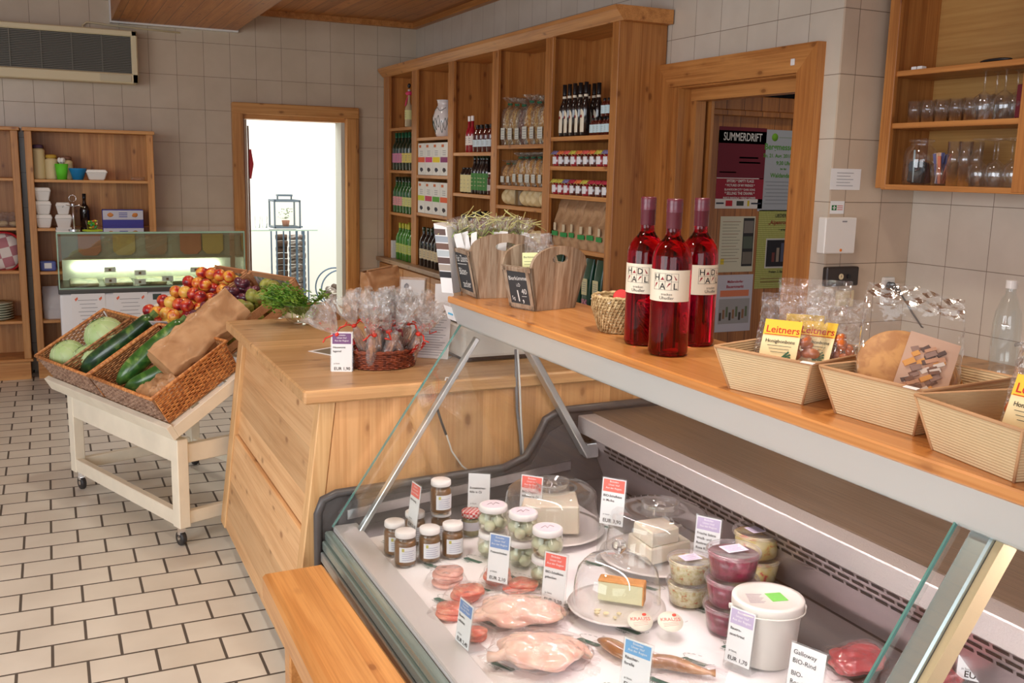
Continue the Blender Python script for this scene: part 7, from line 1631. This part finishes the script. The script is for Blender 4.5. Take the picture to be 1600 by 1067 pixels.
b = B(); b.lathe([(0, .0012), (.022, .0012), (.022, .0016), (0, .0016)], 20, (W*.25, 0, H*.91), Matrix.Rotation(math.pi/2, 4, 'X')); build('green_disc', b, band((120, 176, 40)), r); prect(r, W*.33, W*.75, H*.905, H*.915, (150, 160, 140))
r, W, H = poster('poster', 'small cream leaflet with dark photo strip below the red poster', 1126, 338, 1175, 424, (214, 206, 178))
prect(r, W*.66, W*.97, H*.10, H*.97, (50, 46, 44), 'photo_strip'); [prect(r, W*.68, W*.95, H*(.14+.28*k), H*(.36+.28*k), ((120, 110, 96), (90, 96, 80), (130, 120, 110))[k], 'photo', .002) for k in range(3)]; [prect(r, W*.07, W*(.58-.05*(k % 3)), H*(.90-.055*k), H*(.908-.055*k), (140, 90, 60) if k % 4 == 0 else (130, 124, 104), 'small_print') for k in range(14)]; prect(r, W*.06, W*.16, H*.14, H*.24, (226, 196, 60))
r, W, H = poster('poster', 'yellow-green chequered song evening poster on the brown door', 1186, 328, 1262, 448, (196, 190, 110))
m, t = newmat('checked_paper'); tc = t.n('TexCoord').outputs['Object']; ck = t.n('TexBrick', offset=0., i_Vector=t.n('Mapping', i_Vector=tc, i_Rotation=(math.pi/2, 0, 0)).outputs[0], i_Color1=srgb(206, 200, 120), i_Color2=srgb(200, 196, 112), i_Mortar=srgb(140, 144, 70), i_Scale=1., i_Mortar_Size=.0015, i_Brick_Width=.011, i_Row_Height=.011); p_ = t.n('BsdfPrincipled', i_Base_Color=ck.outputs[0], i_Roughness=.8); t.out(p_.outputs[0])
for ch in r.children: ch.data.materials[0] = m
ptxt(r, (('LIEDERABEND', .026, W*.5, H*.91, 'CENTER'), ('– ernste Weisen –', .019, W*.55, H*.74, 'CENTER'), ('Freitag, 2. September 2011', .019, W*.5, H*.20, 'CENTER')), (40, 36, 30)); ptxt(r, (('„Alpenromantik“', .033, W*.46, H*.82, 'CENTER'),), (150, 60, 40))
prect(r, W*.16, W*.86, H*.26, H*.64, (206, 200, 190)); prect(r, W*.18, W*.84, H*.28, H*.62, (40, 34, 36), 'photo', .002)
rn = random.Random(2)
for k in range(6): prect(r, W*(.28+.08*k), W*(.33+.08*k), H*.34, H*(.46+.06*(k % 3)), [(120, 60, 50), (160, 140, 120), (90, 90, 110)][k % 3], 'photo', .0024)
prect(r, W*.1, W*.9, H*.12, H*.13, (130, 90, 50), 'small_print'); prect(r, W*.1, W*.9, H*.08, H*.09, (130, 90, 50), 'small_print')
r, W, H = poster('poster', 'white farmers market leaflet lowest on the brown door', 1121, 430, 1171, 516, (206, 200, 206))
ptxt(r, (('Mellersdorfer', .020, W*.5, H*.86, 'CENTER'), ('Bauernmarkt', .023, W*.5, H*.77, 'CENTER')), (180, 40, 60)); prect(r, W*.1, W*.9, H*.62, H*.73, (226, 130, 90)); prect(r, W*.08, W*.94, H*.14, H*.58, (170, 164, 160), 'photo'); 
for k in range(9): prect(r, W*(.1+.09*k), W*(.16+.09*k), H*(.2+.03*(k % 3)), H*(.34+.05*(k % 3)), [(80, 70, 60), (150, 110, 80), (110, 120, 90)][k % 3], 'photo', .002)
# ------------------------------------------------------------------ the bright room: lantern, log rack, hoop, glass shelf
ONUM = ['%s%s' % (a, b) for a, b in (('first', ''), ('second', ''), ('third', ''), ('fourth', ''), ('fifth', ''), ('sixth', ''), ('seventh', ''), ('eighth', ''), ('ninth', ''), ('tenth', ''), ('eleventh', ''), ('twelfth', ''), ('thirteenth', ''), ('fourteenth', ''), ('fifteenth', ''), ('sixteenth', ''))]
def beyond():
    y = 10.3; sc = 1.
    def q(px, py): return at(px, py, y=y)
    a, c = q(380, 358), q(491, 358)
    r = thing('glass_shelf', 'thin glass shelf in the bright room behind the doorway', 'glass shelf', (a.x, y, a.z)); b = B(); b.box(-.3, c.x-a.x, -.15, .2, -.012, 0); build('pane', b, clear('shelf_glass', (.86, .93, .90), 1.5), r)
    b = B(); b.box(-.3, c.x-a.x, -.153, -.149, -.012, 0); build('front_edge', b, plain('pale_edge', srgb(170, 196, 186), .3), r)
    for x in (-.25, .02): b = B(); b.box(x, x+.02, .15, .19, -a.z, -.012); build('support', b, m_chrome, r)
    # lantern
    p0, p1, pt = q(424, 356), q(466, 356), q(445, 312); w_ = p1.x-p0.x; h_ = pt.z-p0.z; mt = plain('grey_metal', srgb(104, 120, 136), .5, .3)
    r = thing('lantern', 'grey metal lantern with plant inside on the glass shelf', 'lantern', ((p0.x+p1.x)/2, y, p0.z+.001))
    b = B(); d_ = w_/2-.01
    for sx_ in (-1, 1):
        for sy in (-1, 1): b.box(sx_*d_-.008, sx_*d_+.008, sy*d_-.008, sy*d_+.008, 0, h_)
    for z0, z1 in ((0, .02), (h_-.02, h_)):
        for s_ in (-1, 1): b.box(-d_, d_, s_*d_-.008, s_*d_+.008, z0, z1); b.box(s_*d_-.008, s_*d_+.008, -d_, d_, z0, z1)
    b.box(-d_, d_, -d_, d_, 0, .006); build('frame', b, mt, r)
    b = B(); b.box(-d_*.6, d_*.6, -d_*.3, d_*.3, h_+.035, h_+.055); b.box(-d_*.6, -d_*.5, -.01, .01, h_, h_+.036); b.box(d_*.5, d_*.6, -.01, .01, h_, h_+.036); build('handle', b, mt, r)
    b = B(); [b.box(s_*d_-.001, s_*d_+.001, -d_, d_, .02, h_-.02) for s_ in (-1,)]; build('pane', b, m_glass, r); b = B(); b.box(-d_, d_, -d_-.001, -d_+.001, .02, h_-.02); build('pane', b, m_glass, r)
    k = thing('potted_plant', 'small green plant in a brown pot inside the lantern', 'plant', ((p0.x+p1.x)/2+.01, y, p0.z+.008)); b = B(); b.lathe([(0, 0), (.03, 0), (.042, .07), (.038, .07), (0, .06)], 16); build('pot', b, band((150, 90, 70)), k); b = B(); rn = random.Random(1)
    for i in range(60):
        o = Vector((rn.gauss(0, .028), rn.gauss(0, .028), .08+rn.random()*.11)); e = Vector((rn.uniform(-1, 1), rn.uniform(-1, 1), rn.uniform(-.2, 1))).normalized()*.02; f_ = e.cross(Vector((.3, .5, 1))).normalized()*.008; b.poly([o, o+e*.5+f_, o+e, o+e*.5-f_])
    build('leaves', b, band((110, 150, 100)), k, recalc=False)
    for i, px in enumerate((402, 413)):
        pp = q(px, 356); g = tumbler(.03, .12); g.location = (pp.x, y-.02, pp.z+.001); g['label'] = ('left', 'right')[i]+' clear glass beside the lantern on the glass shelf'
    # log rack
    x0, x1 = q(440, 400).x, q(490, 400).x; zt = q(440, 358).z-.0; W = x1-x0
    r = thing('log_rack', 'tall steel rack filled with birch logs behind the doorway', 'log rack', (x0, y+.25, 0)); mt2 = plain('steel_blue', srgb(90, 112, 136), .5, .4)
    b = B()
    for x in (0, W*.22, W*.42, W*.62, W*.84, W): b.box(x-.007, x+.007, -.02, -.008, 0, zt)
    b.box(-.007, W+.007, -.02, .28, 0, .01); b.box(-.007, W+.007, -.02, -.006, zt-.014, zt)
    for x in (0, W): b.box(x-.007, x+.007, .26, .275, 0, zt)
    build('frame', b, mt2, r)
    b = B(); b.box(W*.60, W*.665, -.026, -.02, 0, zt); build('strap', b, mt2, r); b = B(); b.box(W*.82, W*.885, -.026, -.02, 0, zt); build('strap', b, mt2, r)
    rn = random.Random(4); mb = two_tone('birch_bark', srgb(222, 216, 210), srgb(120, 104, 96), 14., lo=.35, hi=.5, rough=.8, stretch=(1, 1, 4)); mc = plain('dark_bark', srgb(86, 66, 54), .9, var=.3, vs=30)
    z = .05; i = 0
    while z < zt-.05:
        for (xa, xb, mm) in ((W*.44, W*.97, mb), (W*.03, W*.40, mc)):
            rr = rn.uniform(.028, .036); o = thing('log', '%s log counted from below in the steel rack, %s' % (ONUM[i], 'pale birch column' if mm is mb else 'dark-barked column'), 'log', (x0+(xa+xb)/2, y+.32+rn.uniform(-.02, .02), z), (0, 0, rn.uniform(-.05, .05)), 'logs in the steel rack')
            b = B(); L = xb-xa-.01; b.tube([(-L/2, 0, 0), (0, .004, .004), (L/2, 0, 0)], rr, 10); build('log', b, mm, o)
        z += .066; i += 1
    # hoop holder with logs, half hidden by the door frame
    p = q(532, 452); r = thing('hoop_log_holder', 'round steel hoop with logs at the doorway edge', 'log holder', (p.x, y, p.z)); b = B(); b.tube([(.21*math.cos(a), 0, .21*math.sin(a)) for a in [2*math.pi*k/40 for k in range(41)]], .008, 6); b.tube([(.21*math.cos(a), .25, .21*math.sin(a)) for a in [2*math.pi*k/40 for k in range(41)]], .008, 6); [b.bar((x, 0, -.20), (x, .25, -.20), .014, .014) for x in (-.06, .06)]; b.box(-.08, .08, 0, .02, -p.z, -.205); b.box(-.08, .08, .23, .25, -p.z, -.205); build('hoop', b, mt2, r)
    for i in range(8):
        a = i*.8; o = thing('log', '%s log lying in the round steel hoop' % (ONUM[i]+(' birch' if i % 2 else ' dark')), 'log', (p.x+.09*math.cos(a)*(i > 0), y+.12, p.z-.08+.075*math.sin(a)*(i > 0)), 0, 'logs in the hoop'); b = B(); b.tube([(0, -.14, 0), (0, .14, .003)], .036, 10); build('log', b, mb if i % 2 else mc, o)
beyond()
# door leaf folded back with a hanging wreath cord
b = B(); b.box(1.478, 1.50, 8.31, 8.49, 0, 1.98); struct(build('trim_7', b, plain('reveal_white', srgb(214, 206, 196), .6)))
b = B(); b.tube([(1.512, 8.33, .55), (1.512, 8.33, 1.3), (1.514, 8.335, 1.75), (1.512, 8.33, 1.93)], .007, 6); o = tag(build('window_lock_rod', b, band((110, 60, 40))), 'thin brown rod along the left edge of the bright doorway', 'rod')
b = B(); b.tube([(1.52, 8.30, 1.50), (1.53, 8.30, 1.62), (1.522, 8.30, 1.74)], .016, 8, radii=[.006, .018, .008]); tag(build('red_tassel', b, band((190, 50, 60))), 'red cloth tassel hanging on the brown rod at the doorway', 'tassel')
